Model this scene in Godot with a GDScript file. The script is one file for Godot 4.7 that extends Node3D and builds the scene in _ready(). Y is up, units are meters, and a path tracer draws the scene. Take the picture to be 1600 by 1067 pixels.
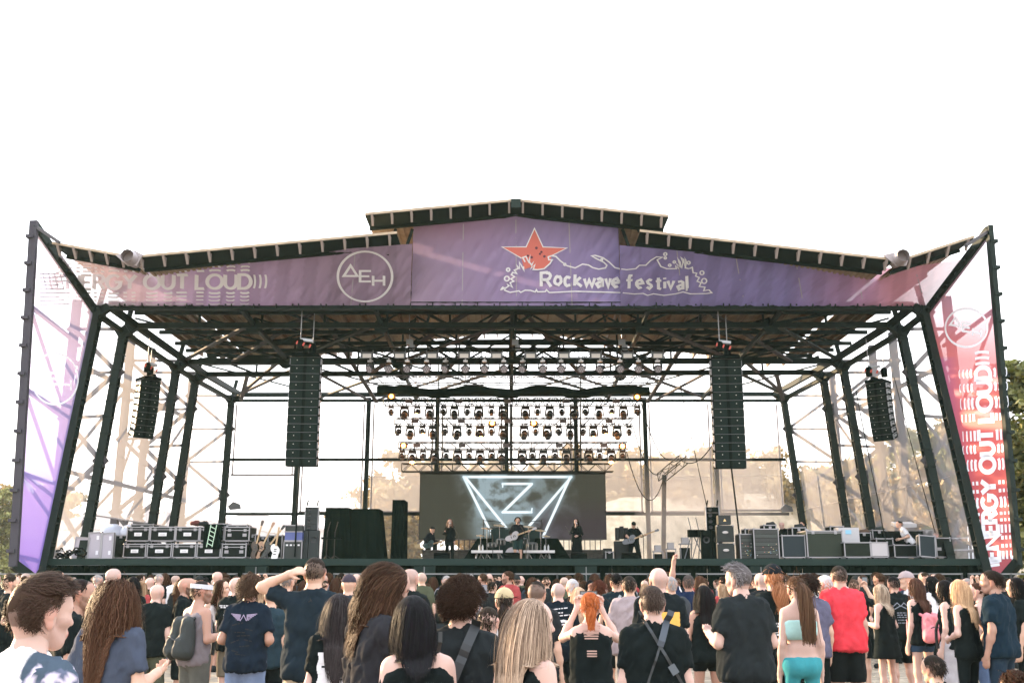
extends Node3D
# A festival stage seen over its audience. Units metres, y up, the stage lies towards -z.

const EYE := 1.65
const LENS := 1556.0
const PITCH := 0.2358
const DECK := 2.31

var used_names := {}
var mats := {}
var rng := RandomNumberGenerator.new()

# ---------------------------------------------------------------- shapes
class Shape:
	var v := PackedVector3Array()
	var n := PackedVector3Array()
	var c := PackedColorArray()
	var ix := PackedInt32Array()
	var tint := Color(1, 1, 1)
	func tri(a: Vector3, b: Vector3, d: Vector3) -> void:   # counter-clockwise from outside
		var s := v.size()
		var m := (b - a).cross(d - a).normalized()
		for p in [a, b, d]:
			v.append(p); n.append(m); c.append(tint)
		ix.append_array([s, s + 2, s + 1])
	func quad(a: Vector3, b: Vector3, d: Vector3, e: Vector3) -> void:
		var s := v.size()
		var m := (d - a).cross(e - b).normalized()
		v.append_array([a, b, d, e]); n.append_array([m, m, m, m]); c.append_array([tint, tint, tint, tint])
		ix.append_array([s, s + 2, s + 1, s, s + 3, s + 2])
	func box(at: Vector3, size: Vector3, b := Basis()) -> void:
		var x := b.x * size.x * 0.5
		var y := b.y * size.y * 0.5
		var z := b.z * size.z * 0.5
		quad(at - x - y + z, at + x - y + z, at + x + y + z, at - x + y + z)
		quad(at + x - y - z, at - x - y - z, at - x + y - z, at + x + y - z)
		quad(at + x - y + z, at + x - y - z, at + x + y - z, at + x + y + z)
		quad(at - x - y - z, at - x - y + z, at - x + y + z, at - x + y - z)
		quad(at - x + y + z, at + x + y + z, at + x + y - z, at - x + y - z)
		quad(at - x - y - z, at + x - y - z, at + x - y + z, at - x - y + z)
	func beam(a: Vector3, b: Vector3, w: float, h := -1.0, up := Vector3.UP) -> void:
		var d := (b - a)
		if d.length() < 0.001: return
		var y := d.normalized()
		var x := up.cross(y)
		if x.length() < 0.05: x = Vector3(0, 0, 1).cross(y)
		x = x.normalized()
		var z := x.cross(y)
		box((a + b) * 0.5, Vector3(w, d.length(), h if h > 0.0 else w), Basis(x, y, z))
	func tube(pts: Array, r: float, sides := 6, r2 := -1.0) -> void:
		var s := v.size()
		var last := pts.size() - 1
		var x := Vector3.ZERO
		for i in pts.size():
			var d: Vector3 = (pts[mini(i + 1, last)] - pts[maxi(i - 1, 0)]).normalized()
			if x == Vector3.ZERO:
				x = d.cross(Vector3.UP)
				if x.length() < 0.1: x = d.cross(Vector3.RIGHT)
			x = (x - d * x.dot(d)).normalized()
			var y := d.cross(x)
			var rr := r if r2 < 0.0 else lerpf(r, r2, float(i) / last)
			for k in sides:
				var a := TAU * k / sides
				var o := x * cos(a) + y * sin(a)
				v.append(pts[i] + o * rr); n.append(o); c.append(tint)
		for i in last:
			for k in sides:
				var p := s + i * sides + k
				var q := s + i * sides + (k + 1) % sides
				ix.append_array([p, p + sides, q, q, p + sides, q + sides])
		for e in [0, last]:
			var m := v.size()
			var dd: Vector3 = (pts[0] - pts[1]).normalized() if e == 0 else (pts[last] - pts[last - 1]).normalized()
			for k in sides:
				v.append(v[s + e * sides + k]); n.append(dd); c.append(tint)
			for k in range(1, sides - 1):
				if e == 0: ix.append_array([m, m + k, m + k + 1])
				else: ix.append_array([m, m + k + 1, m + k])
	func lathe(profile: Array, at: Vector3, axis := Vector3.UP, sides := 12) -> void:   # profile of Vector2(radius, along)
		var y := axis.normalized()
		var x := y.cross(Vector3(0, 0, 1) if absf(y.z) < 0.9 else Vector3.RIGHT).normalized()
		var z := x.cross(y)
		for i in profile.size() - 1:
			var p: Vector2 = profile[i]
			var q: Vector2 = profile[i + 1]
			var s := v.size()
			var t := Vector2(q.y - p.y, p.x - q.x).normalized()
			for k in sides + 1:
				var a := TAU * k / sides
				var o := x * cos(a) + z * sin(a)
				v.append_array([at + o * p.x + y * p.y, at + o * q.x + y * q.y])
				var m := o * t.x + y * t.y
				n.append_array([m, m]); c.append_array([tint, tint])
			for k in sides:
				var b := s + k * 2
				ix.append_array([b, b + 2, b + 1, b + 1, b + 2, b + 3])
	func prism(poly: PackedVector2Array, t: Transform3D, depth: float) -> void:   # outline in the xy plane of t, from z = 0 back to -depth
		var p := poly
		if Geometry2D.is_polygon_clockwise(p): p.reverse()
		var f := Geometry2D.triangulate_polygon(p)
		var back := t * Vector3(0, 0, -depth) - t.origin
		for i in range(0, f.size(), 3):
			var a := t * Vector3(p[f[i]].x, p[f[i]].y, 0)
			var b := t * Vector3(p[f[i + 1]].x, p[f[i + 1]].y, 0)
			var d := t * Vector3(p[f[i + 2]].x, p[f[i + 2]].y, 0)
			var front := t.basis.z
			if (b - a).cross(d - a).dot(front) < 0.0:
				var k := b
				b = d; d = k
			tri(a, b, d)
			tri(a + back, d + back, b + back)
		for i in p.size():
			var a := t * Vector3(p[i].x, p[i].y, 0)
			var q := p[(i + 1) % p.size()]
			var b := t * Vector3(q.x, q.y, 0)
			quad(a, a + back, b + back, b)
	func sphere(at: Vector3, r: Vector3, rings := 6, sides := 8) -> void:
		var s := v.size()
		for i in rings + 1:
			var a := PI * i / rings
			for k in sides + 1:
				var b := TAU * k / sides
				var o := Vector3(sin(a) * cos(b), cos(a), sin(a) * sin(b))
				v.append(at + o * r); n.append((o / r).normalized()); c.append(tint)
		for i in rings:
			for k in sides:
				var p := s + i * (sides + 1) + k
				ix.append_array([p, p + sides + 1, p + 1, p + 1, p + sides + 1, p + sides + 2])
	func ribbon(pts: Array, w: float, out: Vector3, closed := false) -> void:   # a flat stroke of width w lying across «out»
		var m := pts.size()
		var l := []
		var r := []
		for i in m:
			var a: Vector3 = pts[(i - 1 + m) % m] if closed or i > 0 else pts[i]
			var b: Vector3 = pts[(i + 1) % m] if closed or i < m - 1 else pts[i]
			var d1: Vector3 = (pts[i] - a).normalized() if a != pts[i] else (b - pts[i]).normalized()
			var d2: Vector3 = (b - pts[i]).normalized() if b != pts[i] else d1
			var t := (d1 + d2).normalized()
			if t.length() < 0.5: t = d1
			var s := out.cross(t).normalized()
			var k := clampf(1.0 / maxf(0.45, s.dot(out.cross(d1).normalized())), 1.0, 2.2)
			l.append(pts[i] + s * w * 0.5 * k); r.append(pts[i] - s * w * 0.5 * k)
		for i in (m if closed else m - 1):
			var j := (i + 1) % m
			quad(r[i], r[j], l[j], l[i])
	func mesh() -> ArrayMesh:
		var a := []
		a.resize(Mesh.ARRAY_MAX)
		a[Mesh.ARRAY_VERTEX] = v; a[Mesh.ARRAY_NORMAL] = n; a[Mesh.ARRAY_COLOR] = c; a[Mesh.ARRAY_INDEX] = ix
		var m := ArrayMesh.new()
		if v.size(): m.add_surface_from_arrays(Mesh.PRIMITIVE_TRIANGLES, a)
		return m

# ---------------------------------------------------------------- nodes
func numbered(called: String) -> String:
	if not used_names.has(called):
		used_names[called] = 0
		return called
	used_names[called] += 1
	return "%s_%03d" % [called, used_names[called]]

func tag(o: Node, label: String, category := "", group := "", kind := "") -> Node:
	if label: o.set_meta("label", label)
	if category: o.set_meta("category", category)
	if group: o.set_meta("group", group)
	if kind: o.set_meta("kind", kind)
	return o

func thing(called: String, label: String, category: String, at := Vector3.ZERO, turn := 0.0, group := "") -> Node3D:
	var o := Node3D.new()
	o.name = numbered(called)
	add_child(o)
	o.position = at
	o.rotation.y = turn
	tag(o, label, category, group)
	return o

func put(called: String, what: Variant, m: Material, parent: Node = null) -> MeshInstance3D:
	var o := MeshInstance3D.new()
	o.name = numbered(called) if parent == null else called
	o.mesh = what.mesh() if what is Shape else what
	o.material_override = m
	if parent == null: add_child(o)
	else: parent.add_child(o, true)
	return o

func copy_of(o: Node3D, label := "") -> Node3D:
	var r: Node3D = o.duplicate()
	var called := String(o.name)
	if called.length() > 4 and called[-4] == "_" and called.right(3).is_valid_int(): called = called.left(-4)
	r.name = numbered(called)
	add_child(r)
	if label: r.set_meta("label", label)
	return r

# the world point at depth z that the photograph shows at pixel (px, py) of 1600 x 1067
func at(px: float, py: float, z: float) -> Vector3:
	var x := px - 800.0
	var y := 533.5 - py
	var d := Vector3(x, LENS * sin(PITCH) + y * cos(PITCH), -(LENS * cos(PITCH) - y * sin(PITCH)))
	return Vector3(0, EYE, 0) + d * (z / d.z)

func mat(called: String, col: Color, rough := 0.7, metal := 0.0, opts := {}) -> StandardMaterial3D:
	if mats.has(called): return mats[called]
	var m := StandardMaterial3D.new()
	m.resource_name = called
	m.albedo_color = col.linear_to_srgb()
	m.roughness = rough
	m.metallic = metal
	for k in opts: m.set(k, opts[k])
	mats[called] = m
	return m

func noise_tex(size: int, freq: float, lo: Color, hi: Color, s := 1, octaves := 4, kind := FastNoiseLite.TYPE_SIMPLEX_SMOOTH) -> ImageTexture:
	var f := FastNoiseLite.new()
	f.seed = s; f.frequency = freq; f.fractal_octaves = octaves; f.noise_type = kind
	var im := f.get_seamless_image(size, size)
	im.convert(Image.FORMAT_RGB8)
	var b := im.get_data()
	var lut := []
	for i in 256:
		var k := lo.lerp(hi, i / 255.0).linear_to_srgb()
		lut.append([int(k.r * 255), int(k.g * 255), int(k.b * 255)])
	for i in range(0, b.size(), 3):
		var k = lut[b[i]]
		b[i] = k[0]; b[i + 1] = k[1]; b[i + 2] = k[2]
	return ImageTexture.create_from_image(Image.create_from_data(size, size, false, Image.FORMAT_RGB8, b))

func textured(called: String, tex: Texture2D, scale: float, rough := 0.8, metal := 0.0, opts := {}) -> StandardMaterial3D:
	var m := mat(called, Color(1, 1, 1), rough, metal, opts)
	m.albedo_texture = tex
	m.uv1_triplanar = true
	m.uv1_world_triplanar = true
	m.uv1_scale = Vector3.ONE * scale
	return m

func _ready() -> void:
	var cam := Camera3D.new()
	cam.name = "camera"
	add_child(cam)
	cam.position = Vector3(0, EYE, 0)
	cam.rotation.x = PITCH
	cam.fov = rad_to_deg(2.0 * atan(533.5 / LENS))
	cam.near = 0.1
	cam.far = 600.0
	var around := WorldEnvironment.new()
	around.name = "surroundings"
	add_child(around)
	var e := Environment.new()
	e.background_mode = Environment.BG_SKY
	e.tonemap_mode = Environment.TONE_MAPPER_LINEAR
	e.tonemap_exposure = 4.0
	e.sdfgi_enabled = true
	e.ssao_enabled = true
	e.ssil_enabled = true
	var sky := Sky.new()
	var sm := ProceduralSkyMaterial.new()
	sm.sky_top_color = Color(.86, .9, .96)
	sm.sky_horizon_color = Color(1.0, .98, .96)
	sm.sky_curve = .3
	sm.ground_bottom_color = Color(.45, .42, .36)
	sm.ground_horizon_color = Color(.6, .57, .5)
	sm.sun_angle_max = 12.0
	sky.sky_material = sm
	e.sky = sky
	e.fog_enabled = true
	e.fog_density = .00025
	e.fog_light_color = Color(.78, .93, .87)
	e.volumetric_fog_enabled = true
	e.volumetric_fog_density = 0.0
	around.environment = e
	var sun := DirectionalLight3D.new()
	sun.name = "sun"
	add_child(sun)
	sun.light_energy = 1.5
	sun.light_color = Color(1.0, .86, .68)
	sun.light_angular_distance = .6
	sun.shadow_enabled = true
	sun.look_at_from_position(Vector3.ZERO, -Vector3(-.78, .18, -.6))
	build_surroundings()
	build_structure()
	build_deck()
	build_nets()
	build_banners()
	build_rig()
	build_backline()
	build_drums()
	var fm := FogMaterial.new()
	fm.density = .07
	fm.albedo = Color(.95, .92, .92)
	for k in 4:
		var smoke := FogVolume.new()
		smoke.name = numbered("stage_smoke")
		smoke.shape = RenderingServer.FOG_VOLUME_SHAPE_ELLIPSOID
		smoke.size = [Vector3(5.0, 4.6, 3.5), Vector3(4.0, 3.0, 3.0), Vector3(6.0, 6.5, 3.0), Vector3(4.5, 3.6, 3.0)][k]
		smoke.material = fm
		add_child(smoke)
		smoke.position = [Vector3(7.6, DECK + 1.3, -43.5), Vector3(6.6, DECK + .8, -42.4), Vector3(8.4, DECK + 2.6, -44.6), Vector3(9.8, DECK + 1.4, -42.8)][k]
		tag(smoke, "thin pale stage smoke drifting beside the bassist, %s puff" % ["large low", "small front", "tall rear", "rightmost"][k], "smoke", "", "stuff")
	var dust := FogVolume.new()
	dust.name = "dust_haze"
	dust.shape = RenderingServer.FOG_VOLUME_SHAPE_BOX
	dust.size = Vector3(120.0, 14.0, 40.0)
	var dm := FogMaterial.new()
	dm.density = .003
	dm.albedo = Color(1.0, .94, .88)
	dust.material = dm
	add_child(dust)
	dust.position = Vector3(0, 7.0, -70.0)
	tag(dust, "warm evening dust hanging before the trees behind the stage", "haze", "", "stuff")
	build_people()

# ---------------------------------------------------------------- lettering
func arc(cx: float, cy: float, rx: float, ry: float, a0: float, a1: float, n := 10) -> Array:
	var o := []
	for i in n + 1:
		var a := deg_to_rad(lerpf(a0, a1, float(i) / n))
		o.append(Vector2(cx + cos(a) * rx, cy + sin(a) * ry))
	return o

func strokes(ch: String) -> Array:
	var v := func(s: String) -> Array:
		var o := []
		for p in s.split(" "):
			var k := p.split(",")
			o.append(Vector2(float(k[0]), float(k[1])))
		return o
	match ch:
		"E": return [v.call("1,1 0,1 0,0 1,0"), v.call("0,.5 .85,.5")]
		"N": return [v.call("0,0 0,1 1,0 1,1")]
		"R": return [v.call("0,0 0,1 .6,1") + arc(.6, .75, .35, .25, 80, -90, 7) + v.call("0,.5"), v.call(".5,.5 1,0")]
		"G": return [arc(.5, .5, .5, .5, 45, 330, 14) + v.call(".98,.5 .55,.5")]
		"Y": return [v.call("0,1 .5,.5 1,1"), v.call(".5,.5 .5,0")]
		"O", "o": return [arc(.5, .5, .5, .5, 0, 360, 18)]
		"U": return [v.call("0,1 0,.4") + arc(.5, .4, .5, .4, 190, 350, 9) + v.call("1,.4 1,1")]
		"T": return [v.call("0,1 1,1"), v.call(".5,1 .5,0")]
		"L": return [v.call("0,1 0,0 1,0")]
		"D": return [v.call("0,0 0,1 .4,1") + arc(.4, .5, .6, .5, 80, -80, 10) + v.call(".4,0 0,0")]
		"H": return [v.call("0,0 0,1"), v.call("1,0 1,1"), v.call("0,.5 1,.5")]
		"^": return [v.call("0,0 .5,1 1,0 0,0")]
		"c": return [arc(.5, .5, .5, .5, 50, 310, 10)]
		"k": return [v.call("0,0 .05,1.25"), v.call(".9,.95 .1,.42 1,-.05")]
		"w": return [v.call("0,1 .25,0 .5,.8 .75,0 1,1")]
		"a": return [v.call("0,.85 .5,1 .9,.8 .95,0"), v.call(".9,.5 .4,.55 0,.3 .3,0 .9,.2")]
		"v": return [v.call("0,1 .5,0 1,1")]
		"e": return [v.call("0,.5 1,.55") + arc(.5, .5, .5, .5, 20, 310, 10)]
		"f": return [v.call(".95,1.3 .5,1.35 .4,1.1 .4,-.1"), v.call("0,.8 .9,.85")]
		"s": return [v.call(".95,.85 .5,1 .1,.8 .3,.55 .85,.4 .9,.15 .5,0 0,.15")]
		"t": return [v.call(".45,1.35 .5,0 .9,-.02"), v.call("0,.9 1,.95")]
		"i": return [v.call(".4,.9 .5,0"), v.call(".4,1.2 .45,1.3")]
		"l": return [v.call(".3,1.3 .5,0 .8,-.05")]
		")": return [arc(-.6, .5, 1.0, .68, 46, -46, 6)]
		"/": return [v.call("0,1 1,0")]
	return []

# pixels of the photograph laid onto a plane of the scene
class Sheet:
	var host: Node3D
	var p: Vector3
	var n: Vector3
	func hit(px: float, py: float, off := 0.0) -> Vector3:
		var far: Vector3 = host.at(px, py, -30.0)
		var eye := Vector3(0, 1.65, 0)
		var d := far - eye
		return eye + d * ((p + n * off - eye).dot(n) / d.dot(n))
	func stroke(s: Shape, pts: Array, w: float, off := 0.012) -> void:
		var o := []
		for q in pts: o.append(hit(q.x, q.y, off))
		var closed: bool = pts.size() > 3 and pts[0].distance_to(pts[-1]) < 0.01
		if closed: o.pop_back()
		s.ribbon(o, w, n, closed)

func write(sh: Sheet, s: Shape, ch: String, from: Vector2, du: Vector2, dv: Vector2, w: float) -> void:
	for line in strokes(ch):
		var o := []
		for q in line: o.append(from + du * q.x + dv * q.y)
		sh.stroke(s, o, w)

func slogan(sh: Sheet, s: Shape, echo: Shape, from: Vector2, du: Vector2, dv: Vector2, w: float, letters := "//ENERGY OUT LOUD)))") -> void:
	var wide := {"E": .62, "N": .85, "R": .68, "G": .98, "Y": .85, "O": 1.06, "U": .78, "T": .78, "L": .55, "D": .82, " ": .22, ")": .26, "/": .1}
	var p := from
	for ch in letters:
		var k: float = wide[ch]
		write(sh, s, ch, p, du * k, dv, w if ch not in [")", "/"] else w * .55)
		if ch not in [" ", ")", "/"]:
			for side in [-1, 1]:
				for i in 4:      # the echoes of the letter, thinner and thinner
					var v := (1.28 + i * .27) if side > 0 else (-.28 - i * .27)
					var q := p + dv * v
					var tw := w * (.66 - i * .14)
					if ch in ["O", "G", "U", "D"]:
						sh.stroke(echo, [q + du * k * .12, q + du * k * .3 + dv * .06 * side, q + du * k * .7 + dv * .06 * side, q + du * k * .88], tw)
					elif ch in ["E", "L", "T"]:
						sh.stroke(echo, [q, q + du * k * .95], tw)
					else:
						sh.stroke(echo, [q, q + du * k * .3], tw)
						sh.stroke(echo, [q + du * k * .68, q + du * k], tw)
		p += du * (k + (.2 if ch not in [")", "/"] else .13))

# ---------------------------------------------------------------- the building
func hbeam(s: Shape, a: Vector3, b: Vector3, w: float, face := Vector3(0, 0, 1)) -> void:
	var d := (b - a).normalized()
	var x := face.cross(d).normalized()
	var z := d.cross(x)
	for k in [-1.0, 1.0]: s.beam(a + z * w * .44 * k, b + z * w * .44 * k, w, w * .12, z)
	s.beam(a, b, w * .14, w * .78, z)
	var n := int(a.distance_to(b) / .75)
	for i in n: s.box(a.lerp(b, (i + .5) / n), Vector3(w * .96, .03, w * .78), Basis(x, d, z))

var legs_l := []
var legs_r := []
const ROOF_Z := -45.0
const FRONT_Z := -29.8

func roof_y(x: float) -> float:      # the main roof's underside
	var pts := [Vector2(-15.0, 11.62), Vector2(-11.8, 11.3), Vector2(-3.5, 12.05), Vector2(3.9, 12.1), Vector2(11.9, 11.15), Vector2(14.4, 11.75)]
	if x <= pts[0].x: return pts[0].y
	for i in 5:
		if x <= pts[i + 1].x: return lerpf(pts[i].y, pts[i + 1].y, (x - pts[i].x) / (pts[i + 1].x - pts[i].x))
	return pts[5].y

func build_structure() -> void:
	var steel := mat("black_steel", Color(.011, .0165, .014), .6, 0.0, {"metallic_specular": .25})
	var grey := mat("grey_steel", Color(.085, .078, .082), .7, 0.0, {"metallic_specular": .2})
	var t := thing("stage_structure", "black steel portal frame that carries the whole open air stage roof", "stage frame")
	legs_l = [[at(150, 490, -33), at(68, 880, -31.2)], [at(193, 520, -34.7), at(135, 835, -33.2)], [at(275, 575, -40), at(237, 822, -38.6)], [at(305, 594, -42.4), at(270, 822, -41.0)], [at(361, 625, -48), at(345, 830, -47.5)]]
	legs_r = [[at(1447, 490, -33), at(1540, 882, -31.2)], [at(1409, 519, -34.7), at(1476, 832, -33.2)], [at(1318, 574, -40), at(1363, 832, -38.6)], [at(1287, 591, -42.4), at(1324, 826, -41.0)], [at(1225, 624, -48), at(1254, 814, -47.5)]]
	for side in 2:
		var ls: Array = [legs_l, legs_r][side]
		var sg := -1.0 if side == 0 else 1.0
		for i in ls.size():
			var a: Vector3 = ls[i][0]
			var b: Vector3 = ls[i][1]
			b = a + (b - a) * ((a.y - (1.0 if i == 0 else 2.2)) / (a.y - b.y))
			ls[i][1] = b
			var s := Shape.new()
			hbeam(s, a, b, .34 if i == 0 else .27)
			for k in 14:
				var p := a.lerp(b, (k + .5) / 14.0)
				s.box(p, Vector3(.36 if i == 0 else .3, .05, .3))
			put("column", s, steel, t)
			s = Shape.new()
			var nd := a + Vector3(-sg * .42, .26, 0)
			s.beam(a + Vector3(sg * .06, -.1, 0), nd, .26)
			s.box(a, Vector3(.42, .34, .4), Basis(Vector3(0, 0, 1), .6 * -sg))
			s.beam(a + Vector3(0, -.05, -.02), a + Vector3(-sg * .2, 1.0, -.02), .14)
			put("knee", s, steel, t)
			if i == 0: continue
			# the outer lattice of each frame
			var ox := sg * 15.75
			s = Shape.new()
			s.beam(Vector3(ox, 0, a.z), Vector3(ox, roof_y(ox) - .1, a.z), .26)
			put("outer_column", s, grey, t)
			var ys := [2.6, 4.3, 5.6, 7.2, 8.8, 10.45]
			for k in 5:
				s = Shape.new()
				var p0: Vector3 = b.lerp(a, (ys[k] - b.y) / (a.y - b.y))
				var p1: Vector3 = b.lerp(a, (ys[k + 1] - b.y) / (a.y - b.y))
				if k % 2 == 0: s.beam(p0, Vector3(ox, ys[k + 1], a.z), .13)
				else: s.beam(Vector3(ox, ys[k], a.z), p1, .13)
				if k > 1: s.beam(p1, Vector3(ox, ys[k + 1], a.z), .1)
				var g := Vector3(ox, ys[k + 1], a.z) if k % 2 == 0 else p1
				s.box(g, Vector3(.42, .42, .03), Basis(Vector3(0, 0, 1), .78))
				put("lattice_brace", s, grey, t)
			if i < 4:
				s = Shape.new()
				var nz: float = ls[i + 1][0].z
				for y in [5.4, 9.3]: s.beam(Vector3(ox, y, a.z), Vector3(ox, y, nz), .14)
				s.beam(Vector3(ox, 5.4, a.z), Vector3(ox, 9.3, nz), .09)
				s.beam(Vector3(ox, 5.4, nz), Vector3(ox, 2.4, a.z), .09)
				put("side_rail", s, grey, t)
		# eave beams running back
		for i in 4:
			var s := Shape.new()
			s.beam(ls[i][0], ls[i + 1][0], .17)
			put("eave_beam", s, steel, t)
			s = Shape.new()
			var o := Vector3(-sg * .42, .26, 0)
			s.beam(ls[i][0] + o, ls[i + 1][0] + o, .16, .24)
			put("eave_beam", s, steel, t)
		# the flared front frame that holds the printed wings
		var top := at(52, 350, -30) if side == 0 else at(1547, 358, -30)
		var bot := at(20, 885, -30) if side == 0 else at(1592, 882, -30)
		var foot := at(74, 922, -31.0) if side == 0 else at(1556, 920, -31.0)
		var s := Shape.new()
		s.beam(top + Vector3(0, .1, 0), bot, .15, .24)
		for k in 12:
			s.box(top.lerp(bot, (k + .5) / 12.0) + Vector3(sg * .06, 0, 0), Vector3(.22, .1, .3))
		put("front_pole", s, steel if side == 1 else mat("faded_steel", Color(.055, .05, .06), .7, 0.0, {"metallic_specular": .2}), t)
		s = Shape.new()
		s.beam(bot + Vector3(0, .06, 0), foot, .2, .26)
		put("pole_foot", s, steel, t)
		s = Shape.new()
		s.beam(top, ls[0][0], .2, .24)
		for k in 7: s.box(top.lerp(ls[0][0], (k + .5) / 7.0), Vector3(.3, .1, .3), Basis(Vector3(0, 0, 1), .6 * sg))
		put("flare_beam", s, steel, t)
		s = Shape.new()
		s.beam(top + Vector3(-sg * .1, -.1, 0), at(92, 379, -29.6) if side == 0 else at(1510, 384, -29.6), .09)
		put("stay", s, grey, t)
		# struts behind the printed wing
		s = Shape.new()
		var pn := [top.lerp(bot, .25), top.lerp(bot, .5), top.lerp(bot, .74), top.lerp(bot, .97)]
		var o1: Vector3 = Vector3(sg * 15.75, 0, -34.7)
		for k in 4:
			var y: float = pn[k].y
			s.beam(pn[k], Vector3(o1.x, y, o1.z), .1)
			if k < 3: s.beam(pn[k], Vector3(o1.x, pn[k + 1].y, o1.z), .09)
			s.beam(pn[k] + Vector3(sg * .1, 0, -.35), ls[0][0].lerp(ls[0][1], clampf(.12 + k * .27, 0, 1)) + Vector3(sg * .45, 0, -.25), .09)
		put("wing_strut", s, grey, t)
	# the front beam
	var s := Shape.new()
	var ba: Vector3 = legs_l[0][0] + Vector3(.42, .26, 0)
	var bb: Vector3 = legs_r[0][0] + Vector3(-.42, .26, 0)
	hbeam(s, ba, bb, .26, Vector3(0, 1, 0))
	for i in 24:
		var p := ba.lerp(bb, (i + .5) / 24.0)
		s.box(p + Vector3(0, .02, .14), Vector3(.05, .05, .03))
	put("front_beam", s, steel, t)
	# transverse trusses
	for i in range(1, 5):
		var a: Vector3 = legs_l[i][0] + Vector3(.42, .26, 0)
		var b: Vector3 = legs_r[i][0] + Vector3(-.42, .26, 0)
		s = Shape.new()
		s.beam(a, b, .18, .2)
		put("bottom_chord", s, steel, t)
		if i == 4: continue
		s = Shape.new()
		s.beam(a + Vector3(0, .42, .25), b + Vector3(0, .42, .25), .12, .14)
		put("bottom_chord", s, steel, t)
		var n := 12
		for k in n:
			var p := a.lerp(b, float(k) / n)
			var q := a.lerp(b, float(k + 1) / n)
			p.y = roof_y(p.x) - .22; q.y = roof_y(q.x) - .22
			s = Shape.new()
			s.beam(p, q, .14)
			put("top_chord", s, steel, t)
			s = Shape.new()
			var m := a.lerp(b, float(k + (1 if k < n / 2 else 0)) / n)
			var w := p if k < n / 2 else q
			if k % 2 == 0: s.beam(m, w, .09)
			s.beam(m, Vector3(m.x, roof_y(m.x) - .22, m.z), .075)
			put("web", s, steel, t)
		s = Shape.new()
		for x in [-9.3, -4.7, 4.7, 9.3]:
			s.lathe([Vector2(0, -.02), Vector2(.28, -.02), Vector2(.28, .02), Vector2(0, .02)], Vector3(x, a.y - .02, a.z + .02), Vector3(0, 0, 1), 12)
		put("gusset", s, steel, t)
	# running back between the trusses: rails and flat bracing
	var zs := [-33.0, -34.7, -40.0, -42.4, -48.0]
	for x in [-9.3, -4.7, 0.0, 4.7, 9.3]:
		for k in 4:
			s = Shape.new()
			var y0 := 10.72 - k * .1
			var p := Vector3(x, y0, zs[k])
			var q := Vector3(x, y0 - .1, zs[k + 1])
			s.beam(p, q, .12, .16)
			put("rail", s, steel, t)
	for k in [1, 3]:
		for j in 6:
			s = Shape.new()
			var x0: float = [-13.6, -9.3, -4.7, 0.0, 4.7, 9.3][j]
			var x1: float = [-9.3, -4.7, 0.0, 4.7, 9.3, 13.6][j]
			var y0 := 10.6
			if j < 3: s.beam(Vector3(x0, y0 - .2, zs[k + 1]), Vector3(x1, y0 + .1, zs[k]), .2, .06)
			else: s.beam(Vector3(x0, y0 + .1, zs[k]), Vector3(x1, y0 - .2, zs[k + 1]), .2, .06)
			put("diagonal", s, grey if j % 2 == 0 else steel, t)
			s = Shape.new()
			if j < 3: s.beam(Vector3(x0, y0 + .25, zs[k]), Vector3(x1, y0 - .1, zs[k + 1]), .1, .05)
			else: s.beam(Vector3(x0, y0 - .1, zs[k + 1]), Vector3(x1, y0 + .25, zs[k]), .1, .05)
			put("diagonal", s, steel, t)
	for sg in [-1.0, 1.0]:      # the long raking struts towards the back corners, and the king posts
		for q in [[Vector3(sg * .3, 11.9, -34.7), Vector3(sg * 6.0, 10.4, -42.0), .2], [Vector3(sg * .5, 11.4, -36.0), Vector3(sg * 3.2, 10.3, -43.0), .16], [Vector3(sg * 7.2, 11.5, -34.9), Vector3(sg * 6.6, 10.1, -47.8), .17],
			[Vector3(sg * 7.0, 11.3, -35.0), Vector3(sg * 11.5, 10.4, -40.0), .17], [Vector3(sg * 11.5, 10.4, -42.4), Vector3(sg * 13.2, 10.2, -47.8), .18], [Vector3(sg * 8.6, 10.5, -42.4), Vector3(sg * 7.0, 10.2, -47.8), .14],
			[Vector3(sg * 2.4, 10.4, -42.4), Vector3(sg * 6.6, 10.2, -47.8), .12], [Vector3(sg * 9.5, 10.5, -40.0), Vector3(sg * 13.1, 10.3, -47.0), .16]]:
			s = Shape.new()
			s.beam(q[0], q[1], q[2], q[2] * .5)
			put("raking_strut", s, grey, t)
	# lighter trusses between the main ones
	for z in [-36.4, -38.2, -41.2]:
		s = Shape.new()
		s.beam(Vector3(-13.3, 10.75, z), Vector3(13.4, 10.75, z), .1, .14)
		put("secondary_chord", s, steel, t)
		for k in 14:
			s = Shape.new()
			var x0: float = -13.3 + k * 1.9
			var y1 := roof_y(x0 + .95) - .2
			if k % 2 == 0: s.beam(Vector3(x0, 10.75, z), Vector3(x0 + 1.9, y1, z), .07)
			else: s.beam(Vector3(x0, y1, z), Vector3(x0 + 1.9, 10.75, z), .07)
			put("secondary_web", s, steel, t)
	s = Shape.new()
	for z in [-34.7, -40.0]: s.beam(Vector3(0.1, 10.5, z), Vector3(0.1, 12.6, z), .16)
	put("king_post", s, steel, t)
	# the roof
	var sheet := textured("roof_sheet", noise_tex(256, .02, Color(.24, .18, .12), Color(.42, .32, .22), 4), .3, .75)
	var dark := mat("roof_edge", Color(.018, .026, .023), .7, 0.0, {"metallic_specular": .2})
	var r := thing("stage_roof", "dark ribbed sheet roof of the stage with a raised middle", "roof")
	var runs := [[Vector2(80, 381), Vector2(198, 402), 4], [Vector2(206, 403), Vector2(620, 365), 11], [Vector2(1000, 362), Vector2(1398, 407), 11], [Vector2(1412, 407), Vector2(1524, 371), 3], [Vector2(570, 336), Vector2(806, 314), 7], [Vector2(806, 314), Vector2(1045, 339), 7]]
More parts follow.
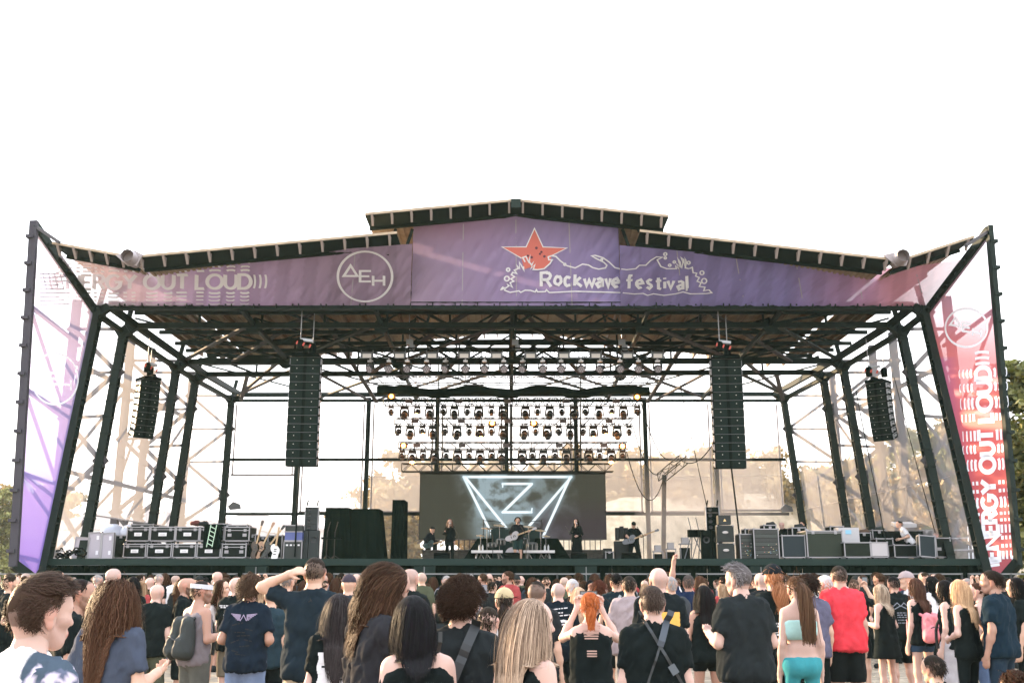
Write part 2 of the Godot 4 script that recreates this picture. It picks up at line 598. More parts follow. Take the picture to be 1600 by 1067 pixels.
	for u in runs:
		var a := at(u[0].x, u[0].y, FRONT_Z)
		var b := at(u[1].x, u[1].y, FRONT_Z)
		s = Shape.new()
		var back := Vector3(0, 0, ROOF_Z - FRONT_Z - (2.0 if u[0].y < 340 else 0.0))
		var th := Vector3(0, .05, 0)
		var n := maxi(4, int(a.distance_to(b) / .19))
		for k in n:      # folded sheet
			var p := a.lerp(b, float(k) / n)
			var q := a.lerp(b, (k + .5) / n)
			var w := a.lerp(b, (k + 1.0) / n)
			s.quad(p + back, q + back, q, p)
			s.quad(q + back + th * .6, w + back + th * .6, w + th * .6, q + th * .6)
			s.quad(q + back, q + back + th * .6, q + th * .6, q)
			s.quad(w + back + th * .6, w + back, w, w + th * .6)
		s.quad(a + th * 1.6, b + th * 1.6, b + back + th * 1.6, a + back + th * 1.6)
		s.quad(a, b, b + th * 1.6, a + th * 1.6)
		put("roof_sheet", s, sheet, r)
		var m: int = u[2]
		for k in m + 1:
			s = Shape.new()
			var p := a.lerp(b, (k + .35) / (m + .7)) + Vector3(0, -.1, .02)
			s.beam(p + Vector3(0, 0, -3.3), p + back, .07, .2, Vector3.UP)
			put("purlin", s, mat("purlin", Color(.2, .12, .07), .7), r)
			s = Shape.new()
			s.prism(PackedVector2Array([Vector2(0, 0), Vector2(.3, 0), Vector2(.3, -.3)]), Transform3D(Basis(Vector3(0, 0, -1), Vector3(0, 1, 0), Vector3(1, 0, 0)), p + Vector3(.04, .1, .04)), .07)
			put("rib", s, mat("rib", Color(.3, .25, .23), .7), r)
		s = Shape.new()
		s.beam(a + Vector3(0, -.06, -1.12), b + Vector3(0, -.06, -1.12), .1, .1)
		s.quad(a + Vector3(0, -.02, -1.3), b + Vector3(0, -.02, -1.3), b + Vector3(0, -.02, 0), a + Vector3(0, -.02, 0))
		put("edge_beam", s, dark, r)
	for px in [205, 1405]:
		s = Shape.new()
		var p := at(px, 404, FRONT_Z)
		var pr := []
		for k in 9: pr.append(Vector2(sin(k * .4) * .16, cos(k * .4) * .16))
		s.lathe([Vector2(.2, -.3), Vector2(.24, .0), Vector2(.17, .5)], p + Vector3(0, -.02, .1), Vector3(0, 0, -1), 10)
		s.prism(PackedVector2Array([Vector2(-.5, .1), Vector2(.1, .25), Vector2(.35, .12), Vector2(.2, -.25), Vector2(-.1, -.25)]), Transform3D(Basis(), p + Vector3(0, 0, .05)), .05)
		put("valley_gutter", s, mat("gutter", Color(.3, .26, .26), .6), r)
	# gable between the main roof and the raised middle: struts only
	for px in [606, 632, 985, 1010]:
		s = Shape.new()
		var p := at(px, 372, -31)
		for z in [-31.0, -34.7, -40.0]:
			s.beam(Vector3(p.x, roof_y(p.x), z), Vector3(p.x + (.25 if px < 800 else -.25), 12.9, z), .09)
		put("clerestory_post", s, dark, r)
	s = Shape.new()
	s.box(at(806, 318, FRONT_Z) + Vector3(0, -.02, .04), Vector3(.3, .3, .1))
	put("ridge_cap", s, dark, r)

func build_deck() -> void:
	var t := thing("stage_deck", "black stage deck with a draped black skirt along its front edge", "stage")
	var s := Shape.new()
	s.box(Vector3(.1, DECK - .06, -39.8), Vector3(29.4, .12, 16.9))
	put("deck_top", s, textured("deck", noise_tex(256, .03, Color(.02, .025, .022), Color(.05, .055, .05), 9), .4, .7), t)
	s = Shape.new()
	s.box(Vector3(.1, DECK - .1, -31.3), Vector3(29.5, .2, .08))
	put("deck_edge", s, mat("deck_edge", Color(.018, .03, .026), .7, 0.0, {"metallic_specular": .2}), t)
	for i in 10:
		s = Shape.new()
		var n := 24
		var x0 := -14.5 + i * 2.93
		for k in n:
			var xa := x0 + 2.93 * k / n
			var xb := x0 + 2.93 * (k + 1) / n
			var za := -31.42 + .02 * sin(k * 1.3 + i) + .012 * sin(k * 3.1)
			var zb := -31.42 + .02 * sin((k + 1) * 1.3 + i) + .012 * sin((k + 1) * 3.1)
			s.quad(Vector3(xa, 0.02, za), Vector3(xb, 0.02, zb), Vector3(xb, DECK - .2, zb), Vector3(xa, DECK - .2, za))
		put("skirt", s, mat("skirt_cloth", Color(.003, .0055, .0045), .95, 0.0, {"metallic_specular": .05}), t)

func build_nets() -> void:
	var net := mat("white_net", Color(.62, .59, .6, ), .9, 0.0)
	net.transparency = BaseMaterial3D.TRANSPARENCY_ALPHA
	net.albedo_color.a = .32
	net.backlight_enabled = true
	net.backlight = Color(.8, .78, .78)
	var hem := mat("net_hem", Color(.45, .42, .42), .8)
	for side in 2:
		var ls: Array = [legs_l, legs_r][side]
		var sg := -1.0 if side == 0 else 1.0
		for i in 4:
			var a: Vector3 = ls[i][0] + Vector3(sg * .24, -.05, 0)
			var b: Vector3 = ls[i][1] + Vector3(sg * .24, 0, 0)
			var c: Vector3 = ls[i + 1][0] + Vector3(sg * .24, -.05, 0)
			var d: Vector3 = ls[i + 1][1] + Vector3(sg * .24, 0, 0)
			if i == 0: b = a.lerp(b, (a.y - 2.35) / (a.y - b.y))
			var lift := 0.0
			if side == 0 and i in [1, 2]: lift = .2
			b = b.lerp(a, lift); d = d.lerp(c, lift)
			var s := Shape.new()
			var n := 10
			for k in n:
				for j in 6:
					var q := []
					for e in [[k, j], [k + 1, j], [k + 1, j + 1], [k, j + 1]]:
						var u: float = float(e[0]) / n
						var v: float = float(e[1]) / 6
						var p := a.lerp(c, u).lerp(b.lerp(d, u), v)
						p.x += sg * .05 * sin(u * PI * (3 if i != 1 else 5)) * sin(v * PI)
						q.append(p)
					if side == 0: s.quad(q[3], q[2], q[1], q[0])
					else: s.quad(q[0], q[1], q[2], q[3])
			var t := thing("side_net", "white see-through net along the %s side of the stage, %s bay from the front" % ["left" if side == 0 else "right", ["first", "second", "third", "last"][i]], "net", Vector3.ZERO, 0.0, "white side nets")
			put("netting", s, net, t)
			s = Shape.new()
			s.tube([b, d], .03, 5)
			put("hem", s, hem, t)
			for v in [.33, .66]:
				s = Shape.new()
				s.tube([a.lerp(b, v), c.lerp(d, v)], .008, 4)
				put("seam", s, hem, t)
	# back wall
	var steel := mat("black_steel", Color.BLACK)
	var w := thing("back_wall", "black posts and rails of the open back wall behind the stage", "frame")
	var xs := []
	for k in 9: xs.append(lerpf(-13.73, 13.2, k / 8.0))
	for k in range(1, 8):
		var s := Shape.new()
		s.beam(Vector3(xs[k], 10.35, -48), Vector3(xs[k], DECK, -47.9), .2)
		put("post", s, steel, w)
	for k in 8:
		for y in [at(0, 626, -48).y, at(0, 718, -48).y, at(0, 803, -48).y]:
			var s := Shape.new()
			s.beam(Vector3(xs[k], y, -48.02), Vector3(xs[k + 1], y, -48.02), .13)
			put("rail", s, steel, w)
	var words := ["first", "second", "third", "fourth", "fifth", "sixth", "seventh", "eighth"]
	for k in 8:
		var s := Shape.new()
		var x0: float = xs[k] + .16
		var x1: float = xs[k + 1] - .16
		var y1 := at(0, 632, -48.15).y
		var y0 := at(0, 742 if k == 0 else 800, -48.15).y
		if k == 7: y0 = at(0, 797, -48).y
		for i in 8:
			for j in 8:
				var q := []
				for e in [[i, j], [i + 1, j], [i + 1, j + 1], [i, j + 1]]:
					var u: float = e[0] / 8.0
					var v: float = e[1] / 8.0
					q.append(Vector3(lerpf(x0, x1, u), lerpf(y0, y1, v), -48.15 + .05 * sin(u * 9 + k) * sin(v * PI) * (1.0 - v)))
				s.quad(q[0], q[1], q[2], q[3])
		var t := thing("back_net", "white see-through net in the back wall of the stage, %s bay from the left" % words[k], "net", Vector3.ZERO, 0.0, "white back nets")
		put("netting", s, net, t)
		s = Shape.new()
		s.tube([Vector3(x0, y0, -48.15), Vector3(x1, y0, -48.15)], .05, 6)
		put("hem", s, mat("hem_dark", Color(.2, .17, .16), .8), t)
		for v in [.32, .68]:
			s = Shape.new()
			s.tube([Vector3(x0, lerpf(y0, y1, v), -48.1), Vector3(x1, lerpf(y0, y1, v), -48.1)], .008, 4)
			put("seam", s, hem, t)
		for e in [x0 + .08, x1 - .08]:
			s = Shape.new()
			s.beam(Vector3(e, y0, -48.13), Vector3(e, y1, -48.13), .07, .01)
			put("edge_band", s, hem, t)

func cloth_grid(sh: Sheet, top: Array, bottom: Array, shade: Callable, cols: int) -> Shape:      # a printed cloth between two edges given in pixels, both from left to right
	var s := Shape.new()
	var pick := func(line: Array, u: float) -> Vector2:
		var x: float = lerpf(line[0].x, line[-1].x, u)
		for i in line.size() - 1:
			if x <= line[i + 1].x + .001: return line[i].lerp(line[i + 1], clampf((x - line[i].x) / maxf(line[i + 1].x - line[i].x, .001), 0, 1))
		return line[-1]
	var fn := FastNoiseLite.new()
	fn.seed = 12; fn.frequency = .035
	var rows := 24
	var base := s.v.size()
	for j in rows + 1:
		for i in cols + 1:
			var u := float(i) / cols
			var v := float(j) / rows
			var a: Vector2 = pick.call(top, u)
			var b: Vector2 = pick.call(bottom, u)
			var p := a.lerp(b, v)
			var wv := fn.get_noise_2d(p.x * 1.6 + p.y * .9, p.y * .6) * .06 + fn.get_noise_2d(p.x * 4 - p.y * 5.0, p.y * 3 + p.x + 90) * .022
			s.v.append(sh.hit(p.x, p.y, minf(wv, .008)))
			s.n.append(sh.n)
			s.c.append(shade.call(p.x, p.y))
	for j in rows:
		for i in cols:
			var p := base + j * (cols + 1) + i
			s.ix.append_array([p, p + 1, p + cols + 1, p + 1, p + cols + 2, p + cols + 1])
	var acc := PackedVector3Array()
	acc.resize(s.v.size())
	for i in range(0, s.ix.size(), 3):
		var m := (s.v[s.ix[i + 2]] - s.v[s.ix[i]]).cross(s.v[s.ix[i + 1]] - s.v[s.ix[i]])
		for k in 3: acc[s.ix[i + k]] += m
	for i in acc.size(): s.n[i] = acc[i].normalized()
	return s

func ramp(stops: Array, x: float) -> Color:
	if x <= stops[0][0]: return stops[0][1]
	for i in stops.size() - 1:
		if x <= stops[i + 1][0]: return stops[i][1].lerp(stops[i + 1][1], (x - stops[i][0]) / (stops[i + 1][0] - stops[i][0]))
	return stops[-1][1]

func build_banners() -> void:
	var vinyl := mat("printed_vinyl", Color.WHITE, .65, 0.0, {"vertex_color_use_as_albedo": true, "backlight_enabled": true, "backlight": Color(.5, .5, .5)})
	vinyl.transparency = BaseMaterial3D.TRANSPARENCY_ALPHA
	vinyl.albedo_color.a = .95
	var mesh_print := mat("printed_mesh", Color.WHITE, .65, 0.0, {"vertex_color_use_as_albedo": true, "backlight_enabled": true, "backlight": Color(.7, .7, .7)})
	mesh_print.transparency = BaseMaterial3D.TRANSPARENCY_ALPHA
	mesh_print.albedo_color.a = .92
	var white := mat("white_print", Color(.86, .87, .92), .6, 0.0, {"backlight_enabled": true, "backlight": Color(.3, .3, .3)})
	var sh := Sheet.new()
	sh.host = self
	sh.p = Vector3(0, at(800, 478, -32.98).y, -32.98)
	var up := (Vector3(0, at(800, 400, -31.0).y, -31.0) - sh.p).normalized()
	sh.n = Vector3(0, -up.z, up.y)
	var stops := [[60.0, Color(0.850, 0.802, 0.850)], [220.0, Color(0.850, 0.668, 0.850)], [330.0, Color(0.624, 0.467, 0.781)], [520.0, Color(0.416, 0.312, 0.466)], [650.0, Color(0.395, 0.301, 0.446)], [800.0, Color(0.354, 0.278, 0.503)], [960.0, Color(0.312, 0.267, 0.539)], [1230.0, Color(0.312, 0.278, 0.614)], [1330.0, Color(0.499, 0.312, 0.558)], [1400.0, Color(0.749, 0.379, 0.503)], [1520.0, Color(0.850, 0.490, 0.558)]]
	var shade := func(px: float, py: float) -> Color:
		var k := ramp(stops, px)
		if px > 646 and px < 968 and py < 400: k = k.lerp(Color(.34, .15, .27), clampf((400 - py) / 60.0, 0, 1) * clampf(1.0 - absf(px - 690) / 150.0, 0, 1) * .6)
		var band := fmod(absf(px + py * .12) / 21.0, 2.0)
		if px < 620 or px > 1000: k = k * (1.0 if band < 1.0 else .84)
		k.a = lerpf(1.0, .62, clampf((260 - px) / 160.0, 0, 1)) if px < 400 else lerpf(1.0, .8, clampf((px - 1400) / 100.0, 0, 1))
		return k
	var b := thing("left_banner", "lilac banner with white slogan and circled letters over the stage front", "banner")
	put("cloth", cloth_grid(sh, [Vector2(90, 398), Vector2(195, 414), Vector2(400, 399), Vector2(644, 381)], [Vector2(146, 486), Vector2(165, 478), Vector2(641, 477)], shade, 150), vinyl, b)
	var s := Shape.new()
	var echo := Shape.new()
	slogan(sh, s, echo, Vector2(76, 452), Vector2(22.3, -.1), Vector2(.5, -21.5), .13)
	put("slogan", s, white, b)
	put("slogan_echo", echo, white, b).set_meta("kind", "stuff")
	var logo := func(to: Sheet, cx: float, cy: float, rx: float, ry: float, tilt: float, w: float, parent: Node) -> void:
		var g := Shape.new()
		to.stroke(g, arc(cx, cy, rx, ry, 0, 360, 48), w)
		for e in [["^", -.78, -.02, .5, .42], ["E", -.18, .2, .4, .42], ["H", .3, .37, .4, .4]]:
			var du := Vector2(cos(tilt), sin(tilt)) * rx * (e[3] as float)
			write(to, g, e[0], Vector2(cx + rx * e[1], cy + ry * e[2] + rx * e[1] * sin(tilt)), du, Vector2(0, -ry * e[4]), w * 1.05)
		put("circle_logo", g, white, parent)
	logo.call(sh, 570, 432, 42.5, 39, 0.0, .085, b)
	var seam := func(pts: Array, parent: Node, sheet: Sheet) -> void:
		var g := Shape.new()
		sheet.stroke(g, pts, .03, .004)
		put("seam", g, mat("seam", Color(.45, .42, .48), .7), parent)
	seam.call([Vector2(555, 389), Vector2(548, 477)], b, sh)
	up = (Vector3(0, at(800, 345, -31.0).y, -31.0) - sh.p).normalized()
	sh.n = Vector3(0, -up.z, up.y)
	b = thing("middle_banner", "purple middle banner with a red star and half of a white wave drawing", "banner")
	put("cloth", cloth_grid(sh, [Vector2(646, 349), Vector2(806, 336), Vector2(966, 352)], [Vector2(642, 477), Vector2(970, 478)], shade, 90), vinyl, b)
	for q in [[[Vector2(724, 343), Vector2(722, 477)]], [[Vector2(806, 337), Vector2(807, 477)]], [[Vector2(889, 345), Vector2(894, 477)]]]: seam.call(q[0], b, sh)
	var lift := func(line: String) -> Array:      # crop pixels to photograph pixels
		var o := []
		for p in line.split(" "):
			var k := p.split(",")
			o.append(Vector2(760 + float(k[0]) / 4.324, 340 + float(k[1]) / 4.324))
		return o
	# the star
	s = Shape.new()
	var star: Array = lift.call("325,72 383,198 545,205 440,262 432,312 390,345 330,352 300,335 255,350 238,275 105,198 268,198")
	var poly := PackedVector2Array(star)
	var f := Geometry2D.triangulate_polygon(poly)
	for i in range(0, f.size(), 3):
		var p := [sh.hit(poly[f[i]].x, poly[f[i]].y, .009), sh.hit(poly[f[i + 1]].x, poly[f[i + 1]].y, .009), sh.hit(poly[f[i + 2]].x, poly[f[i + 2]].y, .009)]
		if (p[1] - p[0]).cross(p[2] - p[0]).dot(sh.n) < 0: s.tri(p[0], p[2], p[1])
		else: s.tri(p[0], p[1], p[2])
	put("red_star", s, mat("star_red", Color(.72, .2, .17), .6), b)
	s = Shape.new()
	sh.stroke(s, lift.call("432,262 545,205 383,198 325,72 268,198 105,198 238,275"), .038, .014)
	put("star_outline", s, white, b)
	s = Shape.new()
	for d in [[338, 205, 9], [372, 232, 6], [362, 245, 5], [392, 262, 8], [306, 268, 8], [280, 258, 6]]:
		var c := Vector2(760 + d[0] / 4.324, 340 + d[1] / 4.324)
		sh.stroke(s, arc(c.x, c.y, d[2] / 9.0, d[2] / 9.0, 0, 360, 8), .05, .015)
	put("star_speck", s, mat("speck", Color(.16, .07, .1), .7), b).set_meta("kind", "stuff")
	var waves := ["95,490 130,473 122,490 160,505 220,495 232,505 262,490 300,492 330,502 338,487 346,502 398,500 406,487 425,506 600,498 800,503 920,507",
		"95,490 110,470 128,478 150,462 142,450 175,470 160,440 185,430 165,415 190,400 168,385 178,370 205,378 188,355 215,345 205,320 225,345 222,300 240,330 255,360 250,330",
		"262,300 245,270 268,262 285,300 296,255 290,300 305,320 318,300 300,345 328,318 316,350 345,352 390,345 430,310 445,285 422,285 418,265 440,258 470,262 500,292 525,310 545,325 600,340 650,314 690,320 720,338 760,348 805,340 815,322 795,302 770,290 740,275 712,258 735,255 760,262 790,272 830,300 870,338 905,347"]
	s = Shape.new()
	for w in waves: sh.stroke(s, lift.call(w), .048, .016)
	for c in [[147, 352, 11], [138, 412, 16], [530, 316, 7], [780, 285, 6]]: sh.stroke(s, arc(760 + c[0] / 4.324, 340 + c[1] / 4.324, c[2] / 4.324, c[2] / 4.324, 0, 360, 12), .05, .016)
	put("wave_drawing", s, white, b)
	var script := func(letters: Array, parent: Node) -> void:
		var g := Shape.new()
		for e in letters:
			var x0: float = 760 + e[1] / 4.324
			var x1: float = 760 + e[2] / 4.324
			var y0: float = 340 + e[3] / 4.324
			var y1: float = 340 + e[4] / 4.324
			for line in strokes(e[0]):
				var o := []
				for i in line.size():
					var jag := Vector2(sin(i * 5.1 + x0), cos(i * 3.7 + x0)) * .5
					o.append(Vector2(x0 + 1.5, y0) + Vector2((x1 - x0 - 3) * line[i].x, -(y0 - y1) * line[i].y) + jag)
				sh.stroke(g, o, .105, .018)
			
		put("lettering", g, white, parent)
	script.call([["R", 362, 442, 465, 372], ["o", 455, 512, 452, 398], ["c", 522, 580, 460, 402], ["k", 592, 650, 460, 400], ["w", 655, 738, 462, 410], ["a", 740, 796, 466, 410], ["v", 798, 846, 466, 412], ["e", 848, 905, 468, 412]], b)
	up = (Vector3(0, at(800, 400, -31.0).y, -31.0) - sh.p).normalized()
	sh.n = Vector3(0, -up.z, up.y)
	b = thing("right_banner", "purple to pink banner with the right half of a white wave drawing", "banner")
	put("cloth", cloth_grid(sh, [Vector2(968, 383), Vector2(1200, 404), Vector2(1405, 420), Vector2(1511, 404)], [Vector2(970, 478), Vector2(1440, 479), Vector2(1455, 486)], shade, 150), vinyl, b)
	for q in [[Vector2(1058, 392), Vector2(1068, 477)], [Vector2(1150, 400), Vector2(1164, 477)], [Vector2(1244, 407), Vector2(1256, 477)], [Vector2(1338, 415), Vector2(1350, 477)], [Vector2(1430, 418), Vector2(1442, 460)]]: seam.call(q, b, sh)
	s = Shape.new()
	for w in ["922,508 1000,516 1060,512 1090,525 1130,515 1200,525 1280,515 1330,502 1380,515 1490,513 1525,508 1505,488 1470,494 1478,470 1440,465 1452,440 1425,430 1440,405 1415,395 1422,375 1398,372 1392,335 1372,345",
		"912,347 950,352 1010,345 1035,322 1078,322 1110,290 1150,265 1190,268 1155,285 1180,330 1220,345 1285,345 1280,325 1300,345 1285,310 1312,335 1300,290 1292,270 1310,300 1322,340 1330,300 1315,268 1335,285 1342,330 1350,290 1340,270 1352,300 1345,340 1370,345"]: sh.stroke(s, lift.call(w), .048, .016)
	for c in [[1210, 247, 10], [1210, 273, 7], [1240, 322, 8], [1271, 300, 8], [1368, 305, 10], [1458, 373, 13], [1473, 428, 17]]: sh.stroke(s, arc(760 + c[0] / 4.324, 340 + c[1] / 4.324, c[2] / 4.324, c[2] / 4.324, 0, 360, 12), .05, .016)
	put("wave_drawing", s, white, b)
	script.call([["f", 940, 998, 474, 412], ["e", 1010, 1066, 475, 420], ["s", 1076, 1128, 478, 418], ["t", 1140, 1192, 480, 424], ["i", 1195, 1222, 480, 425], ["v", 1222, 1276, 480, 425], ["a", 1288, 1340, 484, 428], ["l", 1343, 1370, 484, 416]], b)
	# the printed wings at both sides
	for side in 2:
		var w := Sheet.new()
		w.host = self
		w.p = at(52, 350, -30) if side == 0 else at(1547, 358, -30)
		var e1 := (at(20, 885, -30) if side == 0 else at(1592, 882, -30)) - w.p
		var e2: Vector3 = ([legs_l, legs_r][side] as Array)[0][0] - w.p
		w.n = e1.cross(e2).normalized()
		if w.n.z < 0: w.n = -w.n
		var st: Array
		if side == 0: st = [[360.0, Color(.62, .55, .68)], [560.0, Color(.5, .42, .66)], [760.0, Color(.33, .25, .6)], [900.0, Color(.22, .15, .5)]]
		else: st = [[360.0, Color(.5, .42, .5)], [470.0, Color(.55, .28, .36)], [540.0, Color(.66, .18, .19)], [700.0, Color(.7, .11, .11)], [860.0, Color(.52, .1, .12)], [910.0, Color(.42, .1, .14)]]
		var tone := func(px: float, py: float) -> Color:
			var k := ramp(st, py)
			k.a = clampf(lerpf(.5, 1.0, (py - 360) / (420.0 if side == 0 else 200.0)), .5, 1.0 if side == 0 else 1.25)
			if side == 1: k = k.lerp(Color(.3, .12, .38), clampf((absf(px - 1500) < 60) as int * (1500 + (py - 560) * .12 - px) / 60.0, 0, .5) if py > 560 else 0.0)
			return k
		b = thing("side_banner", "pale violet printed mesh on the flared left wing of the stage" if side == 0 else "red printed mesh with upright white slogan on the flared right wing", "banner")
		# rows across: built as a cloth whose «top» is its outer edge
		var outer := [Vector2(54, 362), Vector2(27, 878), Vector2(40, 897)] if side == 0 else [Vector2(1545, 370), Vector2(1585, 878), Vector2(1572, 897)]
		var inner := [Vector2(58, 366), Vector2(145, 492), Vector2(66, 880), Vector2(58, 900)] if side == 0 else [Vector2(1541, 374), Vector2(1451, 492), Vector2(1537, 882), Vector2(1546, 902)]
		s = Shape.new()
		var ycut := func(line: Array, y: float) -> Vector2:
			for i in line.size() - 1:
				if y <= line[i + 1].y: return line[i].lerp(line[i + 1], clampf((y - line[i].y) / (line[i + 1].y - line[i].y), 0, 1))
			return line[-1]
		var rows := 90
		var last := []
		for j in rows + 1:
			var y := lerpf(366, 900, float(j) / rows)
			var a: Vector2 = ycut.call(outer, y)
			var c: Vector2 = ycut.call(inner, y)
			if side == 0 and y > 880: c.x = lerpf(66, 52, (y - 880) / 20.0)
			var now := []
			for i in 7:
				var p := a.lerp(c, i / 6.0)
				now.append([w.hit(p.x, p.y, .0), tone.call(p.x, p.y)])
			if last:
				for i in 6:
					var k := s.v.size()
					var q := [last[i], now[i], now[i + 1], last[i + 1]]
					for g in q:
						s.v.append(g[0]); s.n.append(w.n); s.c.append(g[1])
					if side == 0: s.ix.append_array([k, k + 2, k + 1, k, k + 3, k + 2])
					else: s.ix.append_array([k, k + 1, k + 2, k, k + 2, k + 3])
			last = now
		put("cloth", s, mesh_print, b)
		if side == 0:
			logo.call(w, 85, 592, 36, 40, .12, .07, b)
			var g := Shape.new()
			for j in 9: w.stroke(g, [Vector2(60, 428 + j * 6), Vector2(92 + (j % 3) * 8, 427 + j * 6)], .05)
			for j in 4: w.stroke(g, [Vector2(66 + j * 9, 428), Vector2(72 + j * 9, 452)], .06)
			put("slogan_echo", g, mat("faint_print", Color(.7, .66, .75), .6), b)
			w.stroke(g, [Vector2(55, 368), Vector2(30, 876)], .03)
		else:
			logo.call(w, 1511, 512, 33, 30, .16, .075, b)
			var g := Shape.new()
			var e := Shape.new()
			slogan(w, g, e, Vector2(1563, 884), Vector2(-1.1, -22.0), Vector2(-22.5, 1.2), .155)
			put("slogan", g, white, b)
			put("slogan_echo", e, white, b).set_meta("kind", "stuff")
			g = Shape.new()
			w.stroke(g, [Vector2(1583, 868), Vector2(1583, 880), Vector2(1566, 898)], .05)
			put("edge_tape", g, white, b)

# ---------------------------------------------------------------- gear on and over the stage
func deck_x(px: float, z: float) -> float: return at(px, 860, z).x
func top_y(py: float, z: float) -> float: return at(800, py, z).y

func case_shape(t: Node3D, w: float, h: float, d: float, o := {}) -> void:
	var body: Material = o.get("mat", mat("case_black", Color(0.0072, 0.0096, 0.0084), .5, 0.0, {"metallic_specular": .2}))
	var alu := mat("aluminium", Color(.27, .26, .27), .45, .5)
	var s := Shape.new()
	s.box(Vector3(0, h * .5 + .02, -d * .5), Vector3(w - .02, h - .04, d - .02))
	put("case_body", s, body, t)
	s = Shape.new()
	var e := .034
	for x in [-1.0, 1.0]:
		for z in [0.0, -d]: s.box(Vector3(x * (w - e) * .5, h * .5, z + (-e * .5 if z == 0.0 else e * .5)), Vector3(e, h - .02, e))
		for y in [.02, h]: s.box(Vector3(x * (w - e) * .5, y - e * .4, -d * .5), Vector3(e, e, d - e * 2))
	for y in [.02, h]:
		for z in [0.0, -d]: s.box(Vector3(0, y - e * .4, z + (-e * .5 if z == 0.0 else e * .5)), Vector3(w - e * 2, e, e))
	if o.get("lid", 0.0) > 0.0: s.box(Vector3(0, h * (1.0 - o.lid), -.006), Vector3(w - e * 2, .022, .03))
	put("edge_trim", s, alu, t)
	for x in [-1.0, 1.0]:
		for y in [.03, h - .01]:
			s = Shape.new()
			s.sphere(Vector3(x * (w * .5 - .015), y, -.02), Vector3.ONE * .035, 4, 6)
			put("corner", s, alu, t)
	for k in o.get("latches", 2):
		s = Shape.new()
		var x: float = (k - (o.get("latches", 2) - 1) * .5) * w * .62
		s.box(Vector3(x, h * (1.0 - maxf(o.get("lid", .0), .08)), .004), Vector3(.09, .085, .022))
		put("latch", s, alu, t)
	if o.get("plate", false):
		s = Shape.new()
		s.box(Vector3(0, h * .47, .001), Vector3(w * .32, h * .24, .012))
		put("label_plate", s, mat("label_plate", Color(.7, .68, .68), .5), t)
		s = Shape.new()
		for k in 2: s.box(Vector3(0, h * (.5 - .07 * k), .009), Vector3(w * .2, .012, .004))
		put("print_line", s, mat("print_grey", Color(.25, .25, .25), .6), t)
	if o.get("handles", 0):
		for k in [-1.0, 1.0]:
			s = Shape.new()
			s.box(Vector3(k * w * .3, h * .42, .002), Vector3(.13, .1, .014))
			s.box(Vector3(k * w * .3, h * .42, .014), Vector3(.09, .02, .014))
			put("handle", s, alu, t)
	for x in [-1.0, 1.0]:
		s = Shape.new()
		s.lathe([Vector2(0, -.02), Vector2(.045, -.02), Vector2(.045, .02), Vector2(0, .02)], Vector3(x * w * .4, -.035, -.08), Vector3.RIGHT, 10)
		put("caster", s, mat("rubber", Color(.01, .012, .011), .8), t)

func flight_case(x0: float, x1: float, ytop: float, z: float, base: float, label: String, o := {}, group := "flight cases on the stage") -> Node3D:
	var a := deck_x(x0, z)
	var b := deck_x(x1, z)
	var t := thing(o.get("name", "flight_case"), label, o.get("cat", "flight case"), Vector3((a + b) * .5, base + .08, z), o.get("turn", 0.0), group)
	case_shape(t, b - a, top_y(ytop, z) - base - .08, o.get("d", .7), o)
	return t

func truss(called: String, label: String, a: Vector3, b: Vector3, w: float, h: float, m: Material, group := "") -> Node3D:
	var t := thing(called, label, "truss", (a + b) * .5, 0.0, group)
	var d := (b - a)
	var x := d.normalized()
	var z := x.cross(Vector3.UP).normalized()
	var y := z.cross(x)
	var l := d.length()
	for k in [[-1, -1], [1, -1], [1, 1], [-1, 1]]:
		var s := Shape.new()
		var o: Vector3 = y * k[0] * h * .5 + z * k[1] * w * .5
		s.tube([-x * l * .5 + o, x * l * .5 + o], .022, 6)
		put("chord", s, m, t)
	var s := Shape.new()
	var n := int(l / (h * 1.05))
	for k in n:
		var p := -x * l * .5 + x * l * (float(k) / n)
		var q := -x * l * .5 + x * l * (float(k + 1) / n)
		var g := 1.0 if k % 2 == 0 else -1.0
		for f in [-1.0, 1.0]: s.tube([p - y * h * .5 * g + z * w * .5 * f, q + y * h * .5 * g + z * w * .5 * f], .013, 4)
		s.tube([p + y * h * .5 - z * w * .5 * g, q + y * h * .5 + z * w * .5 * g], .013, 4)
		if k % 6 == 0: s.tube([p - y * h * .5 + z * w * .5, p + y * h * .5 + z * w * .5], .02, 4)
	put("lacing", s, m, t).set_meta("kind", "stuff")
	return t

